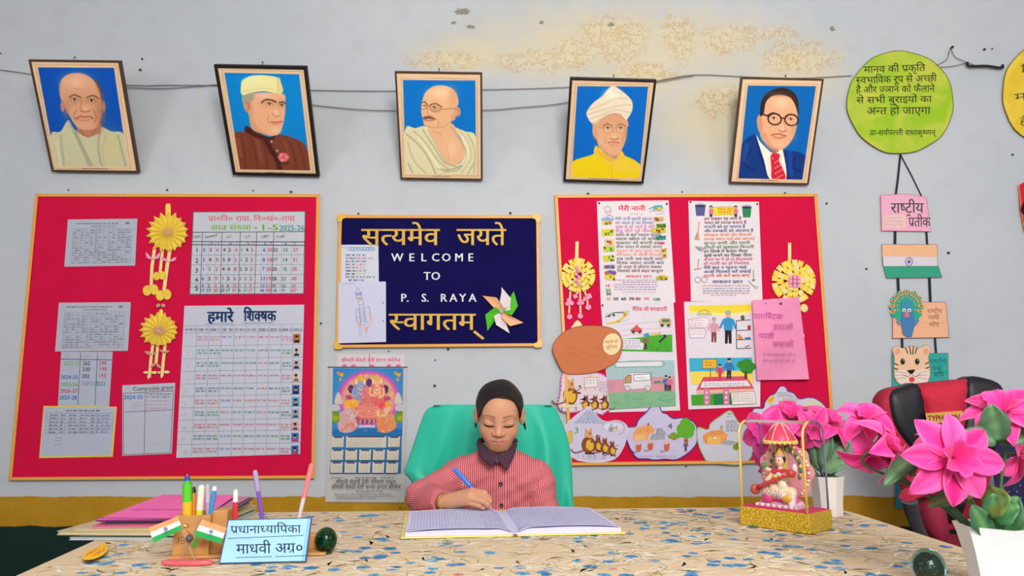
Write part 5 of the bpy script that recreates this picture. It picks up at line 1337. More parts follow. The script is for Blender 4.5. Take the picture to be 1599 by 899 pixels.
k = conv(850, 470, 3.457)
c = cutout('story_card', 'pink edged cloud card with drawn animal teacher and blackboard, below the orange card', k((95, 400), (135, 380), (270, 385), (330, 405), (390, 440), (411, 490), (390, 560), (340, 592), (310, 612), (270, 600), (220, 590), (150, 600), (90, 590), (74, 555), (88, 480)), '#e3cfdf', '#e08ac4', 2, BO + .004)
critter(c, *k((140, 560))[0], 44, 1, '#8a4a34', '#e6b93a', True); c.poly(k((112, 470), (135, 452), (120, 500), (108, 540), (100, 540)), '#e6c24a'); c.line(k((165, 490), (200, 466)), 1.2, '#3a2a2a')
c.poly(k((216, 415), (286, 410), (287, 462), (218, 468)), '#e9e4ea'); c.line(k((216, 415), (286, 410), (287, 462), (218, 468)), 1.2, '#d8a04a', True); c.line(k((225, 468), (218, 485)), 1, '#d8a04a'); c.line(k((270, 466), (276, 482)), 1, '#d8a04a'); c.line(k((250, 396), (250, 412)), 1, '#d8a04a')
for y in (430, 444): c.scrawl(*k((226, y))[0], 929, 1.5, '#8a8a94', .4, rr)
for x in (225, 275, 328): critter(c, *k((x, 585))[0], 24, -1)
c.poly(k((84, 560), (180, 556), (182, 572), (86, 576)), '#e9d9b0'); c.line(k((95, 572), (92, 594)), 1.2, '#4a6ab0'); c.line(k((170, 570), (172, 592)), 1.2, '#4a6ab0')
for y in (440, 452, 464, 476, 488): c.scrawl(*k((296, y))[0], 961 - (y - 440) * .05, 1.4, '#c9a4d0', .4, rr)
for y in (500, 512): c.scrawl(*k((320, y))[0], 964, 1.4, '#c9d0a4', .4, rr)
done(c)
c = cutout('story_card', 'lilac cloud card numbered 3 with a row of drawn animals', k((100, 700), (135, 650), (180, 610), (215, 585), (240, 570), (262, 580), (290, 625), (330, 650), (400, 645), (448, 680), (440, 750), (420, 800), (380, 850), (300, 868), (200, 862), (150, 840), (110, 780)), '#d2cbe6', '#efe3ee', 1.4, BO + .0055)
c.text('3', *k((158, 714))[0], 10, '#4f9a6a', xs=1.2); critter(c, *k((238, 822))[0], 42, 1, '#8a4a34', '#e6b93a', True)
for x, h in ((290, 26), (326, 26), (366, 24)): critter(c, *k((x, 810 + (x - 290) * .3))[0], h, 1, '#8a4a38')
for i, y in enumerate((598, 608, 618, 628, 638, 648, 658)): c.scrawl(*k((225 - i * 10, y))[0], 850 + (265 + i * 11) / 3.457, 1.4, '#8aa0c8', .45, rr)
c.ell(*k((368, 680))[0], 14, 6, '#e2dcf0'); c.line(k((350, 690), (362, 662), (380, 690), (392, 668)), .6, '#5a5a6a'); c.ell(*k((360, 690))[0], 4, 4, '#9a9aa8'); c.ell(*k((388, 685))[0], 3, 3, '#e0b060')
c.line(smooth_pts(k((310, 690), (330, 650), (420, 655), (430, 700), (400, 720)), 3, False), .6, '#8a8aa0')
for n_ in range(26): x = rr.uniform(170, 400); c.line(k((x, 852 - abs(x - 285) * .08), (x + 4, 832 - abs(x - 285) * .08)), .4, '#8a9ab0')
c.poly(k((126, 705), (148, 700), (150, 760), (128, 770)), '#e2c04a'); c.line(k((126, 705), (148, 700), (150, 760)), .6, '#a8783a')
done(c)
k = conv(980, 620, 8.17)
c = cutout('story_card', 'cloud card numbered 4 with blue edge, orange hut and green tree', k((-30, 470), (0, 385), (100, 372), (140, 290), (230, 200), (300, 120), (360, 88), (400, 98), (440, 190), (500, 212), (580, 270), (700, 262), (800, 290), (880, 370), (890, 540), (860, 620), (760, 720), (620, 795), (480, 790), (360, 800), (240, 785), (130, 780), (60, 700), (10, 600)), '#cbc4e4', '#33429a', 1.6, BO + .0035)
c.poly(k((65, 470), (110, 385), (240, 355), (300, 360), (350, 415), (330, 470), (270, 470), (260, 550), (80, 555)), '#eda76c'); c.poly(k((100, 500), (130, 485), (210, 485), (235, 540), (95, 548)), '#f2c98a'); c.line(k((255, 340), (262, 470)), 1, '#c9783a'); c.line(k((265, 330), (268, 355)), 2, '#8a5a3a')
for x in (130, 155, 180, 205): c.line(k((x, 495), (x + 4, 548)), .6, '#d98a4a')
c.line(k((100, 420), (300, 395)), .5, '#d98a4a'); c.line(k((90, 445), (320, 425)), .5, '#d98a4a')
c.poly(k((280, 545), (310, 480), (360, 470), (375, 400), (430, 395), (490, 460), (470, 540)), '#a9a6b4'); c.line(k((300, 545), (320, 480), (365, 475), (375, 405), (430, 395), (488, 460)), .5, '#6a6874'); c.line(k((375, 545), (380, 410), (470, 530)), .4, '#7a7884')
for x, y, r_ in ((550, 500, 4.5), (590, 480, 5), (630, 500, 4.5), (595, 515, 5)): c.ell(*k((x, y))[0], r_, r_ * .8, '#7c9a34')
for x, y in ((560, 490), (600, 475), (620, 510), (580, 512)): c.ell(*k((x, y))[0], 1, 1, '#c9a83a', n=8)
c.poly(k((725, 470), (755, 470), (775, 560), (745, 680), (720, 560)), '#b06a4a')
for x, y, r_ in ((690, 400, 8), (740, 340, 9), (790, 390, 9), (700, 450, 8), (780, 455, 8), (740, 420, 9)): c.ell(*k((x, y))[0], r_, r_, '#5fb233')
c.line(k((740, 480), (738, 400), (700, 370)), .9, '#b06a4a'); c.line(k((738, 420), (775, 390)), .9, '#b06a4a')
child(c, *k((742, 690))[0], 17, '#6a5a7a', '#5a4a5a')
c.text('4', *k((508, 400))[0], 8.5, '#4a5a5a', xs=1.3)
for x, y in ((140, 700), (290, 680), (500, 690)):
    c.line(smooth_pts(k((x - 20, y - 5), (x - 60, y + 8), (x - 75, y - 15)), 3, False), .8, '#3a3a4a'); c.ell(*k((x, y - 55))[0], 4.4, 6.4, '#d0654a'); c.ell(*k((x, y - 115))[0], 3.8, 3.2, '#e0b4b8'); c.ell(*k((x + 26, y - 92))[0], 1, 1, '#3a2a2a', n=8)
for n_ in range(40): x = rr.uniform(130, 620); c.line(k((x, 765), (x + rr.uniform(-5, 5), 742)), .35, rr.choice(['#b08ab0', '#7aa08a', '#d0909a']))
done(c)
c = cutout('story_card', 'green edged cloud card with orange house, partly behind the clear figurine case', k((890, 390), (1020, 412), (1060, 330), (1170, 250), (1260, 185), (1325, 178), (1385, 270), (1440, 330), (1560, 360), (1640, 470), (1620, 640), (1560, 790), (1450, 855), (1280, 858), (1150, 842), (1015, 820), (960, 740), (900, 590)), '#cdcbdc', '#8fae3c', 1.4, BO + .0045)
c.poly(k((950, 490), (1060, 425), (1200, 415), (1290, 490), (1270, 500), (1260, 560), (1180, 600), (1000, 600)), '#eda05c'); c.poly(k((1010, 510), (1180, 500), (1180, 595), (1020, 598)), '#f0bc5c'); c.poly(k((1090, 500), (1135, 500), (1135, 540), (1090, 540)), '#efe0c8'); c.line(k((1090, 500), (1135, 500), (1135, 540), (1090, 540)), .6, '#d0704a', True); c.poly(k((1180, 360), (1215, 355), (1215, 410), (1185, 415)), '#a8a48a')
for x in (965, 985, 1005): c.line(k((x, 500), (x + 10, 590)), .7, '#d0704a')
for y in (440, 455, 470): c.line(k((1060 - (y - 440) * 2, y), (1230, y - 8)), .4, '#d0704a')
c.ell(*k((1290, 580))[0], 12, 3.6, '#a8a4b0'); c.ell(*k((1390, 635))[0], 6, 5, '#6f9a3a'); c.ell(*k((1410, 610))[0], 3.6, 5, '#5f8a34')
for y in (310, 335, 360, 385, 410, 435): c.scrawl(*k((1255, y))[0], 1153, 1.5, '#7a7a8a', .45, rr)
c.line(k((1275, 210), (1325, 212)), 1.2, '#4f7a4a'); c.scrawl(*k((1270, 250))[0], 1142, 1.3, '#8aa08a', .4, rr)
done(c)
k = conv(1150, 600, 8.88)
c = cutout('story_card', 'purple edged cloud card rising above the figurine case, drawn yellow beehive', k((215, 410), (250, 335), (370, 330), (395, 250), (460, 160), (530, 130), (590, 45), (640, 22), (690, 50), (712, 95), (790, 120), (870, 200), (1000, 182), (1100, 200), (1200, 270), (1245, 350), (1230, 520), (1000, 640), (700, 680), (400, 640), (250, 540)), '#d3cfe2', '#5a4a9a', 1.4, BO + .005)
c.poly(k((430, 220), (460, 175), (510, 150), (528, 190), (510, 240), (460, 265)), '#ecb92c'); c.line(k((440, 225), (525, 190)), .5, '#c08a1a')
for i, y in enumerate((125, 150, 175)): c.scrawl(*k((570, y))[0], 1150 + (720 + i * 40) / 8.88, 1.5, '#4f8a7a', .45, rr)
for i, y in enumerate((210, 235, 260, 285)): c.scrawl(*k((640, y))[0], 1150 + (860 - i * 10) / 8.88, 1.5, '#d8707f', .45, rr)
c.line(k((480, 270), (520, 420)), .8, '#6a7a9a'); c.poly(k((470, 300), (540, 300), (540, 420), (475, 420)), '#9ab0d0'); c.ell(*k((1060, 290))[0], 14, 7, '#d6d8b4')
done(c)
# plain orange card where a character drawing hangs
k = conv(850, 470, 3.457)
c = cutout('paper_cutout', 'plain rounded orange card with cream label, overlapping the left edge of right board', k((44, 250), (85, 185), (150, 145), (240, 132), (330, 138), (395, 165), (421, 225), (402, 310), (345, 355), (270, 385), (180, 395), (110, 388), (70, 330)), '#cf7a52', '#8a4a34', 1, BO + .007, grp=None)
c.ell(*k((365, 232))[0], 14, 17, '#f1e0ae', rot=14); c.text('कहानी की', *k((328, 228))[0], 4, '#cf6a48', width=20, bold=.02, rot=-3); c.text('दुनिया', *k((335, 256))[0], 4, '#cf6a48', width=17, bold=.02, rot=-3)
for n_ in range(14): x = rr.uniform(100, 300); y = rr.uniform(170, 350); c.line(smooth_pts(k((x, y), (x + 25, y + rr.uniform(-10, 10)), (x + 50, y + rr.uniform(-6, 20))), 3, False), .4, '#b9653f')
done(c)
s = sheet('cream_card', 'small cream paper tip showing above the plain orange card', 'paper', k((143, 145), (168, 110), (180, 102), (196, 115), (210, 142)), '#efdfae', off=BO + .002); done(s)

# ---- hanging chain of national symbol cards
t = thing('symbol_chain', 'chain of cards with flag, peacock and tiger hung on black ribbons', 'wall hanging', W(1425, 793))
k = conv(1340, 280, 2.645)
RIB = mat('black_ribbon', '#1c1c2c', .7)
for pts, w_ in (((1406, 241), (1402, 280), (1398, 310)), 3.4), (((1406, 241), (1424, 275), (1440, 308)), 2), (k((153, 205), (152, 275)), 4.4), (k((281, 205), (286, 275)), 3.4), (k((164, 400), (168, 500)), 4.6), (k((294, 400), (299, 515)), 4.4), (k((181, 650), (183, 715)), 4), (k((317, 650), (322, 722)), 3.6), (k((172, 855), (190, 1000), (196, 1210)), 3): strip(list(pts), w_, .0035, .001).build('ribbon', RIB, t)


def card(pts, col, off, name='card', edge=None):
    s = Sheet(off); s.name = name; s.lab = (None,) * 3; s.paper(pts, col, edge, .0015); s.line(pts, .7, edge or '#7a5a6a', True); return s


c = card(k((93, 66), (190, 60), (281, 72), (300, 215), (97, 212)), '#efaecb', .008, edge='#c05a7a'); c.text('राष्ट्रीय', *k((135, 138))[0], 15, '#3c4a44', width=51, bold=.012); c.text('प्रतीक', *k((208, 195))[0], 14, '#3c4a44', width=34, bold=.012); c.poly(k((102, 148), (195, 144), (198, 200), (104, 202)), '#ecc4c4')
for y in (162, 176, 190): c.scrawl(*k((108, y))[0], 1411, 2, '#d09aa0', .4, rr)
done(c, t)
c = card(k((98, 268), (327, 269), (328, 350), (347, 404), (118, 407), (103, 350)), '#dcd2dc', .009); c.poly(k((99, 269), (326, 270), (327, 320), (100, 318)), '#efba94'); c.poly(k((104, 358), (330, 357), (346, 403), (118, 406)), '#3aa285'); c.ring(*k((210, 340))[0], 5.6, 6.6, .9, '#46549c')
for a in range(0, 180, 30): c.line([k((210 + 14 * math.cos(R(a)), 340 + 16 * math.sin(R(a))))[0], k((210 - 14 * math.cos(R(a)), 340 - 16 * math.sin(R(a))))[0]], .4, '#46549c')
c.ell(*k((210, 340))[0], 1.8, 2, '#34408a'); done(c, t)
c = card(k((143, 508), (362, 506), (376, 652), (143, 656)), '#f0b692', .008)
for i, (t_, y, w_) in enumerate((('राष्ट्रीय', 552, 23), ('पक्षी', 578, 17), ('मोर', 608, 15))): c.text(t_, *k((286 + i * 4, y))[0], 6, '#7a5a4a', width=w_)
c.line(k((230, 590), (366, 592)), .4, '#c08a70'); done(c, t)
c = Sheet(.011); c.name = 'peacock'; c.lab = (None,) * 3
o = [(200 + (68 + 5 * math.cos(12 * a)) * math.cos(a), 525 + (68 + 5 * math.cos(12 * a)) * math.sin(a)) for a in [R(q) for q in range(-215, 36, 5)]] + [(238, 590), (222, 650), (200, 652), (178, 592)]
c.paper(k(*o), '#33a893', None, .0012)
for ring, (rr_, n_) in enumerate(((60, 11), (44, 9))):
    for i in range(n_):
        a = R(-200 + 220 * i / (n_ - 1)); p = k((200 + rr_ * math.cos(a), 525 + rr_ * math.sin(a)))[0]
        c.ell(*p, 3 - ring, 4 - ring, '#d9b45a', rot=math.degrees(a) + 90, n=10); c.ell(*p, 1.7 - ring * .5, 2.2 - ring * .5, '#c0504a' if ring == 0 else '#2f5a9a', n=8)
c.poly(k((185, 520), (220, 520), (236, 590), (222, 648), (205, 652), (186, 640), (176, 590)), '#4a7fb6'); c.ell(*k((200, 525))[0], 9, 10, '#3f93b0'); c.poly(k((195, 545), (208, 545), (212, 568), (190, 568)), '#d97a7a')
for x in (190, 212): c.ell(*k((x, 540))[0], 3, 2.6, '#efe6e6'); c.ell(*k((x, 541))[0], 1.3, 1.3, '#2a2a34', n=8)
c.line(k((172, 600), (160, 585)), 2, '#4a7fb6'); c.line(k((238, 600), (250, 580)), 2, '#4a7fb6'); done(c, t)
c = card(k((140, 722), (371, 717), (373, 832), (142, 858)), '#36aaa4', .008)
for i, (t_, y, w_) in enumerate((('राष्ट्रीय', 760, 26), ('पशु', 790, 16), ('बाघ', 815, 16))): c.text(t_, *k((295 + i * 8, y))[0], 6.5, '#1f6a68', width=w_, bold=.01)
for y in (768, 798): c.line(k((285, y), (370, y - 2)), .5, '#1f6a68')
done(c, t)
c = Sheet(.0115); c.name = 'tiger_face'; c.lab = (None,) * 3
o = smooth_pts(k((150, 735), (142, 705), (158, 688), (185, 697), (220, 686), (255, 696), (285, 682), (300, 705), (290, 735), (298, 800), (280, 845), (230, 862), (180, 850), (150, 815)), 3); c.paper(o, '#efc6a6', '#8a6a4a', .0015); c.line(o, .6, '#a87a5a', True)
c.poly(smooth_pts(k((152, 800), (185, 785), (220, 800), (260, 785), (295, 795), (280, 845), (230, 860), (180, 850)), 3), '#f0dcd2')
for x in (162, 280): c.ell(*k((x, 710))[0], 4.4, 5, '#e2a88a')
for x0, y0, x1, y1 in ((195, 695, 205, 718), (212, 690, 218, 722), (228, 690, 226, 722), (243, 694, 236, 718), (150, 760, 165, 766), (150, 780, 164, 784), (292, 755, 278, 762), (294, 775, 280, 780)): c.line(k((x0, y0), (x1, y1)), 1.6, '#2f2522')
for x in (184, 244): c.ell(*k((x, 752))[0], 3.6, 5, '#4a2f22'); c.ell(*k((x + 1, 750))[0], 1.7, 2.3, '#120d0c'); c.ell(*k((x + 3, 746))[0], .8, .8, '#ffffff', n=8)
c.poly(k((202, 788), (236, 784), (228, 800), (219, 803), (210, 800)), '#2a1c1c'); c.ell(*k((222, 826))[0], 4.6, 4.2, '#d94a54'); c.line(smooth_pts(k((190, 806), (206, 815), (220, 803), (236, 815), (256, 804)), 3, False), .7, '#5a3a34')
for x, sg in ((200, -1), (240, 1)):
    for y in (800, 808, 816): c.line(k((x, y), (x + sg * 45, y - 8 + (y - 800))), .35, '#3a3a3a')
done(c, t)
c = card([(1399, 732), (1440, 731), (1440, 792), (1398, 793)], '#2b8fae', .008)
for y in (748, 754, 760): c.scrawl(1411, y, 1432, 2, '#175a78', .5, rr)
done(c, t)

# ---- round paper discs
GREEN_MOT = bpy.data.materials.new('green_crayon_paper'); GREEN_MOT.use_nodes = True


def mottle(m, a, b, scale):
    nt = m.node_tree; N = nt.nodes; L = nt.links; tc = N.new('ShaderNodeTexCoord'); n = N.new('ShaderNodeTexNoise'); n.inputs['Scale'].default_value = scale; n.inputs['Detail'].default_value = 5; n.inputs['Distortion'].default_value = 1.2
    L.new(tc.outputs['Object'], n.inputs[0]); r = N.new('ShaderNodeValToRGB'); r.color_ramp.elements[0].color = lin(a); r.color_ramp.elements[1].color = lin(b); r.color_ramp.elements[0].position = .38; r.color_ramp.elements[1].position = .62
    L.new(n.outputs['Fac'], r.inputs[0]); L.new(r.outputs[0], N['Principled BSDF'].inputs['Base Color']); N['Principled BSDF'].inputs['Roughness'].default_value = .7; N['Principled BSDF'].inputs['Specular IOR Level'].default_value = .2


mottle(GREEN_MOT, '#9cc52a', '#c3cb4c', 7)
YEL_MOT = bpy.data.materials.new('yellow_crayon_paper'); YEL_MOT.use_nodes = True; mottle(YEL_MOT, '#e3c030', '#ecd04a', 8)
EDGE = mat('brown_edge', '#6a5a2a', .7)


def disc(lab, cx, cy, rx, ry, m, texts, col):
    t = thing('paper_disc', lab, 'poster', W(cx, cy + ry, .006)); rr2 = random.Random(int(cx)); o = []
    for i in range(60):
        a = 2 * math.pi * i / 60; r = 1 + .008 * math.sin(5 * a + cx) + .006 * math.sin(11 * a); o.append((cx + rx * r * math.cos(a), cy + ry * r * math.sin(a)))
    MB().prism([W(x, y, .010) for x, y in o], [W(x, y, .007) for x, y in o]).build('disc', m, t)
    e = MB(); e.tube([W(x, y, .010) for x, y in o] + [W(*o[0], .010)], .0016, 6); e.build('rim', EDGE, t)
    s = Sheet(.0112)
    for t_, x, y, h, w_, r_ in texts: s.text(t_, x, y, h, col, width=w_, rot=r_)
    tag(s.mb.build('handwriting', PRINT, t), kind='stuff')


k = conv(1290, 50, 3.21)
disc('green round paper disc with handwritten Hindi lines, hung beside the iron hook', 1406, 159.7, 83, 80, GREEN_MOT,
     [(t_, *k((x, y))[0], h / 3.21, w_ / 3.21, r_) for t_, x, y, h, w_, r_ in (('मानव की प्रकृति', 190, 205, 32, 308, -2), ('स्वभाविक रूप से अच्छी', 150, 258, 32, 405, -1.5), ('है और ज्ञान को फैलाने', 150, 305, 30, 395, -1), ('से सभी बुराइयों का', 152, 357, 30, 378, -1), ('अन्त हो जाएगा', 204, 413, 34, 320, -.5), ('डा-सर्वपल्ली राधाकृष्णन्', 218, 516, 24, 330, 0))], '#27361f')
disc('yellow round paper disc cut by the right edge of the picture', 1648, 146, 83, 84, YEL_MOT, [('हिन्दी', 1592, 112, 10, 90, 8), ('मानव धर्म', 1585, 158, 11, 110, -8), ('है सबका', 1592, 194, 10, 90, 4)], '#6a5a2a')
s = sheet('red_mask', 'red paper mask with black rimmed eye below the yellow disc', 'paper mask', [(1591, 289), (1600, 284), (1660, 284), (1662, 380), (1600, 362), (1597, 345), (1593, 330)], '#d3213f', '#e0943c', off=.012, th=.002)
s.line([(1591, 289), (1597, 345), (1601, 362)], 1.4, '#e0943c'); s.ell(1606, 326, 12, 13, '#181418'); s.ell(1606, 328, 6.5, 7, '#e8e4e4'); s.ell(1607, 329, 2.6, 3, '#181418'); done(s)
# ================================================================ table, cloth and what lies on it
def plane_map(o, n):                        # photo pixel -> point on the plane through o with normal n (+ offset along n)
    n = n.normalized()
    def f(x, y, off):
        d = ray(x, y); return EYE + d * ((o - EYE).dot(n) / d.dot(n)) + n * off
    return f


def rounded(poly, r, n=5):
    out = []; k = len(poly)
    for i in range(k):
        p = Vector(poly[i]); a = (Vector(poly[i - 1]) - p).normalized(); b = (Vector(poly[(i + 1) % k]) - p).normalized(); rr_ = r[i] if hasattr(r, '__len__') else r
        p0, p1 = p + a * rr_, p + b * rr_
        for j in range(n + 1):
            t = j / n; out.append(tuple(p0 * (1 - t) ** 2 + p * 2 * t * (1 - t) + p1 * t * t))
    return out


TAB = [(-.775, 1.03), (.868, 1.03), (.860, 1.962), (-.893, 1.838)]
DARKWOOD = mat('dark_wood', '#4a3222', .55, noise=.15, scale=20)
t = thing('wooden_table', 'long wooden table under the floral cloth', 'table', (0, 1.5, 0))
inset = [(-.74, 1.08), (.83, 1.08), (.82, 1.91), (-.85, 1.79)]
m = MB(); o = rounded(inset, .03); m.prism([(x, y, .744) for x, y in o], [(x, y, .715) for x, y in o]); m.build('tabletop', DARKWOOD, t, bevel=.003)
for x, y in ((-.68, 1.14), (.76, 1.14), (.75, 1.84), (-.78, 1.73)):
    m = MB(); m.box(x - .03, x + .03, y - .03, y + .03, 0, .715); m.build('leg', DARKWOOD, t, bevel=.004)
m = MB(); m.box(-.68, .76, 1.13, 1.155, .62, .715); m.box(-.75, .72, 1.76, 1.785, .62, .715); m.build('apron', DARKWOOD, t)

CLOTH = mat('floral_cloth', rough=.85, noise=.03, attr=True, scale=60, spec=.15, bump=.15, bscale=700)
m = MB(); o = rounded(TAB, [.04, .04, .13, .08], 6); CB = '#d5bfa1'
top = [(x, y, TZ) for x, y in o]; cx_, cy_ = 0, 1.47; n = len(o)
m.poly(top, CB)
ring0 = top
for lv, (dz, out_) in enumerate(((-.006, .005), (-.03, .008), (-.07, .011), (-.115, .013), (-.15, .014))):
    ring1 = []
    for i, (x, y, z) in enumerate(top):
        a, b = Vector(o[i - 1]), Vector(o[(i + 1) % n]); nrm = Vector(((b - a).y, -(b - a).x)).normalized(); wv = out_ + (.0 if lv < 2 else .006 * math.sin(i * 2.1)); ring1.append((x + nrm.x * wv, y + nrm.y * wv, TZ + dz))
    for i in range(n):
        j = (i + 1) % n; m.poly([ring0[i], ring0[j], ring1[j], ring1[i]][::-1], CB)
    ring0 = ring1
rr = random.Random(77)


def inside(x, y): return x > -.76 - (y - 1.03) * .13 and x < .85 and 1.04 < y < 1.82 + (x + .88) * .07


lay = [0]


def motif(pts, col):
    lay[0] += 1; z = TZ + .00006 + lay[0] * 1.2e-7
    if all(inside(x, y) for x, y in pts): m.poly([(x, y, z) for x, y in pts], col)


def blade(x, y, a, l, w_, col, bend=.3):
    pts = []
    for t_ in (0, .3, .65, 1): pts.append((x + l * t_ * math.cos(a + bend * t_), y + l * t_ * math.sin(a + bend * t_), w_ * (math.sin(math.pi * min(.97, t_ * .9 + .08)))))
    L = [(px - w * math.sin(a), py + w * math.cos(a)) for px, py, w in pts]; Rr = [(px + w * math.sin(a), py - w * math.cos(a)) for px, py, w in pts]; motif(L + Rr[::-1], col)


def bloom(x, y, r, col, col2):
    for i in range(5):
        a = 2 * math.pi * i / 5 + x * 50; c = (x + r * .55 * math.cos(a), y + r * .55 * math.sin(a)); motif([(c[0] + r * .5 * math.cos(q * 1.05), c[1] + r * .5 * math.sin(q * 1.05)) for q in range(6)], col)
    motif([(x + r * .25 * math.cos(q * 1.05), y + r * .25 * math.sin(q * 1.05)) for q in range(6)], col2)


for gy in range(12):
    for gx in range(17):
        x = -.86 + gx * .105 + rr.uniform(-.04, .04) + (gy % 2) * .05; y = 1.06 + gy * .075 + rr.uniform(-.03, .03)
        for q in range(20): blade(x + rr.uniform(-.06, .06), y + rr.uniform(-.045, .045), rr.uniform(-.7, .7) + (math.pi if rr.random() < .5 else 0), rr.uniform(.025, .06), rr.uniform(.0018, .0042), rr.choice(['#e9dfd2', '#ddd0bd', '#e9dfd0', '#d9c9b2', '#e2d5c4']), rr.uniform(-.8, .8))
        if rr.random() < .95:
            for q in range(rr.randint(6, 11)): blade(x + rr.uniform(-.05, .05), y + rr.uniform(-.04, .04), rr.uniform(0, 6.28), rr.uniform(.03, .055), rr.uniform(.001, .002), rr.choice(['#a8975a', '#b3a064', '#98935c', '#b59f70']), rr.uniform(-1.2, 1.2))
        if rr.random() < .62:
            for q in range(rr.randint(1, 4)): bloom(x + rr.uniform(-.05, .05), y + rr.uniform(-.035, .035), rr.uniform(.009, .014), rr.choice(['#4a8ac0', '#5796c6', '#3f7ab0', '#629fc4']), '#34608f')
        if rr.random() < .4: bloom(x + rr.uniform(-.05, .05), y + rr.uniform(-.04, .04), rr.uniform(.006, .009), rr.choice(['#cf8f84', '#d2988e', '#c98074']), '#b06a60')
tag(m.build('tablecloth', CLOTH, at=(0, 1.5, TZ)), 'beige tablecloth with blue flowers and olive twigs draped over the table', 'tablecloth')


# ---- stack of files at the left
def rect_at(c, a, wx, wy):
    ca, sa = math.cos(a), math.sin(a); return [(c[0] + ca * x * wx / 2 - sa * y * wy / 2, c[1] + sa * x * wx / 2 + ca * y * wy / 2) for x, y in ((-1, -1), (1, -1), (1, 1), (-1, 1))]


z = TZ + .0005; PAGES = mat('page_edges', '#cfc4ae', .8, noise=.1, scale=300)
STACK = [  # width, depth, thickness, centre, angle, cover, pages, name, label
    (.25, .35, .006, (-.768, 1.668), -.01, '#aeb4b4', '#c5c9cc', 'file_folder', 'grey-white file folder at the very bottom of the stack'),
    (.23, .35, .004, (-.762, 1.672), .0, '#39685f', '#b9c4be', 'file_folder', 'teal green file folder second from the bottom of the stack'),
    (.265, .365, .0085, (-.782, 1.672), -.03, '#bfae84', '#cdbf9e', 'register', 'thick cream register sticking out furthest left in the stack'),
    (.235, .36, .005, (-.772, 1.674), .02, '#c7b48a', '#d5c8aa', 'register', 'thin tan register in the middle of the stack, above thick cream one'),
    (.225, .34, .004, (-.757, 1.672), .11, '#d9698f', '#e2a8ae', 'file_folder', 'pink file folder with pale edge lying on the tan register'),
    (.22, .345, .0035, (-.752, 1.676), .12, '#c23f74', '#e59ab0', 'file_folder', 'deep pink file folder under the navy folder in the stack'),
    (.22, .35, .004, (-.742, 1.682), .15, '#2a2f52', '#8a8aa0', 'file_folder', 'dark navy folder edge just below the topmost pink folders'),
    (.215, .345, .003, (-.750, 1.678), .12, '#c9608e', '#edb3c0', 'file_folder', 'pale pink folder directly under the topmost bright pink folder')]
for wx, wy, th, c, a, cov, pg, nm, lab in STACK:
    tt = thing(nm, lab, 'folder' if nm == 'file_folder' else 'book', (c[0], c[1], z), 'files stacked on the left of the table')
    o = rect_at(c, a, wx, wy); o2 = rect_at(c, a, wx - .004, wy - .004)
    MB().prism([(x, y, z + th * .3) for x, y in o], [(x, y, z) for x, y in o], cov).build('back_cover', GLOSS, tt)
    MB().prism([(x, y, z + th * .74) for x, y in o2], [(x, y, z + th * .3) for x, y in o2], pg).build('pages', PRINT, tt)
    MB().prism([(x, y, z + th * .97) for x, y in o], [(x, y, z + th * .74) for x, y in o], cov).build('front_cover', GLOSS, tt)
    z += th
tt = thing('file_folder', 'bright pink folder on top of the stack with faint printed line', 'folder', (-.77, 1.67, z), 'files stacked on the left of the table')
o = [(-.838, 1.482), (-.632, 1.50), (-.700, 1.862), (-.893, 1.872)]
MB().prism([(x, y, z + .0035) for x, y in o], [(x, y, z) for x, y in o], '#f06eb4', 0, '#7a2f6e').build('cover', PRINT, tt)
s = Sheet(0, mapper=lambda x, y, off: T(x, y, z + .0037 + off)); rr = random.Random(2); s.scrawl(207, 796.5, 300, 1.6, '#d2569a', .5, rr); s.line([(147, 808), (330, 810)], .8, '#7a2f8a'); s.mb.build('printed_line', PRINT, tt)

# ---- pen stand
WOOD = mat('light_wood', '#c08a50', .5, noise=.14, scale=26); WOODIN = mat('dark_hollow', '#5a3a20', .8)
FO = Vector((-.606, 1.322, TZ + .0012)); EX = Vector((1, .12, 0)).normalized(); EY = Vector((-.12, 1, 0)).normalized(); EZ = Vector((0, 0, 1))
t = thing('pen_stand', 'square wooden pen stand with flat base board behind the small flags', 'pen stand', FO)
m = MB(); m.frame_box(FO, EX, EY, EZ, -.004, .268, -.006, .072, 0, .005); m.build('base_board', WOOD, t, bevel=.001)
H = .0735; m = MB()
for x0, x1, y0, y1 in ((0, .062, 0, .006), (0, .062, .056, .062), (0, .006, .006, .056), (.056, .062, .006, .056)): m.frame_box(FO, EX, EY, EZ, x0, x1, y0, y1, .005, H)
m.frame_box(FO, EX, EY, EZ, .006, .056, .006, .056, .005, .012); m.build('box', WOOD, t, bevel=.0008)
m = MB(); m.frame_box(FO, EX, EY, EZ, .062, .088, .012, .062, .005, H + .006); m.build('side_block', WOOD, t, bevel=.001)
m = MB(); m.frame_box(FO, EX, EY, EZ, .1, .262, .03, .062, .005, .03); m.build('pen_ledge', WOOD, t, bevel=.001)
pm = plane_map(FO, -EY); s = Sheet(.0004, mapper=pm)
s.ring(291, 821, 4, 3, .8, '#5a3a2a'); s.ell(289, 820, 2.4, 1.6, '#e0c8a8'); s.ring(296, 838, 3, 4, 1.2, '#4a3a34'); s.line(smooth_pts([(291, 828), (298, 834), (295, 845), (300, 850)], 3, False), .9, '#5a3a2a')
s.poly(smooth_pts([(299, 853), (303, 843), (308, 836), (309, 846), (306, 855)], 3), '#5aa83a'); s.line([(275, 849), (280, 838), (279, 850)], .7, '#5a4634'); s.line([(283, 848), (283, 838), (288, 838), (288, 848), (284, 848)], .7, '#7a4634'); s.line([(283, 843), (288, 843)], .6, '#7a4634')
s.line([(311, 848), (319, 846), (319, 853), (311, 854)], .6, '#d8605a', True); s.line([(312, 851), (318, 850)], .5, '#d8605a'); s.ring(291, 868, 2, 1.4, .5, '#6a4a34'); s.mb.build('painted_motif', PRINT, t)


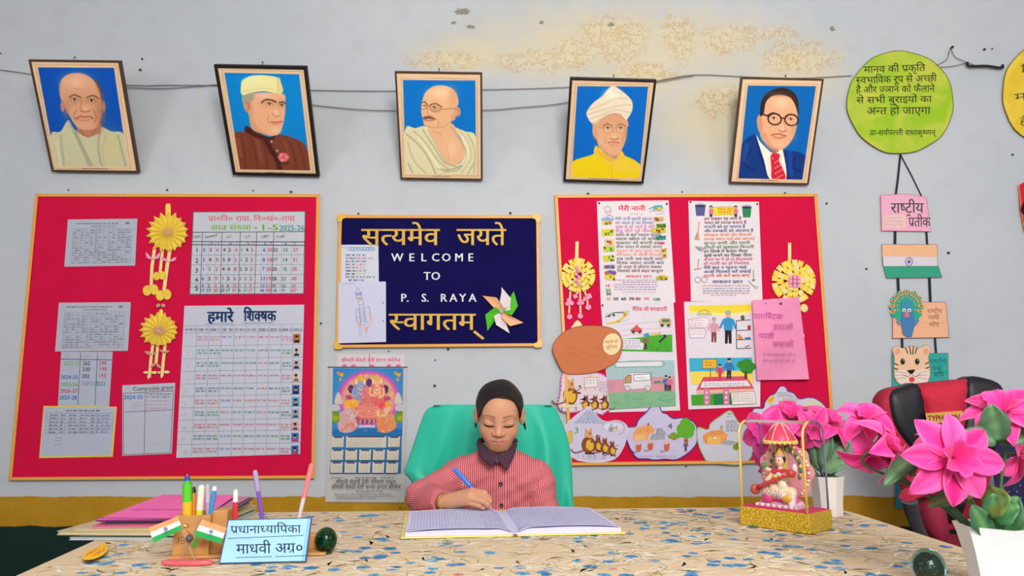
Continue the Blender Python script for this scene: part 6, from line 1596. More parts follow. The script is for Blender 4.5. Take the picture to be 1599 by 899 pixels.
def pen(lab, top, bot_px, y, r, segs, name='pen', zb=None, yb=None):
    p1 = P(*top, y); p0 = P(*bot_px, yb or y)
    ax = (p1 - p0); d = ax.normalized()
    if zb is not None: p0 = p0 + d * ((zb - p0.z) / d.z)
    L_ = (p1 - p0).length; tt = thing(name, lab, 'pen', p0)
    for k_, (a, b, c, r0, r1, nm) in enumerate(segs):
        MB().lathe([(r * r0, a * L_), (r * (r0 * .5 + r1 * .5) * 1.0, (a + b) / 2 * L_), (r * r1, b * L_)], p0, d, 14, c).build(nm, GLOSS, tt, smooth=40)


yb_ = 1.352; zb_ = TZ + .0145
pen('thick green marker with yellow foot and blue pen top, leftmost in the stand', (292.5, 740), (292.5, 806), yb_, .0085, [(0, .62, '#f0b42a', 1, 1, 'foot'), (.62, .86, '#58c22a', 1, 1, 'barrel'), (.86, .91, '#3aa82a', .9, .62, 'collar'), (.91, .975, '#2a44a8', .6, .5, 'cap'), (.975, 1, '#b85a6a', .22, .16, 'tip')], 'marker_pen', zb_)
pen('orange pencil with black cap beside the green marker', (301.5, 760), (303, 806), yb_ + .012, .0042, [(0, .9, '#d88a2a', 1, 1, 'barrel'), (.9, 1, '#1c1a20', 1.25, .9, 'cap')], 'pencil', zb_)
pen('white highlighter with yellow foot in the wooden stand', (315, 757), (311, 806), yb_, .0062, [(0, .6, '#d8d42a', .9, .95, 'foot'), (.6, .96, '#e6dccb', 1, .95, 'barrel'), (.96, 1, '#eee6d8', .9, .5, 'cap')], 'highlighter', zb_)
pen('pale lilac clear pen between white highlighter and blue pen', (324, 756), (325, 806), yb_ + .008, .0048, [(0, .7, '#a99fb4', .8, .8, 'barrel'), (.7, .97, '#b9aec2', 1, .95, 'cap'), (.97, 1, '#b9aec2', .9, .4, 'cap_end')], 'pen', zb_)
pen('bright blue pen with white top at the right of the stand', (335.5, 759), (329, 806), yb_ + .006, .0042, [(0, .93, '#3a8ed0', 1, 1, 'barrel'), (.93, 1, '#e6eef4', 1, .75, 'top')], 'pen', zb_)
zl = TZ + .0318
pen('red marker with white cap standing behind the blue name sign', (368, 764), (367, 815), 1.385, .0046, [(0, .72, '#d8343c', 1, 1, 'barrel'), (.72, .96, '#eeeae6', 1.02, 1, 'cap'), (.96, 1, '#eeeae6', .9, .45, 'cap_end')], 'marker_pen', zl)
pen('purple pen leaning left behind the name sign', (398, 734), (410, 812), 1.40, .0044, [(0, .66, '#7a4fc0', .85, .9, 'barrel'), (.66, .97, '#a995c4', 1.1, 1.05, 'cap'), (.97, 1, '#b4a4cc', 1.0, .6, 'cap_end')], 'pen', zl)
pen('tall pink and white pen leaning right behind the name sign', (487, 723), (466, 812), 1.405, .0044, [(0, .5, '#d5c6d2', .85, .9, 'barrel'), (.5, .97, '#f07f86', 1.0, 1.1, 'cap'), (.97, 1, '#f07f86', 1.0, .5, 'cap_end')], 'pen', zl)

# ---- crossed table flags
t = thing('flag_stand', 'pink base with two small crossed tricolour flags before the pen stand', 'flag stand', (-.57, 1.285, TZ))
c = T(292, 882, TZ); m = MB(); o = [(c.x + .044 * math.cos(a) * (abs(math.cos(a)) ** -.3 if abs(math.cos(a)) > .05 else 1), c.y + .012 * math.sin(a)) for a in [2 * math.pi * i / 28 for i in range(28)]]
m.prism([(x, y, TZ + .008) for x, y in o], [(x, y, TZ + .0012) for x, y in o]); m.build('base', mat('pink_plastic', '#e0606a', .35), t, bevel=.002)
yf = 1.283; POLE = mat('grey_wire_pole', '#a8988a', .4, .4)
for a, b in (((305, 877), (276, 806)), ((281, 877), (316, 803))): MB().tube([P(*a, yf), P(*b, yf + (.004 if a[0] > 300 else 0))], .0011, 8).build('pole', POLE, t)
MB().lathe([(.006, 0), (.007, .003), (.005, .008), (.002, .01)], P(297, 840, yf - .004), (0, -1, 0), 10).build('clip', mat('dark_clip', '#4a4a50', .5), t)
for q, sg in ((((232, 823.5), (277.5, 806), (285, 826), (240, 847)), -1), (((315.5, 811), (354, 824), (345, 848.5), (303.5, 836)), 1)):
    nu, nv = 14, 13; mm = MB(); f = quadmap(q); cols = ['#f0a070', '#e9e6ec', '#2fa558']; pts = []
    for j in range(nv):
        for i in range(nu):
            u, v = i / (nu - 1), j / (nv - 1); e = (1 - u) if sg < 0 else u; pts.append(P(*f(u, v), yf - .002 - .006 * e * math.sin(6 * u + 1 + v)))
    b = len(mm.v); mm.v.extend([tuple(p) for p in pts])
    for j in range(nv - 1):
        for i in range(nu - 1): mm.f.append([j * nu + i, j * nu + i + 1, (j + 1) * nu + i + 1, (j + 1) * nu + i]); mm.m.append(0); mm.c.append(cols[j // 4])
    fo = mm.build('flag', PRINT, t, solid=.0006)
    cu_ = f(.5, .5); s = Sheet(0, mapper=lambda x, y, off: P(x, y, yf - .0115 - off)); s.ring(cu_[0], cu_[1], 3, 3, .7, '#2f5aa0', 12)
    for a in range(0, 180, 30): s.line([(cu_[0] + 2.6 * math.cos(R(a)), cu_[1] + 2.6 * math.sin(R(a))), (cu_[0] - 2.6 * math.cos(R(a)), cu_[1] - 2.6 * math.sin(R(a)))], .5, '#2f5aa0')
    s.ell(cu_[0], cu_[1], 1, 1, '#2f5aa0', n=8); s.mb.build('wheel_emblem', PRINT, fo)

# ---- name sign
bl, br_ = T(342, 880, TZ + .0015), T(478, 877.5, TZ + .0015); ex = (br_ - bl).normalized(); nr = Vector((ex.y, -ex.x, 0)); dirv = (EZ + (-nr) * .32).normalized(); pn = dirv.cross(ex).normalized()
if pn.y > 0: pn = -pn
pm = plane_map(bl, pn); t = thing('name_sign', 'light blue name sign with dark edge and handwritten Hindi name, leaning on the pen stand', 'sign', (bl + br_) / 2)
q = [(356, 811), (487, 808), (478, 877), (342, 880)]
MB().prism([pm(x, y, 0) for x, y in q], [pm(x, y, -.004) for x, y in q]).build('board', mat('dark_blue_edge', '#26407a', .5), t)
s = Sheet(.0002, mapper=pm); f = quadmap(q); s.poly([f(.012, .02), f(.988, .02), f(.985, .975), f(.012, .975)], '#9ccaf0'); s.poly([f(.95, .02), f(.988, .02), f(.985, .975), f(.945, .975)], '#84b8e6')
k = conv(100, 720, 3.634)
s.text('प्रधानाध्यापिका', *k((945, 410))[0], 11.5, '#1c2f4a', width=110, rot=-.8, bold=.006); s.text('माधवी अग्र०', *k((978, 525))[0], 14.5, '#1c2f4a', width=105, rot=-1.2, bold=.006)
s.line(k((930, 438), (1358, 420)), .9, '#1c2f4a'); s.line(k((975, 546), (1180, 541)), .9, '#1c2f4a'); s.line(k((1200, 541), (1372, 535)), .9, '#1c2f4a')
s.mb.build('lettering', PRINT, t)

# ---- yellow plastic piece
k = conv(0, 720, 5.024); zt = TZ + .0075; t = thing('plastic_toy', 'flat yellow mango shaped plastic piece at the left corner of the table', 'toy', T(148, 862, TZ))
o = smooth_pts(k((644, 752), (665, 715), (720, 685), (770, 672), (785, 650), (815, 645), (840, 655), (848, 690), (820, 725), (770, 755), (710, 772), (660, 772)), 4)
MB().prism([T(x, y, zt) for x, y in o], [T(x, y, TZ + .0012) for x, y in o]).build('body', mat('yellow_plastic', '#f8c424', .35, noise=.03), t, bevel=.0015)
m = MB(); m.tube([T(*k((745 + 70 * math.cos(a) * .95 - 18 * math.sin(a), 715 - 22 * math.cos(a) + 26 * math.sin(a)))[0], zt + .0006) for a in [2 * math.pi * i / 24 for i in range(25)]], .0012, 6); m.tube([T(*k((745 + 38 * math.cos(a) - 8 * math.sin(a), 713 - 11 * math.cos(a) + 12 * math.sin(a)))[0], zt + .0006) for a in [2 * math.pi * i / 20 for i in range(21)]], .001, 6)
m.build('raised_rings', mat('amber_plastic', '#e09a14', .35), t, smooth=True)

# ---- glass paperweights


def glass(name, col):
    m = mat(name, col, .02, trans=1.0, ior=1.3, noise=.0); return m


def weight(lab, c, r, h, gl, core, flecks, seed):
    tt = thing('paperweight', lab, 'paperweight', (c.x, c.y, TZ)); rr = random.Random(seed)
    pr = [(0.002, .001), (r * .62, .001)] + [(r * math.cos(a) * (1 if a > -.3 else .98), h / 2 + h / 2 * math.sin(a)) for a in [R(q) for q in range(-50, 90, 10)]] + [(.0004, h)]
    pr = [(a, max(b, .001)) for a, b in pr]; MB().lathe(pr, Vector((c.x, c.y, TZ)), (0, 0, 1), 32).build('glass_shell', gl, tt, smooth=True)
    cm = MB().ell((c.x, c.y, TZ + h * .46), (r * .66, r * .66, h * .36), n=20, k=12); cm.build('core', core, tt, smooth=True)
    m = MB()
    for i in range(110):
        v = Vector((rr.gauss(0, 1), rr.gauss(0, 1), rr.gauss(0, 1))).normalized(); p = Vector((c.x + v.x * r * .68, c.y + v.y * r * .68, TZ + h * .46 + v.z * h * .372)); a = v.orthogonal().normalized(); b = v.cross(a); q = rr.uniform(.0006, .0014)
        m.poly([p + a * q, p + b * q, p - a * q, p - b * q], rr.choice(flecks))
    tag(m.build('flecks', GLOSS, tt), kind='stuff')


weight('green glass paperweight dome just right of the blue name sign', T(508, 864, TZ), .0205, .047, glass('green_glass', '#4fa888'), mat('dark_green_core', '#1d4a38', .4, noise=.4, scale=180), ['#c9b23a', '#8a8a3a', '#2f8a6a', '#6aa88a', '#1a3a2a'], 5)
weight('clear teal glass paperweight with dark speckled core at the front right', T(1452, 912, TZ), .0245, .053, glass('teal_glass', '#93e0d4'), mat('brown_core', '#4a3a36', .4, noise=.4, scale=200), ['#8a6a5a', '#5a4a44', '#c9b8a8', '#6a3a34', '#3a3a44', '#9a8a80'], 9)

# ---- open register
SP = Vector((.006, 1.537, TZ)); B1 = Vector((.452, .052, 0)).normalized(); B2 = Vector((-B1.y, B1.x, 0)); BD = .292
t = thing('open_register', 'open ruled attendance register with yellow cover under the writing hand', 'book', SP + B2 * .13)
YC = mat('yellow_cover', '#e6d46a', .5, noise=.05)
for sg in (-1, 1):
    MB().frame_box(SP, B1, B2, EZ, min(sg * .004, sg * .235), max(sg * .004, sg * .235), -.008, BD + .008, .0012, .0042).build('cover', YC, t, bevel=.001)
MB().frame_box(SP, B1, B2, EZ, -.005, .005, -.008, BD + .008, .001, .0036).build('spine', mat('brown_spine', '#8a5a3a', .6), t)


def page_z(u, v, sg): return .0045 + (.0115 if sg < 0 else .0135) * (1 - math.exp(-u / .035)) * (1 - .45 * (u / .226) ** 2) + .0022 * math.sin(9 * u + 4 * v) * u / .226 + (.003 * math.exp(-((u - .03) / .02) ** 2))


def page_pt(u, v, sg, off=0): return SP + B1 * (sg * u) + B2 * v + EZ * (page_z(u, v, sg) + off)


PAGE = mat('lilac_paper', '#c8c8ea', .8, noise=.02)
PW = .226
for sg in (-1, 1):
    m = MB(); nu, nv = 26, 10; pts = [page_pt(PW * i / (nu - 1), BD * j / (nv - 1), sg) for j in range(nv) for i in range(nu)]; m.grid(pts, nu, nv)
    lo_ = [SP + B1 * (sg * PW * i / (nu - 1)) + B2 * (BD * j / (nv - 1)) + EZ * .0043 for j in range(nv) for i in range(nu)]; m.grid(lo_, nu, nv); q = nu * nv
    for i in range(nu - 1):
        for j in (0, nv - 1): m.f.append([j * nu + i, j * nu + i + 1, q + j * nu + i + 1, q + j * nu + i]); m.m.append(0); m.c.append(None)
    for j in range(nv - 1): m.f.append([j * nu + nu - 1, (j + 1) * nu + nu - 1, q + (j + 1) * nu + nu - 1, q + j * nu + nu - 1]); m.m.append(0); m.c.append(None)
    m.build('page_block', PAGE, t, smooth=30)
    # a lifted loose leaf near the front edge
    rr = random.Random(40 + sg); s = Sheet(.0005, 1.2e-5, mapper=lambda x, y, off: page_pt(x, y, sg, off)); lc = '#8d92be'
    us = [.012 + .0068 * i for i in range(31)]; vs_ = [.022 + .0125 * j for j in range(21)]
    for u in us: s.line([(u, vs_[0] + (vs_[-1] - vs_[0]) * q / 4) for q in range(5)], .0007, lc)
    for v in vs_: s.line([(us[0] + (us[-1] - us[0]) * q / 12, v) for q in range(13)], .0007, lc)
    for j in range(20):
        for i in range(30):
            u = us[i] + .0015; v = vs_[j] + .003
            if (sg < 0 and u < .055 and rr.random() < .7) or (sg > 0 and u < .125 and rr.random() < .62) or rr.random() < .06:
                s.line([(u, v), (u + rr.uniform(.002, .005), v + rr.uniform(-.001, .005))], .0011, rr.choice(['#565c9c', '#6a5a9a', '#4a5090', '#7a6aa8']))
    s.mb.build('ruled_page', PRINT, t)
    m = MB(); pts = [page_pt(.008 + (PW - .012) * i / 19, -.004 + .02 * j, sg, .002 + .0035 * math.sin(math.pi * i / 19) * (1 - j)) for j in range(2) for i in range(20)]; m.grid(pts, 20, 2); m.build('loose_leaf', PAGE, t, solid=.0003, smooth=True)
# ================================================================ figurine case
C0 = T(1155.6, 819.5, TZ); C1 = T(1265.5, 835.6, TZ); C2 = T(1290.6, 824.6, TZ)
UX = (C1 - C0).normalized(); UY = Vector((-UX.y, UX.x, 0)); LW = (C1 - C0).length; LD = .104; BH = .041
O = Vector((C0.x, C0.y, TZ + .0012))
t = thing('figurine_case', 'gold based display case with clear arched cover, right of the open register', 'display case', O + UX * LW / 2 + UY * LD / 2)
GOLD = bpy.data.materials.new('embossed_gold_foil'); GOLD.use_nodes = True
_n = GOLD.node_tree.nodes; _l = GOLD.node_tree.links; _b = _n['Principled BSDF']; _b.inputs['Base Color'].default_value = lin('#e3bd35'); _b.inputs['Metallic'].default_value = .55; _b.inputs['Roughness'].default_value = .34
_tc = _n.new('ShaderNodeTexCoord'); _v = _n.new('ShaderNodeTexVoronoi'); _v.inputs['Scale'].default_value = 150; _v.feature = 'DISTANCE_TO_EDGE'; _l.new(_tc.outputs['Object'], _v.inputs['Vector'])
_bp = _n.new('ShaderNodeBump'); _bp.inputs['Strength'].default_value = .9; _bp.inputs['Distance'].default_value = .003; _l.new(_v.outputs['Distance'], _bp.inputs['Height']); _l.new(_bp.outputs[0], _b.inputs['Normal'])
_r = _n.new('ShaderNodeValToRGB'); _r.color_ramp.elements[0].color = lin('#b98a1e'); _r.color_ramp.elements[1].color = lin('#ecc93f'); _r.color_ramp.elements[1].position = .12; _l.new(_v.outputs['Distance'], _r.inputs[0]); _l.new(_r.outputs[0], _b.inputs['Base Color'])
GOLDP = mat('gold_edge', '#e8cf63', .3, .4, noise=.03)
MB().frame_box(O, UX, UY, EZ, 0, LW, 0, LD, 0, BH).build('gold_base', GOLD, t, bevel=.002)
MB().frame_box(O, UX, UY, EZ, .004, LW - .004, .004, LD - .004, BH, BH + .0016).build('pink_floor', mat('pink_velvet', '#d8386a', .9, noise=.08), t)
CLEAR = bpy.data.materials.new('clear_acrylic'); CLEAR.use_nodes = True
_n = CLEAR.node_tree.nodes; _l = CLEAR.node_tree.links; _n.remove(_n['Principled BSDF'])
_t = _n.new('ShaderNodeBsdfTransparent'); _t.inputs[0].default_value = (.91, .90, .95, 1); _g = _n.new('ShaderNodeBsdfGlossy'); _g.inputs['Roughness'].default_value = .12
_nz = _n.new('ShaderNodeTexNoise'); _nz.inputs['Scale'].default_value = 18; _lw = _n.new('ShaderNodeLayerWeight'); _lw.inputs['Blend'].default_value = .07
_mx = _n.new('ShaderNodeMixShader'); _l.new(_lw.outputs['Fresnel'], _mx.inputs[0]); _l.new(_t.outputs[0], _mx.inputs[1]); _l.new(_g.outputs[0], _mx.inputs[2]); _l.new(_mx.outputs[0], _n['Material Output'].inputs[0])
z0 = BH + .001; zs = .162; RA = LD / 2 - .004          # straight wall, then the arch across the depth
arch = [(.004, z0), (.004, z0 + zs * .5), (.004, z0 + zs)] + [(.004 + RA - RA * math.cos(a), z0 + zs + RA * .62 * math.sin(a)) for a in [math.pi * i / 16 for i in range(1, 16)]] + [(.004 + 2 * RA, z0 + zs), (.004 + 2 * RA, z0 + zs * .5), (.004 + 2 * RA, z0)]
m = MB(); pts = [O + UX * x + UY * y + EZ * z for x in (.006, LW - .006) for y, z in arch]; m.grid(pts, len(arch), 2); m.build('clear_cover', CLEAR, t, smooth=40)
for x in (.006, LW - .006):
    m = MB(); m.poly([O + UX * x + UY * y + EZ * z for y, z in arch]); m.build('clear_end', CLEAR, t)
    m = MB(); m.tube([O + UX * x + UY * y + EZ * z for y, z in arch[:9]], .0028, 8); m.build('gold_arch', GOLDP, t, smooth=True)
    m = MB(); m.tube([O + UX * x + UY * y + EZ * z for y, z in arch[8:]], .0022, 8); m.build('dark_arch', mat('violet_edge', '#6d668c', .4), t, smooth=True)

# the figurine itself, turned to the room
FB = O + UX * (LW * .47) + UY * (LD * .5) + EZ * (BH + .002)
t = thing('goddess_figurine', 'small painted seated goddess figurine with pink parasol inside the clear case', 'figurine', FB, None)
M3 = np.array([[UX.x, UX.y, 0], [UY.x, UY.y, 0], [0, 0, 1]]); FBn = np.array(FB)
SKIN, SARI, PK, GD, GN, RD, BK = '#f0c8a4', '#f2ead8', '#d84a7a', '#e2b63c', '#4f9a4a', '#c8364a', '#241a24'
prims = [('c', (-.040, 0, .006), (.040, 0, .006), .012, .012, '#e4b8c0'), ('c', (-.036, -.002, .014), (.036, -.002, .014), .010, .010, PK), ('e', (0, -.004, .03), (.034, .022, .014), None, None, SARI), ('c', (-.03, -.012, .034), (.012, -.02, .03), .012, .011, SARI), ('c', (.03, -.012, .034), (-.008, -.018, .04), .012, .01, '#f0dcae'), ('e', (.022, -.020, .022), (.013, .008, .01), None, None, GD),
         ('e', (-.026, -.016, .018), (.014, .010, .012), None, None, PK), ('c', (0, .002, .04), (0, .002, .068), .014, .0125, SARI), ('c', (-.014, 0, .074), (.014, 0, .074), .0085, .0085, RD), ('c', (0, 0, .08), (0, -.001, .09), .005, .005, SKIN), ('e', (0, -.002, .1), (.0095, .0105, .0125), None, None, SKIN), ('e', (0, .003, .104), (.0115, .011, .0125), None, None, BK),
         ('c', (0, 0, .112), (0, 0, .126), .0095, .003, GD), ('e', (0, -.001, .112), (.0115, .0105, .004), None, None, '#d8a0a8'), ('c', (-.016, 0, .074), (-.027, -.012, .056), .0058, .005, SKIN), ('c', (-.027, -.012, .056), (-.016, -.022, .05), .005, .0042, SKIN), ('c', (.016, 0, .074), (.027, -.01, .062), .0058, .005, SKIN), ('c', (.027, -.01, .062), (.02, -.022, .072), .005, .0042, SKIN),
         ('c', (.016, .003, .074), (.036, -.004, .08), .005, .0045, SKIN), ('c', (-.016, .003, .074), (-.036, -.004, .082), .005, .0045, SKIN), ('c', (-.012, -.008, .066), (.006, -.012, .044), .0035, .0035, GD), ('e', (-.036, -.006, .088), (.006, .006, .008), None, None, GN), ('e', (.037, -.006, .087), (.0055, .005, .009), None, None, '#f4f0e6'), ('e', (.014, -.022, .05), (.010, .006, .01), None, None, '#f4e9c9'), ('c', (.03, -.014, .012), (.036, -.016, .032), .008, .006, '#f4f0ea')]


def fig(p):
    q = (p - FBn) @ M3.T; d = None
    for k_, a, b, r0, r1, c in prims:
        e = vcap(q, a, b, r0, r1) if k_ == 'c' else vell(q, a, b)
        d = e if d is None else smin(d, e, .0022)
    return d


Vf, Ff = nets(fig, FBn + [-.075, -.075, -.01], FBn + [.075, .075, .14], .0014)
q = (Vf - FBn) @ M3.T; D = np.stack([vcap(q, a, b, r0, r1) if k_ == 'c' else vell(q, a, b) for k_, a, b, r0, r1, c in prims], 1); cols = np.array([lin(c) for *_, c in prims]); vc = cols[D.argmin(1)]
for i, (px_, pz_) in enumerate(((-.0035, .102), (.0035, .102))):
    mk = (np.hypot(q[:, 0] - px_, q[:, 2] - pz_) < .0014) & (q[:, 1] < -.005); vc[mk] = lin(BK)
mk = (np.hypot((q[:, 0]) / 1.6, q[:, 2] - .0955) < .0012) & (q[:, 1] < -.005); vc[mk] = lin(RD)
rr_ = np.sin(q[:, 0] * 900) * np.sin(q[:, 2] * 900) > .75; sar = (D.argmin(1) == 2) | (D.argmin(1) == 3) | (D.argmin(1) == 7); vc[rr_ & sar] = lin(GD); vc[(np.sin(q[:, 0] * 620 + 2) * np.sin(q[:, 2] * 560 + 1) > .6) & sar] = lin(PK); vc[(np.sin(q[:, 0] * 500) * np.sin(q[:, 2] * 640 + 2) < -.8) & sar] = lin(GN)
np_mesh(Vf, Ff, 'seated_figure', ENAMEL, t, vc)
loc = lambda x, y, z: FB + UX * x + UY * y + EZ * z
m = MB(); m.tube([loc(-.047, -.03, .036), loc(-.02, -.032, .05), loc(.02, -.032, .068), loc(.04, -.03, .076)], [.006, .0048, .0042, .004], 10, '#c8463c'); m.ell(loc(-.047, -.03, .036), (.012, .007, .012), '#b8543c'); m.ell(loc(.042, -.03, .077), (.009, .006, .009), '#c8463c')
for i in range(7): m.ell(loc(-.03 + i * .01, -.0355, .0455 + i * .0046), (.0012, .001, .002), GD, n=6, k=4)
m.build('veena', ENAMEL, t, smooth=True)
# scalloped back plate with leaf and pearl work
m = MB(); o = []
for i in range(72):
    a = 2 * math.pi * i / 72; r = 1 + .06 * math.cos(9 * a); o.append((.063 * r * math.cos(a), .075 + .068 * r * math.sin(a)))
m.prism([loc(x, .024, z) for x, z in o], [loc(x, .028, z) for x, z in o], '#e8a0a8', 0, '#e2c08a'); m.build('back_plate', ENAMEL, t)
rr = random.Random(6)
for i in range(30):
    a = math.pi * (-.12 + 1.24 * i / 29); r = 1
    m = MB().ell(loc(.0365 * math.cos(a), .0225, .082 + .044 * math.sin(a)), (.0036, .0025, .0058), ['#3f8a54', '#e6c23a', '#2f6a5a'][i % 3], n=8, k=6); m.build('leaf_bead', ENAMEL, t)
for i in range(44):
    a = 2 * math.pi * i / 44; m = MB().ell(loc(.055 * math.cos(a), .0225, .075 + .060 * math.sin(a)), (.0036, .0024, .0038), ['#f2d6c0', '#e07088', '#f0e0a0'][i % 3], n=8, k=6); m.build('pearl', ENAMEL, t)
m = MB().ell(loc(0, .022, .1), (.022, .002, .024), '#cfc24a', n=20, k=8); m.build('halo', ENAMEL, t)
m = MB(); m.tube([loc(0, .020, .1), loc(0, .016, .165)], .002, 6, '#c9b48a'); m.build('parasol_pole', ENAMEL, t)
m = MB(); m.lathe([(.034, .143), (.0345, .146), (.026, .162), (.014, .176), (.004, .183), (.0008, .187)], loc(0, .006, 0), (0, 0, 1), 24, None, 0, ['#ea4468'] * 6); m.build('parasol', ENAMEL, t, smooth=50)
m = MB()
for i in range(6): a = math.pi * i / 3 + .5; m.tube([loc(.0005, .006, .187), loc(.015 * math.cos(a), .006 + .015 * math.sin(a), .1765), loc(.035 * math.cos(a), .006 + .035 * math.sin(a), .1465)], .0014, 5, '#f0c8a0')
m.build('parasol_rib', ENAMEL, t)
m = MB()
for i in range(40):
    a = 2 * math.pi * i / 40; m.ell(loc(.035 * math.cos(a), .006 + .035 * math.sin(a), .1425 - .0015 * (i % 2)), (.0034, .0034, .0045), ['#e8c84a', '#f0dc9a'][i % 2], n=7, k=5)
m.build('gold_fringe', ENAMEL, t)
m = MB().frame_box(FB, UX, UY, EZ, -.048, .048, -.030, .026, -.0005, .007, '#e9d2d6'); m.build('plinth', ENAMEL, t, bevel=.001)
for i in range(14):
    m = MB().ell(loc(-.045 + i * .0069, -.0305, .0035), (.003, .0018, .0036), ['#f4eef0', '#e08aa0'][i % 2], n=8, k=6); m.build('plinth_bead', ENAMEL, t)


# ================================================================ artificial flowers
def pinkish(k): return ['#ff3aa6', '#ff2f9c', '#ff4cae', '#fb2794', '#ff5ab6'][k % 5]


PETAL = bpy.data.materials.new('pink_silk_petal'); PETAL.use_nodes = True
_n = PETAL.node_tree.nodes; _l = PETAL.node_tree.links; _b = _n['Principled BSDF']; _b.inputs['Roughness'].default_value = .6; _b.inputs['Sheen Weight'].default_value = .2; _b.inputs['Specular IOR Level'].default_value = .25
_a = _n.new('ShaderNodeAttribute'); _a.attribute_name = 'Col'; _l.new(_a.outputs[0], _b.inputs['Base Color'])
_tr = _n.new('ShaderNodeBsdfTranslucent'); _l.new(_a.outputs[0], _tr.inputs[0]); _mx = _n.new('ShaderNodeMixShader'); _mx.inputs[0].default_value = .25; _l.new(_b.outputs[0], _mx.inputs[1]); _l.new(_tr.outputs[0], _mx.inputs[2]); _l.new(_mx.outputs[0], _n['Material Output'].inputs[0])
LEAF = mat('dark_green_leaf', rough=.5, noise=.12, attr=True, scale=60); STEM = mat('green_stem', '#3a5a34', .6, noise=.1); POTW = mat('white_ceramic', '#e9eef2', .3, noise=.02, coat=.3)


def petal_mesh(o, d, ax, L_, Wd, rise, droop, cup, seed, col, tipw=1.0, nu=7, nv=11):
    rr = random.Random(seed); sd = d.cross(ax).normalized(); pts = []; vc = []
    base = np.array(lin(col)); lite = np.array(lin('#ff8ed0')); dark = np.array(lin('#d8187e'))
    for j in range(nv):
        s_ = j / (nv - 1); w_ = Wd * (math.sin(math.pi * min(1, s_ * .86 + .14) ** (1.15 * tipw)) ** .8 if s_ < 1 else .02)
        h = rise * L_ * s_ - droop * L_ * s_ * s_
        for i in range(nu):
            u = -1 + 2 * i / (nu - 1); pts.append(o + d * (L_ * s_) + ax * (h + cup * w_ * u * u + .012 * Wd * math.sin(9 * s_ + 3 * u + seed)) + sd * (w_ * u)); 
            vein = .4 * math.exp(-(u / .12) ** 2) + .22 * (math.sin(u * 14 + 5 * s_) > .5); c = base * (1 - vein) + dark * vein; e = max(0, abs(u) - .5) * 1.3 * s_ + .25 * (math.sin(u * 11 + 2 + seed) > .7); c = c * (1 - e) + lite * e; vc.append(c)
    return pts, vc


def blossom(parent, c, ax, r, seed, n1=6, openness=.25):
    rr = random.Random(seed); ax = ax.normalized(); a = ax.orthogonal().normalized(); b = ax.cross(a)
    root = bpy.data.objects.new('blossom', None); C.objects.link(root); root.empty_display_size = .01; root.parent = parent; root.location = c - org(parent); ORG[root.name] = c.copy()
    for i in range(n1):
        th = 2 * math.pi * (i + rr.uniform(-.12, .12)) / n1 + seed; d = a * math.cos(th) + b * math.sin(th)
        pts, vc = petal_mesh(c - ax * .1 * r + d * .08 * r, d, ax, r * rr.uniform(.88, 1.08), r * rr.uniform(*(.31, .37) if n1 < 7 else (.25, .30)), openness + .12 * (i % 2), openness * 1.4 + rr.uniform(0, .15), .35, seed * 7 + i, pinkish(seed + i))
        m = MB(); m.grid(pts, 7, 11); m.vc = vc; m.build('petal', PETAL, root, smooth=True, solid=.0006)
    m = MB(); nu, nv = 25, 7; pts = []; vc = []                         # ruffled trumpet
    for j in range(nv):
        s_ = j / (nv - 1); rad = r * (.015 + .34 * s_ ** .9)
        for i in range(nu):
            th = 2 * math.pi * i / (nu - 1); q = rad * (1 + .13 * s_ * math.sin(6 * th + seed)); pts.append(c + (a * math.cos(th) + b * math.sin(th)) * q + ax * (r * (-.08 + .42 * s_ + .05 * s_ * math.sin(7 * th)))); k_ = s_; vc.append(np.array(lin('#e0127e')) * (1 - k_) + np.array(lin('#ff52b4')) * k_)
    m.grid(pts, nu, nv); m.vc = vc; m.build('trumpet', PETAL, root, smooth=True, solid=.0006)
    m = MB(); m.lathe([(.04 * r, -.36 * r), (.07 * r, -.24 * r), (.09 * r, -.15 * r)], c, ax, 10, '#4f6a34'); m.build('calyx', LEAF, root, smooth=True)


def leaf(parent, o, d, up, L_, Wd, droop, seed, col='#3a6a44'):
    rr = random.Random(seed); d = d.normalized(); sd = d.cross(up).normalized(); upn = sd.cross(d).normalized(); pts = []; vc = []; base = np.array(lin(col)); lt = np.array(lin('#6a9a62'))
    for j in range(10):
        s_ = j / 9; w_ = Wd * max(.02, math.sin(math.pi * (s_ * .93 + .05)) ** .75)
        for i in range(5):
            u = -1 + i / 2; pts.append(o + d * (L_ * s_) + upn * (-droop * L_ * s_ * s_ + .25 * w_ * abs(u) + .03 * Wd * math.sin(20 * s_ + seed)) + sd * (w_ * u * (1 + .07 * math.sin(16 * s_ + i)))); k_ = .8 * (i == 2) + .12 * math.sin(18 * s_ + abs(u) * 4); vc.append(base * (1 - max(k_, 0)) + lt * max(k_, 0))
    m = MB(); m.grid(pts, 5, 10); m.vc = vc; m.build('leaf', LEAF, parent, smooth=True, solid=.0006)


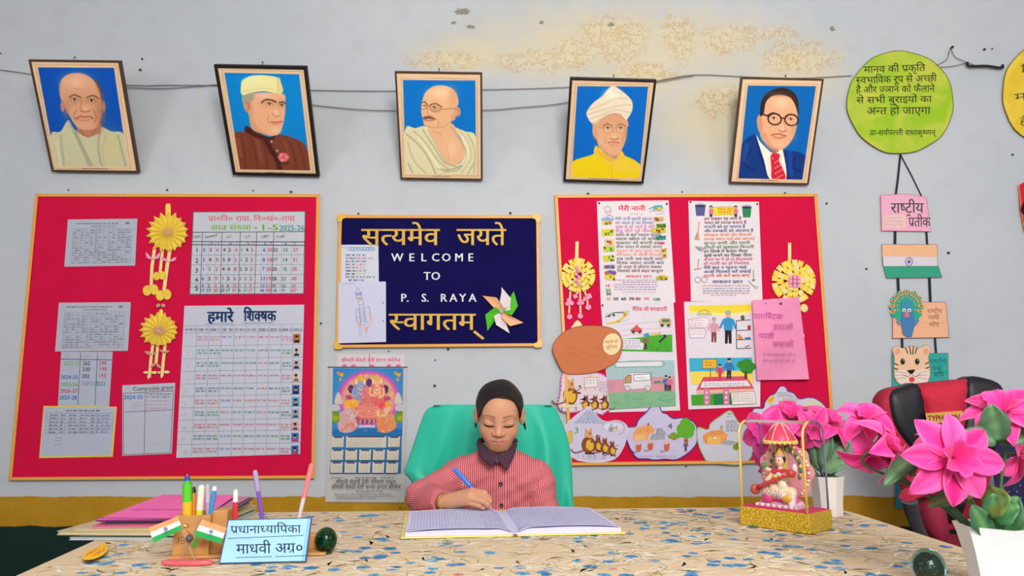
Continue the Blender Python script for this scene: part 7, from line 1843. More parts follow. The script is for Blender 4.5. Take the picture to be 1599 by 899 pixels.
def hexpot(parent, c, rt, rb, h, rot, m_=None):
    m = MB(); R6 = lambda r, z, k_=0: [Vector((c.x + r * math.cos(rot + math.pi * i / 3), c.y + r * math.sin(rot + math.pi * i / 3), c.z + z)) for i in range(6)]
    prof = [(rb * .94, .0), (rb, .004), (rb * 1.02, h * .3), (rb + (rt - rb) * .35, h * .6), (rb + (rt - rb) * .7, h * .85), (rt, h), (rt - .004, h), (rb + (rt - rb) * .6 - .004, h * .8), (rb * .9, h * .5)]
    rings = [R6(r, z) for r, z in prof]
    for k_ in range(len(rings) - 1):
        for i in range(6): j = (i + 1) % 6; m.poly([rings[k_][i], rings[k_][j], rings[k_ + 1][j], rings[k_ + 1][i]])
    m.poly(rings[0][::-1]); o = m.build('pot', m_ or POTW, parent, weld=True)
    o.data.polygons.foreach_set('use_smooth', [True] * len(o.data.polygons)); o.data.set_sharp_from_angle(angle=R(40))
    m = MB(); m.poly(R6(rb * .92, h * .55)); m.build('moss_filling', mat('moss', '#3a4a30', .9, noise=.3, scale=90), parent)


def stem(parent, pts, r=.0022): MB().tube([tuple(p) for p in smooth_pts([tuple(p) for p in pts], 5, False)], r, 6).build('stem', STEM, parent, smooth=True)


CAMV = lambda p: (EYE - p).normalized()
# near pot, front right corner
pc = Vector((.712, 1.085, TZ + .0012)); PH = .098
t = thing('potted_flowers', 'white six-sided pot of large pink artificial flowers at the front right corner', 'flowers', pc)
hexpot(t, pc, .056, .04, PH, R(-100))
neck = pc + Vector((0, 0, PH * .6))
fl = [((1490, 716), 1.02, 75, (-.05, -1, .12), 3, .22), ((1565, 640), 1.07, 62, (-.35, -.5, .75), 5, .3), ((1596, 716), 1.12, 56, (.5, -.7, -.35), 8, .3), ((1352, 652), 1.13, 42, (-.15, -.65, .7), 11, .75), ((1384, 694), 1.10, 50, (.75, -.55, .3), 14, .85), ((1362, 712), 1.14, 46, (-.2, -.75, -.7), 17, .8), ((1478, 690), 1.10, 48, (-.2, -.5, .9), 21, .5)]
for (x, y), yy, rpx, ax, sd, op in fl:
    c = P(x, y, yy); r = rpx * px_size(c); a = Vector(ax).normalized(); blossom(t, c, a, r, sd, 8 if rpx > 60 else 6, op)
    e = c - a * r * .3; stem(t, [e, e - a * r * .4 + Vector((0, 0, -.02)), neck * .5 + e * .5 + Vector((0, 0, .0)), neck])
for (x, y), yy, (x2, y2), yy2, w_, dr, col in (((1432, 705), 1.09, (1382, 752), 1.06, .013, .12, '#3a5f3f'), ((1558, 690), 1.05, (1548, 632), 1.03, .020, .05, '#4a6a50'), ((1558, 690), 1.06, (1606, 668), 1.05, .017, .05, '#3f6f48'), ((1556, 690), 1.05, (1508, 672), 1.04, .014, .05, '#4d6a54'), ((1535, 790), 1.06, (1582, 778), 1.02, .022, -.1, '#6a7f3a'), ((1545, 800), 1.06, (1590, 790), 1.03, .024, .1, '#2f6a3c'), ((1550, 835), 1.06, (1552, 770), 1.04, .016, .0, '#3a7048'), ((1555, 838), 1.07, (1590, 775), 1.05, .022, .0, '#2c5f36'), ((1545, 838), 1.06, (1520, 790), 1.05, .015, .1, '#3a6a44'), ((1530, 760), 1.08, (1455, 785), 1.06, .014, .1, '#5a6a3a'), ((1430, 700), 1.1, (1422, 742), 1.08, .009, .1, '#5a7a5a'), ((1352, 690), 1.14, (1340, 660), 1.13, .012, .1, '#3f6a4a'), ((1570, 830), 1.06, (1600, 800), 1.05, .018, 0, '#2c5f36')):
    a, b = P(x, y, yy), P(x2, y2, yy2); leaf(t, a, b - a, CAMV(a) + Vector((0, 0, .3)), (b - a).length, w_, dr, x, col)
# far pot behind the case
pc = Vector((.775, 1.80, TZ + .0012)); t = thing('potted_flowers', 'pale pot of pink artificial flowers standing behind the clear figurine case', 'flowers', pc); PH2 = .094
hexpot(t, pc, .041, .033, PH2, R(-80), mat('ivory_ceramic', '#ded9d4', .35, noise=.02)); neck = pc + Vector((0, 0, PH2 * .7))
for (x, y), yy, rpx, ax, sd, op in (((1198, 678), 1.80, 46, (-.5, -.7, .1), 31, .6), ((1236, 650), 1.84, 40, (-.1, -.7, .7), 33, .4), ((1294, 658), 1.80, 42, (.35, -.6, .7), 36, .5), ((1270, 672), 1.78, 34, (-.1, -.9, -.2), 38, .5), ((1208, 720), 1.84, 34, (-.5, -.8, -.3), 41, .7), ((1262, 712), 1.86, 22, (.2, -.9, -.2), 44, .5)):
    c = P(x, y, yy); r = rpx * px_size(c); a = Vector(ax).normalized(); blossom(t, c, a, r, sd, 6, op); e = c - a * r * .3; stem(t, [e, e * .5 + neck * .5 + Vector((0, 0, .03)), neck])
for (x, y), yy, (x2, y2), yy2, w_, dr, col in (((1284, 735), 1.79, (1325, 690), 1.77, .020, .1, '#35593f'), ((1284, 730), 1.79, (1296, 672), 1.78, .018, .0, '#3f6549'), ((1288, 720), 1.79, (1334, 662), 1.80, .016, .1, '#2f4f3a'), ((1284, 735), 1.78, (1318, 720), 1.75, .018, .15, '#5a7f5f'), ((1280, 735), 1.80, (1268, 690), 1.80, .016, .0, '#2c4a36'), ((1286, 745), 1.79, (1304, 744), 1.76, .012, .2, '#2a4534'), ((1290, 742), 1.80, (1312, 705), 1.8, .02, .0, '#26402f'), ((1280, 730), 1.82, (1285, 660), 1.82, .016, .0, '#2f4f3a'), ((1300, 700), 1.82, (1318, 655), 1.84, .014, .05, '#3f5f4a')):
    a, b = P(x, y, yy), P(x2, y2, yy2); leaf(t, a, b - a, CAMV(a) + Vector((0, 0, .4)), (b - a).length, w_, dr, x + 1, col)

# ================================================================ red office chair at the right
MAR = mat('maroon_cloth', '#b3203f', .8, noise=.08, scale=30, sheen=.0, bump=.2, bscale=300); BLKL = mat('black_leatherette', '#15151f', .45, noise=.2, scale=30, bump=.2, bscale=120); GREYP_ = mat('dark_grey_plastic', '#4a4a55', .45, noise=.1); YCH = 2.42
t = thing('office_chair', 'red and black high-backed office chair behind the right end of the table', 'chair', (P(1475, 800, YCH).x, YCH, 0))


def slab3(pts, y0, y1, bulge=0.0, n=3):
    """outline in photo px at depth y0 (front) extruded back to y1 with the same real outline; front gently domed"""
    o = smooth_pts(pts, n); m = MB(); fr = [P(x, y, y0) for x, y in o]; c = sum(fr, Vector()) / len(fr)
    rings = [(1.0, (y1 - y0)), (1.0, .012), (.97, 0), (.8, -bulge * .6), (.4, -bulge), (0.02, -bulge * 1.05)]
    pv = None
    for k_, dy in rings:
        r = [c + (p - c) * k_ + Vector((0, dy, 0)) for p in fr]
        if pv:
            for i in range(len(r)): j = (i + 1) % len(r); m.poly([pv[i], pv[j], r[j], r[i]][::-1])
        else: m.poly(r)
        pv = r
    m.poly(pv[::-1]); return m


slab3([(1379, 634), (1384, 616), (1398, 606), (1430, 600), (1472, 595), (1515, 591), (1545, 593), (1563, 602), (1571, 620), (1568, 660), (1560, 700), (1546, 760), (1530, 812), (1485, 830), (1440, 812), (1424, 765), (1402, 712), (1388, 680)], YCH, YCH + .075, .004).build('backrest', MAR, t, smooth=50, weld=True)
slab3([(1389, 622), (1396, 609), (1412, 603), (1434, 599), (1444, 634), (1449, 672), (1454, 708), (1442, 716), (1418, 694), (1397, 662)], YCH - .006, YCH + .05, .012).build('side_panel', BLKL, t, smooth=60, weld=True)
slab3([(1513, 590), (1545, 591), (1564, 601), (1571, 625), (1567, 665), (1556, 705), (1546, 716), (1518, 712), (1506, 680), (1510, 634)], YCH - .006, YCH + .06, .012).build('side_panel', BLKL, t, smooth=60, weld=True)
slab3([(1437, 606), (1475, 600), (1511, 597), (1507, 640), (1504, 672), (1480, 678), (1453, 680), (1448, 640)], YCH - .008, YCH + .02, .018).build('centre_panel', mat('crimson_cloth', '#c3203f', .8, noise=.06, scale=30, bump=.2, bscale=300), t, smooth=60, weld=True)
slab3([(1452, 705), (1480, 700), (1508, 704), (1515, 760), (1500, 812), (1482, 818), (1462, 812), (1448, 760)], YCH - .006, YCH + .02, .02).build('lower_cushion', BLKL, t, smooth=60, weld=True)
yl = YCH - .036; s = Sheet(0, 1e-4, mapper=lambda x, y, off: P(x, y, yl - off)); s.paper([(1445, 645), (1503, 641), (1502, 658), (1448, 661)], '#c9a24a', None, .012); s.text('TYPHOON', *(1449, 657.5), 8.5, '#7a2234', width=50, rot=-3, bold=.03); s.mb.build('label_plate', PRINT, t)
yA = 2.10
m = MB(); m.tube([P(1416, 776, yA), P(1424, 770, yA + .05), P(1442, 767, yA + .16), P(1462, 768, yA + .3)], [.022, .03, .03, .024], 12, flat=.55); m.build('armrest_pad', MAR, t, smooth=60)
m = MB(); m.tube([P(*p, yA + .03 * i) for i, p in enumerate(((1420, 782), (1424, 800), (1432, 822), (1444, 845), (1462, 868), (1478, 900)))], [.022, .02, .018, .017, .018, .02], 12, flat=.6); m.build('armrest_support', GREYP_, t, smooth=60)
slab3([(1444, 790), (1455, 783), (1472, 786), (1480, 810), (1482, 838), (1470, 850), (1456, 836), (1446, 815)], 2.2, 2.3, .02).build('side_cushion', mat('deep_maroon_cloth', '#8a1a3a', .8, noise=.06, scale=30), t, smooth=60, weld=True)
m = MB(); m.tube([P(1560, 776, yA), P(1556, 770, yA + .05), P(1546, 767, yA + .16), P(1534, 768, yA + .3)], [.022, .03, .03, .024], 12, flat=.55); m.build('armrest_pad', MAR, t, smooth=60)
m = MB(); m.tube([P(*p, yA + .03 * i) for i, p in enumerate(((1560, 782), (1556, 800), (1548, 822), (1538, 845), (1522, 868), (1508, 900)))], [.022, .02, .018, .017, .018, .02], 12, flat=.6); m.build('armrest_support', GREYP_, t, smooth=60)
cx_ = P(1490, 800, YCH).x
m = MB(); o = rounded([(cx_ - .22, 2.02), (cx_ + .2, 2.02), (cx_ + .2, 2.42), (cx_ - .22, 2.42)], .06); m.prism([(x, y, .6) for x, y in o], [(x, y, .5) for x, y in o]); m.build('seat', mat('deep_maroon_cloth'), t, bevel=.02)
MB().tube([(cx_, 2.22, .5), (cx_, 2.22, .09)], .028, 14).build('gas_column', GREYP_, t, smooth=50)
for i in range(5):
    a = 2 * math.pi * i / 5 + .3; e = (cx_ + .24 * math.cos(a), 2.22 + .24 * math.sin(a))
    MB().tube([(cx_, 2.22, .11), (e[0], e[1], .075)], [.03, .018], 8).build('base_arm', GREYP_, t); MB().ell((e[0], e[1], .0275), (.02, .026, .0272), n=12, k=8).build('caster', BLKL, t, smooth=True)
MB().tube([(cx_, 2.42, .55), (cx_, 2.52, .6), (cx_, 2.5, .8)], .02, 8).build('back_bar', GREYP_, t, smooth=True)

# ================================================================ chairs under cloths


def draped(name, lab, rows, y0, depth, mtl, folds, seed, back_drop):
    """rows: (py, left px, right px) outline of the cloth hanging over a chair back, top row first"""
    rr = random.Random(seed); nu = 61; m = MB(); pts = []; ph = [rr.uniform(0, 6) for _ in range(6)]
    rows2 = smooth_pts(rows, 4, False)
    zt_ = P(800, rows[0][0], y0).z
    back = []
    for k_ in range(8):                                   # behind, hanging down from the top edge
        f_ = k_ / 7; back.append((zt_ - back_drop * (1 - f_), y0 + depth + .02 * (1 - f_)))
    xl, xr = P(rows[0][1], rows[0][0], y0).x, P(rows[0][2], rows[0][0], y0).x
    for z_, yy in back:
        for i in range(nu): u = i / (nu - 1); pts.append(Vector((xl + (xr - xl) * u, yy + .004 * math.sin(20 * u + ph[0]), z_)))
    for k_ in range(1, 4):
        a = math.pi / 2 * k_ / 4
        for i in range(nu): u = i / (nu - 1); pts.append(Vector((xl + (xr - xl) * u, y0 + depth * (1 - math.sin(a)) * 1.0, zt_ + .004 * math.sin(a * 2))))
    for py, a, b in rows2:
        f_ = (py - rows[0][0]) / (rows[-1][0] - rows[0][0])
        for i in range(nu):
            u = i / (nu - 1); p = P(a + (b - a) * u, py, y0); amp = folds * min(1, f_ * 1.6)
            edge = abs(u - .5) * 2; w_ = amp * (math.sin(26 * u + ph[1] + 2 * f_) * .5 + math.sin(47 * u + ph[2]) * .3 + .8 * math.sin(13 * u + ph[3] - 3 * f_) * edge) + .03 * edge ** 4 * (1 - f_ * .5)
            q = Vector((p.x, y0 + w_ + .0 * f_, p.z)); pts.append(EYE + (q - EYE) * 1.0)
    m.grid(pts, nu, len(pts) // nu); o = m.build(name, mtl, smooth=True, solid=.002, at=(P((rows[0][1] + rows[0][2]) / 2, 700, y0).x, y0 + depth / 2, P(800, rows[-1][0], y0).z)); return tag(o, lab, 'cloth')


TEAL = mat('green_satin', '#1cb69b', .5, noise=.04, scale=5, sheen=.3, spec=.4)
YG = 2.30


def plain_chair(lab, x, y, w_, ztop, zs=.45):
    t = thing('wooden_chair', lab, 'chair', (x, y, 0))
    for sx in (-1, 1):
        MB().tube([(x + sx * w_ / 2, y - .40, 0), (x + sx * w_ / 2, y - .40, zs)], .018, 8).build('leg', DARKWOOD, t); MB().tube([(x + sx * w_ / 2, y + .02, 0), (x + sx * w_ / 2, y, zs), (x + sx * w_ / 2, y + .012, ztop - .03)], .018, 8).build('leg', DARKWOOD, t)
    MB().box(x - w_ / 2 - .01, x + w_ / 2 + .01, y - .42, y - .02, zs, zs + .03).build('seat', DARKWOOD, t, bevel=.006)
    MB().box(x - w_ / 2, x + w_ / 2, y + .002, y + .022, ztop - .18, ztop - .035).build('back_panel', DARKWOOD, t, bevel=.004)


SEATZ = .38
gx = P(770, 640, YG).x; gz = P(770, 634, YG).z
plain_chair('wooden chair under the green cloth, the child sits on it', gx, YG + .035, .32, gz, SEATZ)
draped('green_cloth', 'plain sea-green cloth draped over the chair behind the child', [(634, 676, 862), (637, 668, 868), (645, 661, 872), (668, 652, 882), (695, 643, 890), (722, 634, 893), (738, 629, 894), (752, 640, 894.5), (775, 650, 895), (800, 656, 896), (850, 662, 896)], YG, .075, TEAL, .026, 4, .35)
NAVYC = bpy.data.materials.new('speckled_navy_cloth'); NAVYC.use_nodes = True
_n = NAVYC.node_tree.nodes; _l = NAVYC.node_tree.links; _tc = _n.new('ShaderNodeTexCoord'); _v = _n.new('ShaderNodeTexVoronoi'); _v.inputs['Scale'].default_value = 70; _l.new(_tc.outputs['Object'], _v.inputs[0]); _r = _n.new('ShaderNodeValToRGB'); _r.color_ramp.elements[0].color = lin('#b9c4dc'); _r.color_ramp.elements[1].color = lin('#191a4e'); _r.color_ramp.elements[0].position = .10; _r.color_ramp.elements[1].position = .16; _l.new(_v.outputs['Distance'], _r.inputs[0]); _l.new(_r.outputs[0], _n['Principled BSDF'].inputs['Base Color']); _n['Principled BSDF'].inputs['Roughness'].default_value = .8
plain_chair('wooden chair under the navy cloth at the right edge, mostly hidden', P(1640, 700, 2.55).x, 2.585, .32, P(1640, 662, 2.55).z - .012)
draped('navy_cloth', 'navy cloth with pale specks draped over a chair at the right edge', [(662, 1574, 1716), (666, 1567, 1724), (700, 1562, 1730), (760, 1560, 1733), (850, 1562, 1734)], 2.55, .075, NAVYC, .012, 6, .3)
# ================================================================ the child writing at the table
PT = R(20); FW = np.array([0, -math.cos(PT), -math.sin(PT)]); UPH = np.array([0, -math.sin(PT), math.cos(PT)]); RX = np.array([1.0, 0, 0])
_roll = R(-1.5); RX, UPH = RX * math.cos(_roll) + UPH * math.sin(_roll), UPH * math.cos(_roll) - RX * math.sin(_roll)
A = lambda v: np.array(v, float)
HO = A(P(779, 662, 1.93)) - FW * .075
HM = np.stack([RX, FW, UPH], 1)              # columns: right, forward, up of the head
tohead = lambda p: (p - HO) @ HM
fromhead = lambda v: HO + HM @ A(v)


def head_sdf(p, ears=True):
    q = tohead(p) / A((.93, 1, 1)); x = np.abs(q[:, 0]); s_ = q.copy(); s_[:, 0] = x
    d = vell(q, (0, -.014, .024), (.0615, .080, .060))
    d = smin(d, vell(q, (0, .022, -.022), (.0535, .056, .064)), .03)
    d = smin(d, vcap(s_, (0, .056, -.071), (.010, .053, -.070), .0150, .0145), .026)        # chin
    d = smin(d, vcap(s_, (.038, .0, -.044), (.013, .046, -.069), .012, .010), .026)         # jaw line
    d = smin(d, vell(s_, (.0320, .046, -.028), (.0225, .023, .023)), .018)                    # cheeks
    d = smin(d, vell(q, (0, .046, .024), (.046, .028, .042)), .02)                          # forehead
    d = smin(d, vcap(s_, (.010, .0665, .0165), (.040, .056, .0185), .0070, .0055), .010)    # brow ridge
    d = smax(d, -vell(s_, (.0285, .083, .001), (.0165, .0125, .0105)), .010)                # eye sockets
    d = smin(d, vell(s_, (.0285, .0595, -.0005), (.0170, .0142, .0118)), .0035)             # closed lids
    d = smin(d, vcap(q, (0, .068, .008), (0, .083, -.020), .0062, .0078), .012)             # nose bridge
    d = smin(d, vell(q, (0, .0855, -.0235), (.0100, .0096, .0084)), .007)
    d = smin(d, vell(s_, (.0122, .0790, -.0265), (.0070, .0085, .0062)), .005)              # nostril wings
    d = smin(d, vell(q, (0, .063, -.049), (.030, .0165, .019)), .014)                       # muzzle
    d = smin(d, vcap(s_, (0, .0790, -.0458), (.0205, .0680, -.0474), .0040, .0018), .004)   # upper lip
    d = smin(d, vcap(s_, (0, .0775, -.0545), (.0180, .0685, -.0496), .0050, .0024), .004)   # lower lip
    d = smax(d, -vcap(s_, (0, .0850, -.0500), (.0250, .0690, -.0478), .0015, .0011), .0025)
    d = smax(d, -vell(q, (0, .0855, -.0395), (.0030, .0030, .0050)), .004)
    if not ears: return d
    e = vell(s_, (.0685, -.004, -.006), (.0100, .0150, .0260)); e = smax(e, -vell(s_, (.0765, .004, -.004), (.0052, .0085, .0160)), .003)
    d = smin(d, e, .005)                                                                     # ears
    return d


NBp = A(P(779, 717, 2.045)); SL = A(P(716, 731, 2.05)); SR = A(P(840, 735, 2.05)); CHX = NBp[0]
EL = A(P(659, 776, 1.945)); WR = A(P(693, 783.5, 1.832)); ER = A(P(851, 806, 2.03)); WL = A((.025, 1.985, .585))
PV = A((CHX, 2.075, SEATZ + .03 + .108)); HIPS = [A((CHX + s_ * .062, 2.05, SEATZ + .03 + .086)) for s_ in (-1, 1)]; KN = [A((CHX + s_ * .075, 1.72, SEATZ + .03 + .075)) for s_ in (-1, 1)]; AN = [A((CHX + s_ * .08, 1.74, .075)) for s_ in (-1, 1)]; TO = [A((CHX + s_ * .085, 1.62, .03)) for s_ in (-1, 1)]
Pk = lambda x, y, d: A(P(x, y, d))
KNU = [Pk(737, 766, 1.802), Pk(735.5, 771.5, 1.792), Pk(733, 778, 1.788), Pk(730, 784.5, 1.790)]
PIP = [Pk(756, 769.5, 1.785), Pk(757.5, 776, 1.778), Pk(754.5, 783, 1.776), Pk(748, 789, 1.780)]
DIP = [Pk(763, 777, 1.789), Pk(764.5, 782.5, 1.782), Pk(761, 788.5, 1.781), Pk(754, 792.5, 1.784)]
TIP = [Pk(765.5, 785, 1.799), Pk(763, 788, 1.796), Pk(757, 790.5, 1.796), Pk(750, 793, 1.796)]
FR = [.0066, .0067, .0063, .0056]
TH = [Pk(712, 781, 1.828), Pk(735, 772, 1.830), Pk(752, 776, 1.818), Pk(763, 784, 1.806)]


def hand_sdf(p):
    d = vcap(p, WR, KNU[1] * .5 + KNU[2] * .5, .0165, .0125)
    for i in range(4): d = smin(d, vcap(p, WR + (KNU[i] - WR) * .22, KNU[i], .0135, FR[i] * 1.34), .009)
    d = smin(d, vcap(p, TH[0], TH[1], .0125, .0095), .01)
    for i in range(4):
        f = vcap(p, KNU[i], PIP[i], FR[i] * 1.16, FR[i] * 1.06); f = smin(f, vcap(p, PIP[i], DIP[i], FR[i] * 1.04, FR[i] * .95), .0022); f = smin(f, vcap(p, DIP[i], TIP[i], FR[i] * .95, FR[i] * .85), .0022)
        d = smin(d, f, .0022)
    f = vcap(p, TH[1], TH[2], .0088, .0078); f = smin(f, vcap(p, TH[2], TH[3], .0078, .0066), .003); d = smin(d, f, .004)
    return d


HL = [WL, WL + A((-.035, -.03, .0))]


def left_hand(p):
    d = vcap(p, WL, HL[1], .0165, .018)
    for i in range(4):
        k_ = HL[1] + A((-.018 + .012 * i, -.006, 0)); m_ = k_ + A((-.008, -.022, -.004)); e = m_ + A((0, -.016 + .003 * abs(i - 1), -.012)); f = smin(vcap(p, k_, m_, .0072, .0066), vcap(p, m_, e, .0066, .0055), .002); d = smin(d, f, .003)
    return smin(d, smin(vcap(p, WL + A((.012, -.02, 0)), WL + A((.03, -.045, -.004)), .010, .008), vcap(p, WL + A((.03, -.045, -.004)), WL + A((.024, -.068, -.01)), .008, .0062), .003), .006)


def torso(p, g=0.0):
    q = (p - PV) / A((1, .70, 1)); top = (NBp - PV) / A((1, .70, 1))
    d = vcap(q, A((0, 0, 0)), top * .45, .100 + g, .092 + g); d = smin(d, vcap(q, top * .4, top * .80, .092 + g, .088 + g), .03) * .8
    sh = vcap(p, SL + A((.012, 0, -.016)), SR + A((-.012, 0, -.016)), .034 + g, .034 + g); d = smin(d, sh, .05)
    return smin(d, vcap(p, NBp + A((0, .004, -.03)), NBp + A((0, 0, .0)), .05 + g, .034 + g * .4), .035)


def limbs(p, g=0.0): return [vcap(p, SL + A((0, 0, -.018)), EL, .033 + g, .028 + g), vcap(p, EL, EL + (WR - EL) * .97, .0275 + g, .0195 + g * .8), vcap(p, SR + A((0, 0, -.018)), ER, .033 + g, .028 + g), vcap(p, ER, WL, .027 + g, .018 + g)]


def box_mask(p, pts, mg): a = np.min(pts, 0) - mg; b = np.max(pts, 0) + mg; return ((p > a) & (p < b)).all(1)


HEADBOX = [fromhead(v) for v in ((-.08, -.12, -.1), (.08, .12, -.1), (-.08, -.12, .13), (.08, .12, .13))]


def body_sdf(p):
    d = torso(p)
    for e in limbs(p): d = smin(d, e, .02)
    for i in (0, 1):
        d = smin(d, vcap(p, HIPS[i], KN[i], .066, .048), .03); d = smin(d, vcap(p, KN[i], AN[i], .046, .03), .02); d = smin(d, vcap(p, AN[i] + A((0, .02, -.04)), TO[i], .03, .02), .02)
    d = smin(d, vcap(p, NBp + A((0, .008, -.03)), fromhead((0, -.028, -.05)), .037, .036), .02)
    for fn, pts, mg, k_ in ((head_sdf, HEADBOX, .02, .02), (hand_sdf, [WR] + KNU + PIP + DIP + TIP + TH, .03, .007), (left_hand, [WL, HL[1], HL[1] + A((0, -.06, 0)), WL + A((.04, 0, 0))], .035, .008)):
        m = box_mask(p, pts, mg)
        if m.any(): d[m] = smin(d[m], fn(p[m]), k_)
    return d


SKINC = lin('#c38e70')
girl = thing('person', 'child in red checked shirt with plum collar, head bowed, writing with a blue pen', 'person', (CHX, 2.05, 0))
SKINM = mat('skin', rough=.5, noise=.02, attr=True, scale=30, spec=.35)
_b = SKINM.node_tree.nodes['Principled BSDF']; _b.inputs['Subsurface Weight'].default_value = .12; _b.inputs['Subsurface Radius'].default_value = (.01, .004, .002); _b.inputs['Subsurface Scale'].default_value = .4
Vb, Fb = nets(body_sdf, (-.45, 1.55, -.01), (.30, 2.25, 1.16), .002)
vc = np.tile(A(SKINC), (len(Vb), 1)); q = tohead(Vb); x = np.abs(q[:, 0]); inh = box_mask(Vb, HEADBOX, 0) & (q[:, 1] > .02)


def tint(mask, c, a=1.0):
    w_ = np.clip(mask * a, 0, 1)[:, None] * inh[:, None]; vc[:] = vc * (1 - w_) + A(lin(c)) * w_


sm = lambda d, s_: np.clip(.5 - d / s_, 0, 1)
tint(np.exp(-((x - .034) / .016) ** 2 - ((q[:, 2] + .026) / .015) ** 2), '#c8826a', .35)
u = np.clip((x - .011) / .033, 0, 1); zb = .0185 + .0042 * np.sin(u * 2.4) - .003 * u * u
tint(sm(np.abs(q[:, 2] - zb) - .0021 * (1 - .6 * u), .0022) * (x > .010) * (x < .043), '#4f3328', .75)
dx = (x - .0265) / .0150; zl_ = -.0048 - .0042 * (1 - dx * dx)
tint(sm(np.abs(q[:, 2] - zl_) - .0029 * np.sqrt(np.clip(1.05 - dx * dx, 0, 1)), .0018) * (np.abs(dx) < 1.02), '#241614', 1.0)
tint(sm(np.abs(q[:, 2] - zl_ + .0022) - .0010, .002) * (np.abs(dx) < .9), '#6a4234', .6)
zc2 = .0062 - .0010 * dx * dx
tint(sm(np.abs(q[:, 2] - zc2) - .0004, .0016) * (np.abs(dx) < 1.0), '#9a6650', .6)
lipu = sm(np.maximum(np.abs(q[:, 2] + .0472 - 3 * x * x) - .0030 * np.sqrt(np.clip(1 - (x / .0250) ** 2, 0, 1)), 0) - .0004, .0016) * (x < .025)
lipl = sm(np.maximum(np.abs(q[:, 2] + .0545 - 3 * x * x) - .0045 * np.sqrt(np.clip(1 - (x / .0230) ** 2, 0, 1)), 0) - .0004, .0016) * (x < .023)
tint(np.maximum(lipu, lipl), '#b8736a', .75)
tint(sm(np.abs(q[:, 2] + .0502 - 3.4 * x * x) - .0007, .0014) * (x < .0255), '#70402f', .9)
tint(sm(np.hypot((x - .0062) / 1.5, q[:, 2] + .0305) - .0012, .0014) * (q[:, 1] > .07), '#5a3428', .85)
bodyo = np_mesh(Vb, Fb, 'body', SKINM, girl, vc)
# fingernails
NAIL = mat('fingernail', '#dba48e', .3, noise=.02)
for i in range(4):
    dr = Vector(TIP[i] - DIP[i]).normalized(); n_ = (EYE - Vector(TIP[i])).normalized(); n_ = (n_ - dr * n_.dot(dr)).normalized(); c = Vector(DIP[i]) * .35 + Vector(TIP[i]) * .65 + n_ * FR[i] * .72; sd_ = dr.cross(n_)
    MB().ell(c, (FR[i] * .5, FR[i] * .7, FR[i] * .22), n=10, k=6, rot=Matrix((sd_, dr, n_)).transposed()).build('fingernail', NAIL, girl, smooth=True)

# hair
HAIRM = bpy.data.materials.new('black_hair'); HAIRM.use_nodes = True
_n = HAIRM.node_tree.nodes; _l = HAIRM.node_tree.links; _b = _n['Principled BSDF']; _b.inputs['Roughness'].default_value = .5; _b.inputs['Specular IOR Level'].default_value = .3; _tc = _n.new('ShaderNodeTexCoord'); _mp = _n.new('ShaderNodeMapping'); _mp.inputs['Scale'].default_value = (420, 40, 60); _l.new(_tc.outputs['Object'], _mp.inputs[0]); _nz = _n.new('ShaderNodeTexNoise'); _nz.inputs['Scale'].default_value = 1; _nz.inputs['Detail'].default_value = 2; _l.new(_mp.outputs[0], _nz.inputs[0])
_r = _n.new('ShaderNodeValToRGB'); _r.color_ramp.elements[0].color = lin('#0c080b'); _r.color_ramp.elements[1].color = lin('#20171b'); _l.new(_nz.outputs['Fac'], _r.inputs[0]); _l.new(_r.outputs[0], _b.inputs['Base Color']); _bp = _n.new('ShaderNodeBump'); _bp.inputs['Strength'].default_value = .35; _bp.inputs['Distance'].default_value = .002; _l.new(_nz.outputs['Fac'], _bp.inputs['Height']); _l.new(_bp.outputs[0], _b.inputs['Normal'])


def hair_sdf(p):
    q = tohead(p); s_ = q.copy(); s_[:, 0] = np.abs(q[:, 0])
    d = vell(q, (0, -.015, .0245), (.0665, .0855, .0630)); d = smin(d, vell(q, (0, -.045, -.01), (.057, .062, .055)), .03)
    d = smin(d, smax(head_sdf(p, False) - .0048, .012 - q[:, 2] - .02, .004), .006)
    d = d - .0012 * np.sin(q[:, 0] * 90) * (q[:, 2] > .05)
    xx = np.abs(q[:, 0] - .003) / .0545; zz = np.abs(q[:, 2] + .012) / .079
    cut = (np.power(xx ** 2.4 + zz ** 2.4, 1 / 2.4) - 1) * .055
    d = smax(d, -np.maximum(cut, .014 - q[:, 1]), .003)
    pl = -.020 - q[:, 2] + (q[:, 1] + .01) * .55
    d = smax(d, pl, .006)
    d = smax(d, -vell(s_, (.068, -.002, -.012), (.012, .015, .024)), .004)
    d = smin(d, vell(q, (0, -.108, .0), (.030, .026, .030)), .01)
    return d


Vh, Fh = nets(hair_sdf, HO - .16, HO + .16, .0022); np_mesh(Vh, Fh, 'hair', HAIRM, girl)
for sx, pts in ((-1, [(-.064, -.022, -.024), (-.066, -.018, -.036), (-.065, -.014, -.048)]), (1, [(.064, -.022, -.018), (.070, -.018, -.034), (.0745, -.014, -.050)])):
    MB().tube([fromhead(v) for v in pts], [.0045, .004, .0018], 8).build('hair_braid', HAIRM, girl, smooth=True)
    MB().ell(fromhead((sx * .0675, .002, -.026)), (.0018, .0018, .0018), n=8, k=6).build('earring', mat('small_gold_stud', '#c9a24a', .3, .6), girl, smooth=True)


# shirt
def wrinkle(p):
    a = np.sin(p[:, 2] * 95 + 30 * p[:, 0] + 3 * np.sin(p[:, 0] * 40)) * np.sin(p[:, 0] * 33 + 1); return .0022 * a + .0013 * np.sin(p[:, 2] * 170 - 90 * p[:, 0] + 20 * p[:, 1])


NECKC = fromhead((0, -.02, -.068))


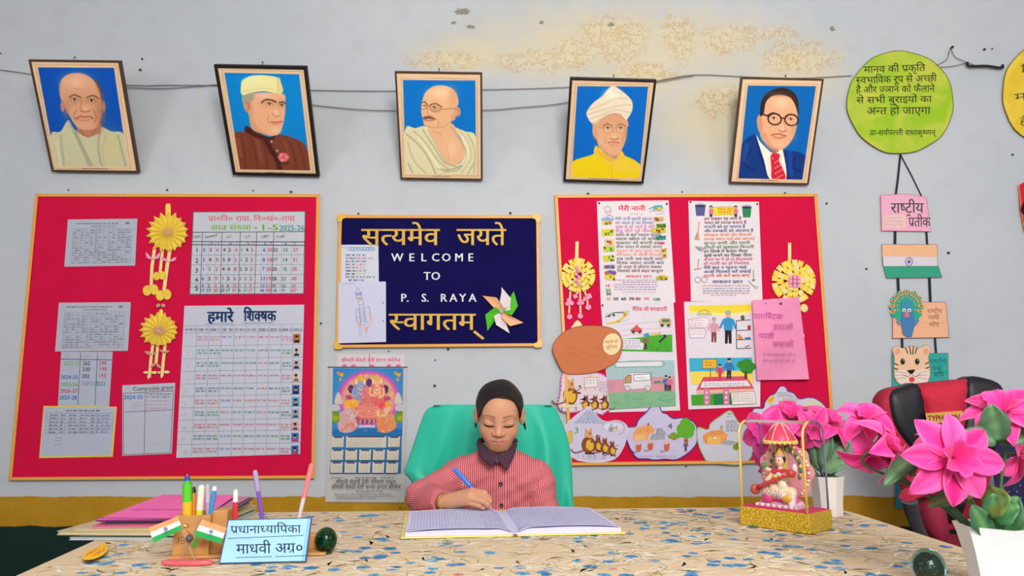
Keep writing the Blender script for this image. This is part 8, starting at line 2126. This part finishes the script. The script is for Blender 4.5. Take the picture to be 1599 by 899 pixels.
def shirt_sdf(p):
    d = torso(p, .011); L_ = limbs(p, .0125)
    for i, e in enumerate(L_): d = smin(d, e, .014 if i < 2 else .005)
    cuff = vcap(p, EL + (WR - EL) * .70, EL + (WR - EL) * .90, .0315, .0295); d = smin(d, cuff, .005)
    d = d + wrinkle(p)
    ax = (WR - EL) / np.linalg.norm(WR - EL); d = smax(d, ((p - (EL + (WR - EL) * .93)) @ ax) * np.where(box_mask(p, [EL, WR], .05), 1, -1) - np.where(box_mask(p, [EL, WR], .05), 0, 1), .002)
    d = smax(d, -vcap(p, NBp + A((0, -.008, -.006)), NBp + A((0, -.03, .09)), .030, .055), .004)
    return smax(d, PV[2] - .06 - p[:, 2], .004)


Vs, Fs = nets(shirt_sdf, (-.42, 1.76, .44), (.25, 2.24, .98), .003)
CHK = bpy.data.materials.new('red_check_cotton'); CHK.use_nodes = True
_n = CHK.node_tree.nodes; _l = CHK.node_tree.links; _b = _n['Principled BSDF']; _b.inputs['Roughness'].default_value = .85; _b.inputs['Specular IOR Level'].default_value = .15


def stripes(attr, per, w0):
    a = _n.new('ShaderNodeAttribute'); a.attribute_name = attr; m1 = _n.new('ShaderNodeMath'); m1.operation = 'MULTIPLY'; m1.inputs[1].default_value = 2 * math.pi / per; _l.new(a.outputs['Fac'], m1.inputs[0]); m2 = _n.new('ShaderNodeMath'); m2.operation = 'SINE'; _l.new(m1.outputs[0], m2.inputs[0]); r = _n.new('ShaderNodeMapRange'); r.inputs['From Min'].default_value = w0 - .35; r.inputs['From Max'].default_value = w0 + .35; r.clamp = True; _l.new(m2.outputs[0], r.inputs[0]); return r.outputs[0]


_s1 = stripes('around', .0056, .35); _s2 = stripes('along', .0056, .5)
_m1 = _n.new('ShaderNodeMath'); _m1.operation = 'MULTIPLY'; _m1.inputs[1].default_value = .72; _l.new(_s1, _m1.inputs[0]); _m2 = _n.new('ShaderNodeMath'); _m2.operation = 'MULTIPLY'; _m2.inputs[1].default_value = .11; _l.new(_s2, _m2.inputs[0]); _ad = _n.new('ShaderNodeMath'); _ad.use_clamp = True; _l.new(_m1.outputs[0], _ad.inputs[0]); _l.new(_m2.outputs[0], _ad.inputs[1])
_mx = _n.new('ShaderNodeMix'); _mx.data_type = 'RGBA'; _mx.inputs[6].default_value = lin('#ae3545'); _mx.inputs[7].default_value = lin('#dfaab0'); _l.new(_ad.outputs[0], _mx.inputs[0]); _l.new(_mx.outputs[2], _b.inputs['Base Color'])


def weave(V):
    L_ = limbs(V, .0125); D = np.stack([torso(V, .011)] + L_, 1); k_ = D.argmin(1); ar = V[:, 0].copy(); al = V[:, 2].copy()
    for i, (a, b) in enumerate(((SL, EL), (EL, WR), (SR, ER), (ER, WL))):
        m = k_ == i + 1; ax = (b - a) / np.linalg.norm(b - a); e1 = np.cross(ax, A((0, 1, 0))); e1 /= np.linalg.norm(e1); e2 = np.cross(ax, e1); r = V[m] - a; ar[m] = np.arctan2(r @ e2, r @ e1) * .042; al[m] = r @ ax
    return {'around': ar, 'along': al}


np_mesh(Vs, Fs, 'shirt', CHK, girl, attrs=weave(Vs))


def on_shirt(x, y, lift=.0015):
    d = np.array(ray(x, y).normalized()); o = np.array(EYE); t_ = 1.7
    for _ in range(120):
        s_ = shirt_sdf((o + d * t_)[None])[0]
        if s_ < .0004: break
        t_ += max(s_ * .7, .0004)
    return Vector(o + d * (t_ - lift))


m = MB(); pts = []; ys = np.linspace(724, 802, 22); xs_ = np.linspace(-9, 9, 9)
for y in ys:
    for x_ in xs_: pts.append(on_shirt(781 + x_ + (y - 755) * .02, y, .003))
m.grid(pts, 9, 22); Vp = np.array([tuple(p) for p in pts]); pl = m.build('placket', CHK, girl, smooth=True, solid=.0015)
for k_, val in (('around', Vp[:, 0] + .002), ('along', Vp[:, 2])): a_ = pl.data.attributes.new(k_, 'FLOAT', 'POINT'); a_.data.foreach_set('value', val.astype(np.float32))
BTN = mat('dark_button', '#231a22', .35)
for x_, y in ((781.6, 755.5), (783, 789)):
    c = on_shirt(x_, y, .0045); MB().lathe([(.001, 0), (.0056, 0), (.0056, .0015), (.0042, .0022), (.003, .0016), (.0006, .0016)], c, CAMV(c), 16).build('button', BTN, girl, smooth=40)
PLUM = mat('plum_collar', '#43283a', .85, noise=.06, scale=60, bump=.15, bscale=600)


def flap(top, bot):
    m = MB(); a = [Vector(P(*q)) for q in top]; b = [Vector(P(*q)) for q in bot]; nu, nv = 17, 8
    def at_(L_, u):
        k_ = u * (len(L_) - 1); i = min(int(k_), len(L_) - 2); f_ = k_ - i; return L_[i] * (1 - f_) + L_[i + 1] * f_
    pts = [at_(a, i / (nu - 1)) * (1 - j / (nv - 1)) + at_(b, i / (nu - 1)) * (j / (nv - 1)) + Vector((0, -.006 * math.sin(math.pi * j / (nv - 1)), 0)) for j in range(nv) for i in range(nu)]
    m.grid(pts, nu, nv); return m.build('collar_flap', PLUM, girl, smooth=True, solid=.004)


flap([(751, 687, 2.028), (756, 695, 1.995), (766, 704, 1.968), (776.5, 709, 1.955)], [(745, 692, 2.020), (749, 713, 1.970), (766.5, 729, 1.948), (777.5, 720, 1.946)])
flap([(803, 687, 2.028), (799, 696, 1.995), (789, 704, 1.968), (778.5, 709, 1.955)], [(807, 694, 2.020), (801, 714, 1.970), (791, 735, 1.948), (778, 719, 1.946)])
m = MB(); m.tube([Vector(P(x_, y, d)) for x_, y, d in ((751, 689, 2.03), (752, 686, 2.06), (762, 683, 2.09), (778, 682, 2.10), (794, 683, 2.09), (802, 686, 2.06), (803, 689, 2.03))], .011, 10, flat=.45); m.build('collar_band', PLUM, girl, smooth=True)
c = P(775.5, 719.5, 1.940); MB().lathe([(.001, 0), (.0045, 0), (.004, .002), (.0006, .002)], c, CAMV(c), 12).build('button', BTN, girl, smooth=40)
# bracelet at the wrist
ax = Vector(WR - EL).normalized(); e1 = ax.orthogonal().normalized(); e2 = ax.cross(e1); c = Vector(WR) + ax * .006
MB().tube([c + (e1 * math.cos(a) + e2 * math.sin(a)) * .0205 for a in [2 * math.pi * i / 28 for i in range(29)]], .0024, 8).build('bracelet', mat('brass_bangle', '#a8813a', .35, .6), girl, smooth=True)
m = MB(); m.tube([c - ax * .006 + (e1 * math.cos(a) + e2 * math.sin(a)) * .0208 for a in [2 * math.pi * i / 28 for i in range(29)]], .0016, 6); m.build('wrist_thread', mat('dark_red_thread', '#5a2a24', .8), girl, smooth=True)


# skirt over the lap (mostly below the table)
def skirt_sdf(p):
    d = vcap(p, PV + A((0, 0, .006)), PV + A((0, -.02, .03)), .112, .1)
    for i in (0, 1): d = smin(d, vcap(p, HIPS[i], KN[i] + A((0, -.01, -.01)), .082, .066), .05)
    return smax(d, .04 - p[:, 2], .01)


Vk, Fk = nets(skirt_sdf, (-.32, 1.60, .25), (.26, 2.24, .66), .007); np_mesh(Vk, Fk, 'skirt', mat('maroon_skirt', '#6a2438', .85, noise=.06), girl)

# the pen in the hand
p0 = P(768, 794, 1.792); p1 = P(708.5, 731, 1.815); d = (p1 - p0).normalized(); L_ = (p1 - p0).length
t = thing('ballpoint_pen', 'bright blue ballpoint pen held in the writing hand over the open register', 'pen', p0)
MB().lathe([(.0006, 0), (.0014, .004), (.0028, .012), (.0036, .016)], p0, d, 12, '#b8bcc8').build('tip', GLOSS, t, smooth=40)
MB().lathe([(.0038, .016), (.0044, .02), (.0046, L_ * .62)], p0, d, 14, '#1f5fd0').build('barrel', GLOSS, t, smooth=40)
MB().lathe([(.0052, L_ * .58), (.0056, L_ * .6), (.0055, L_ * .97), (.0045, L_ * .995), (.001, L_)], p0, d, 14, '#2a7cf0').build('cap', GLOSS, t, smooth=40)
sd_ = d.cross(Vector((0, 1, 0))).normalized()
m = MB(); m.tube([p0 + d * (L_ * .96) + CAMV(p0) * .0062, p0 + d * (L_ * .66) + CAMV(p0) * .0066], .0013, 6); m.build('clip', mat('blue_clip', '#2468d8', .3), t)
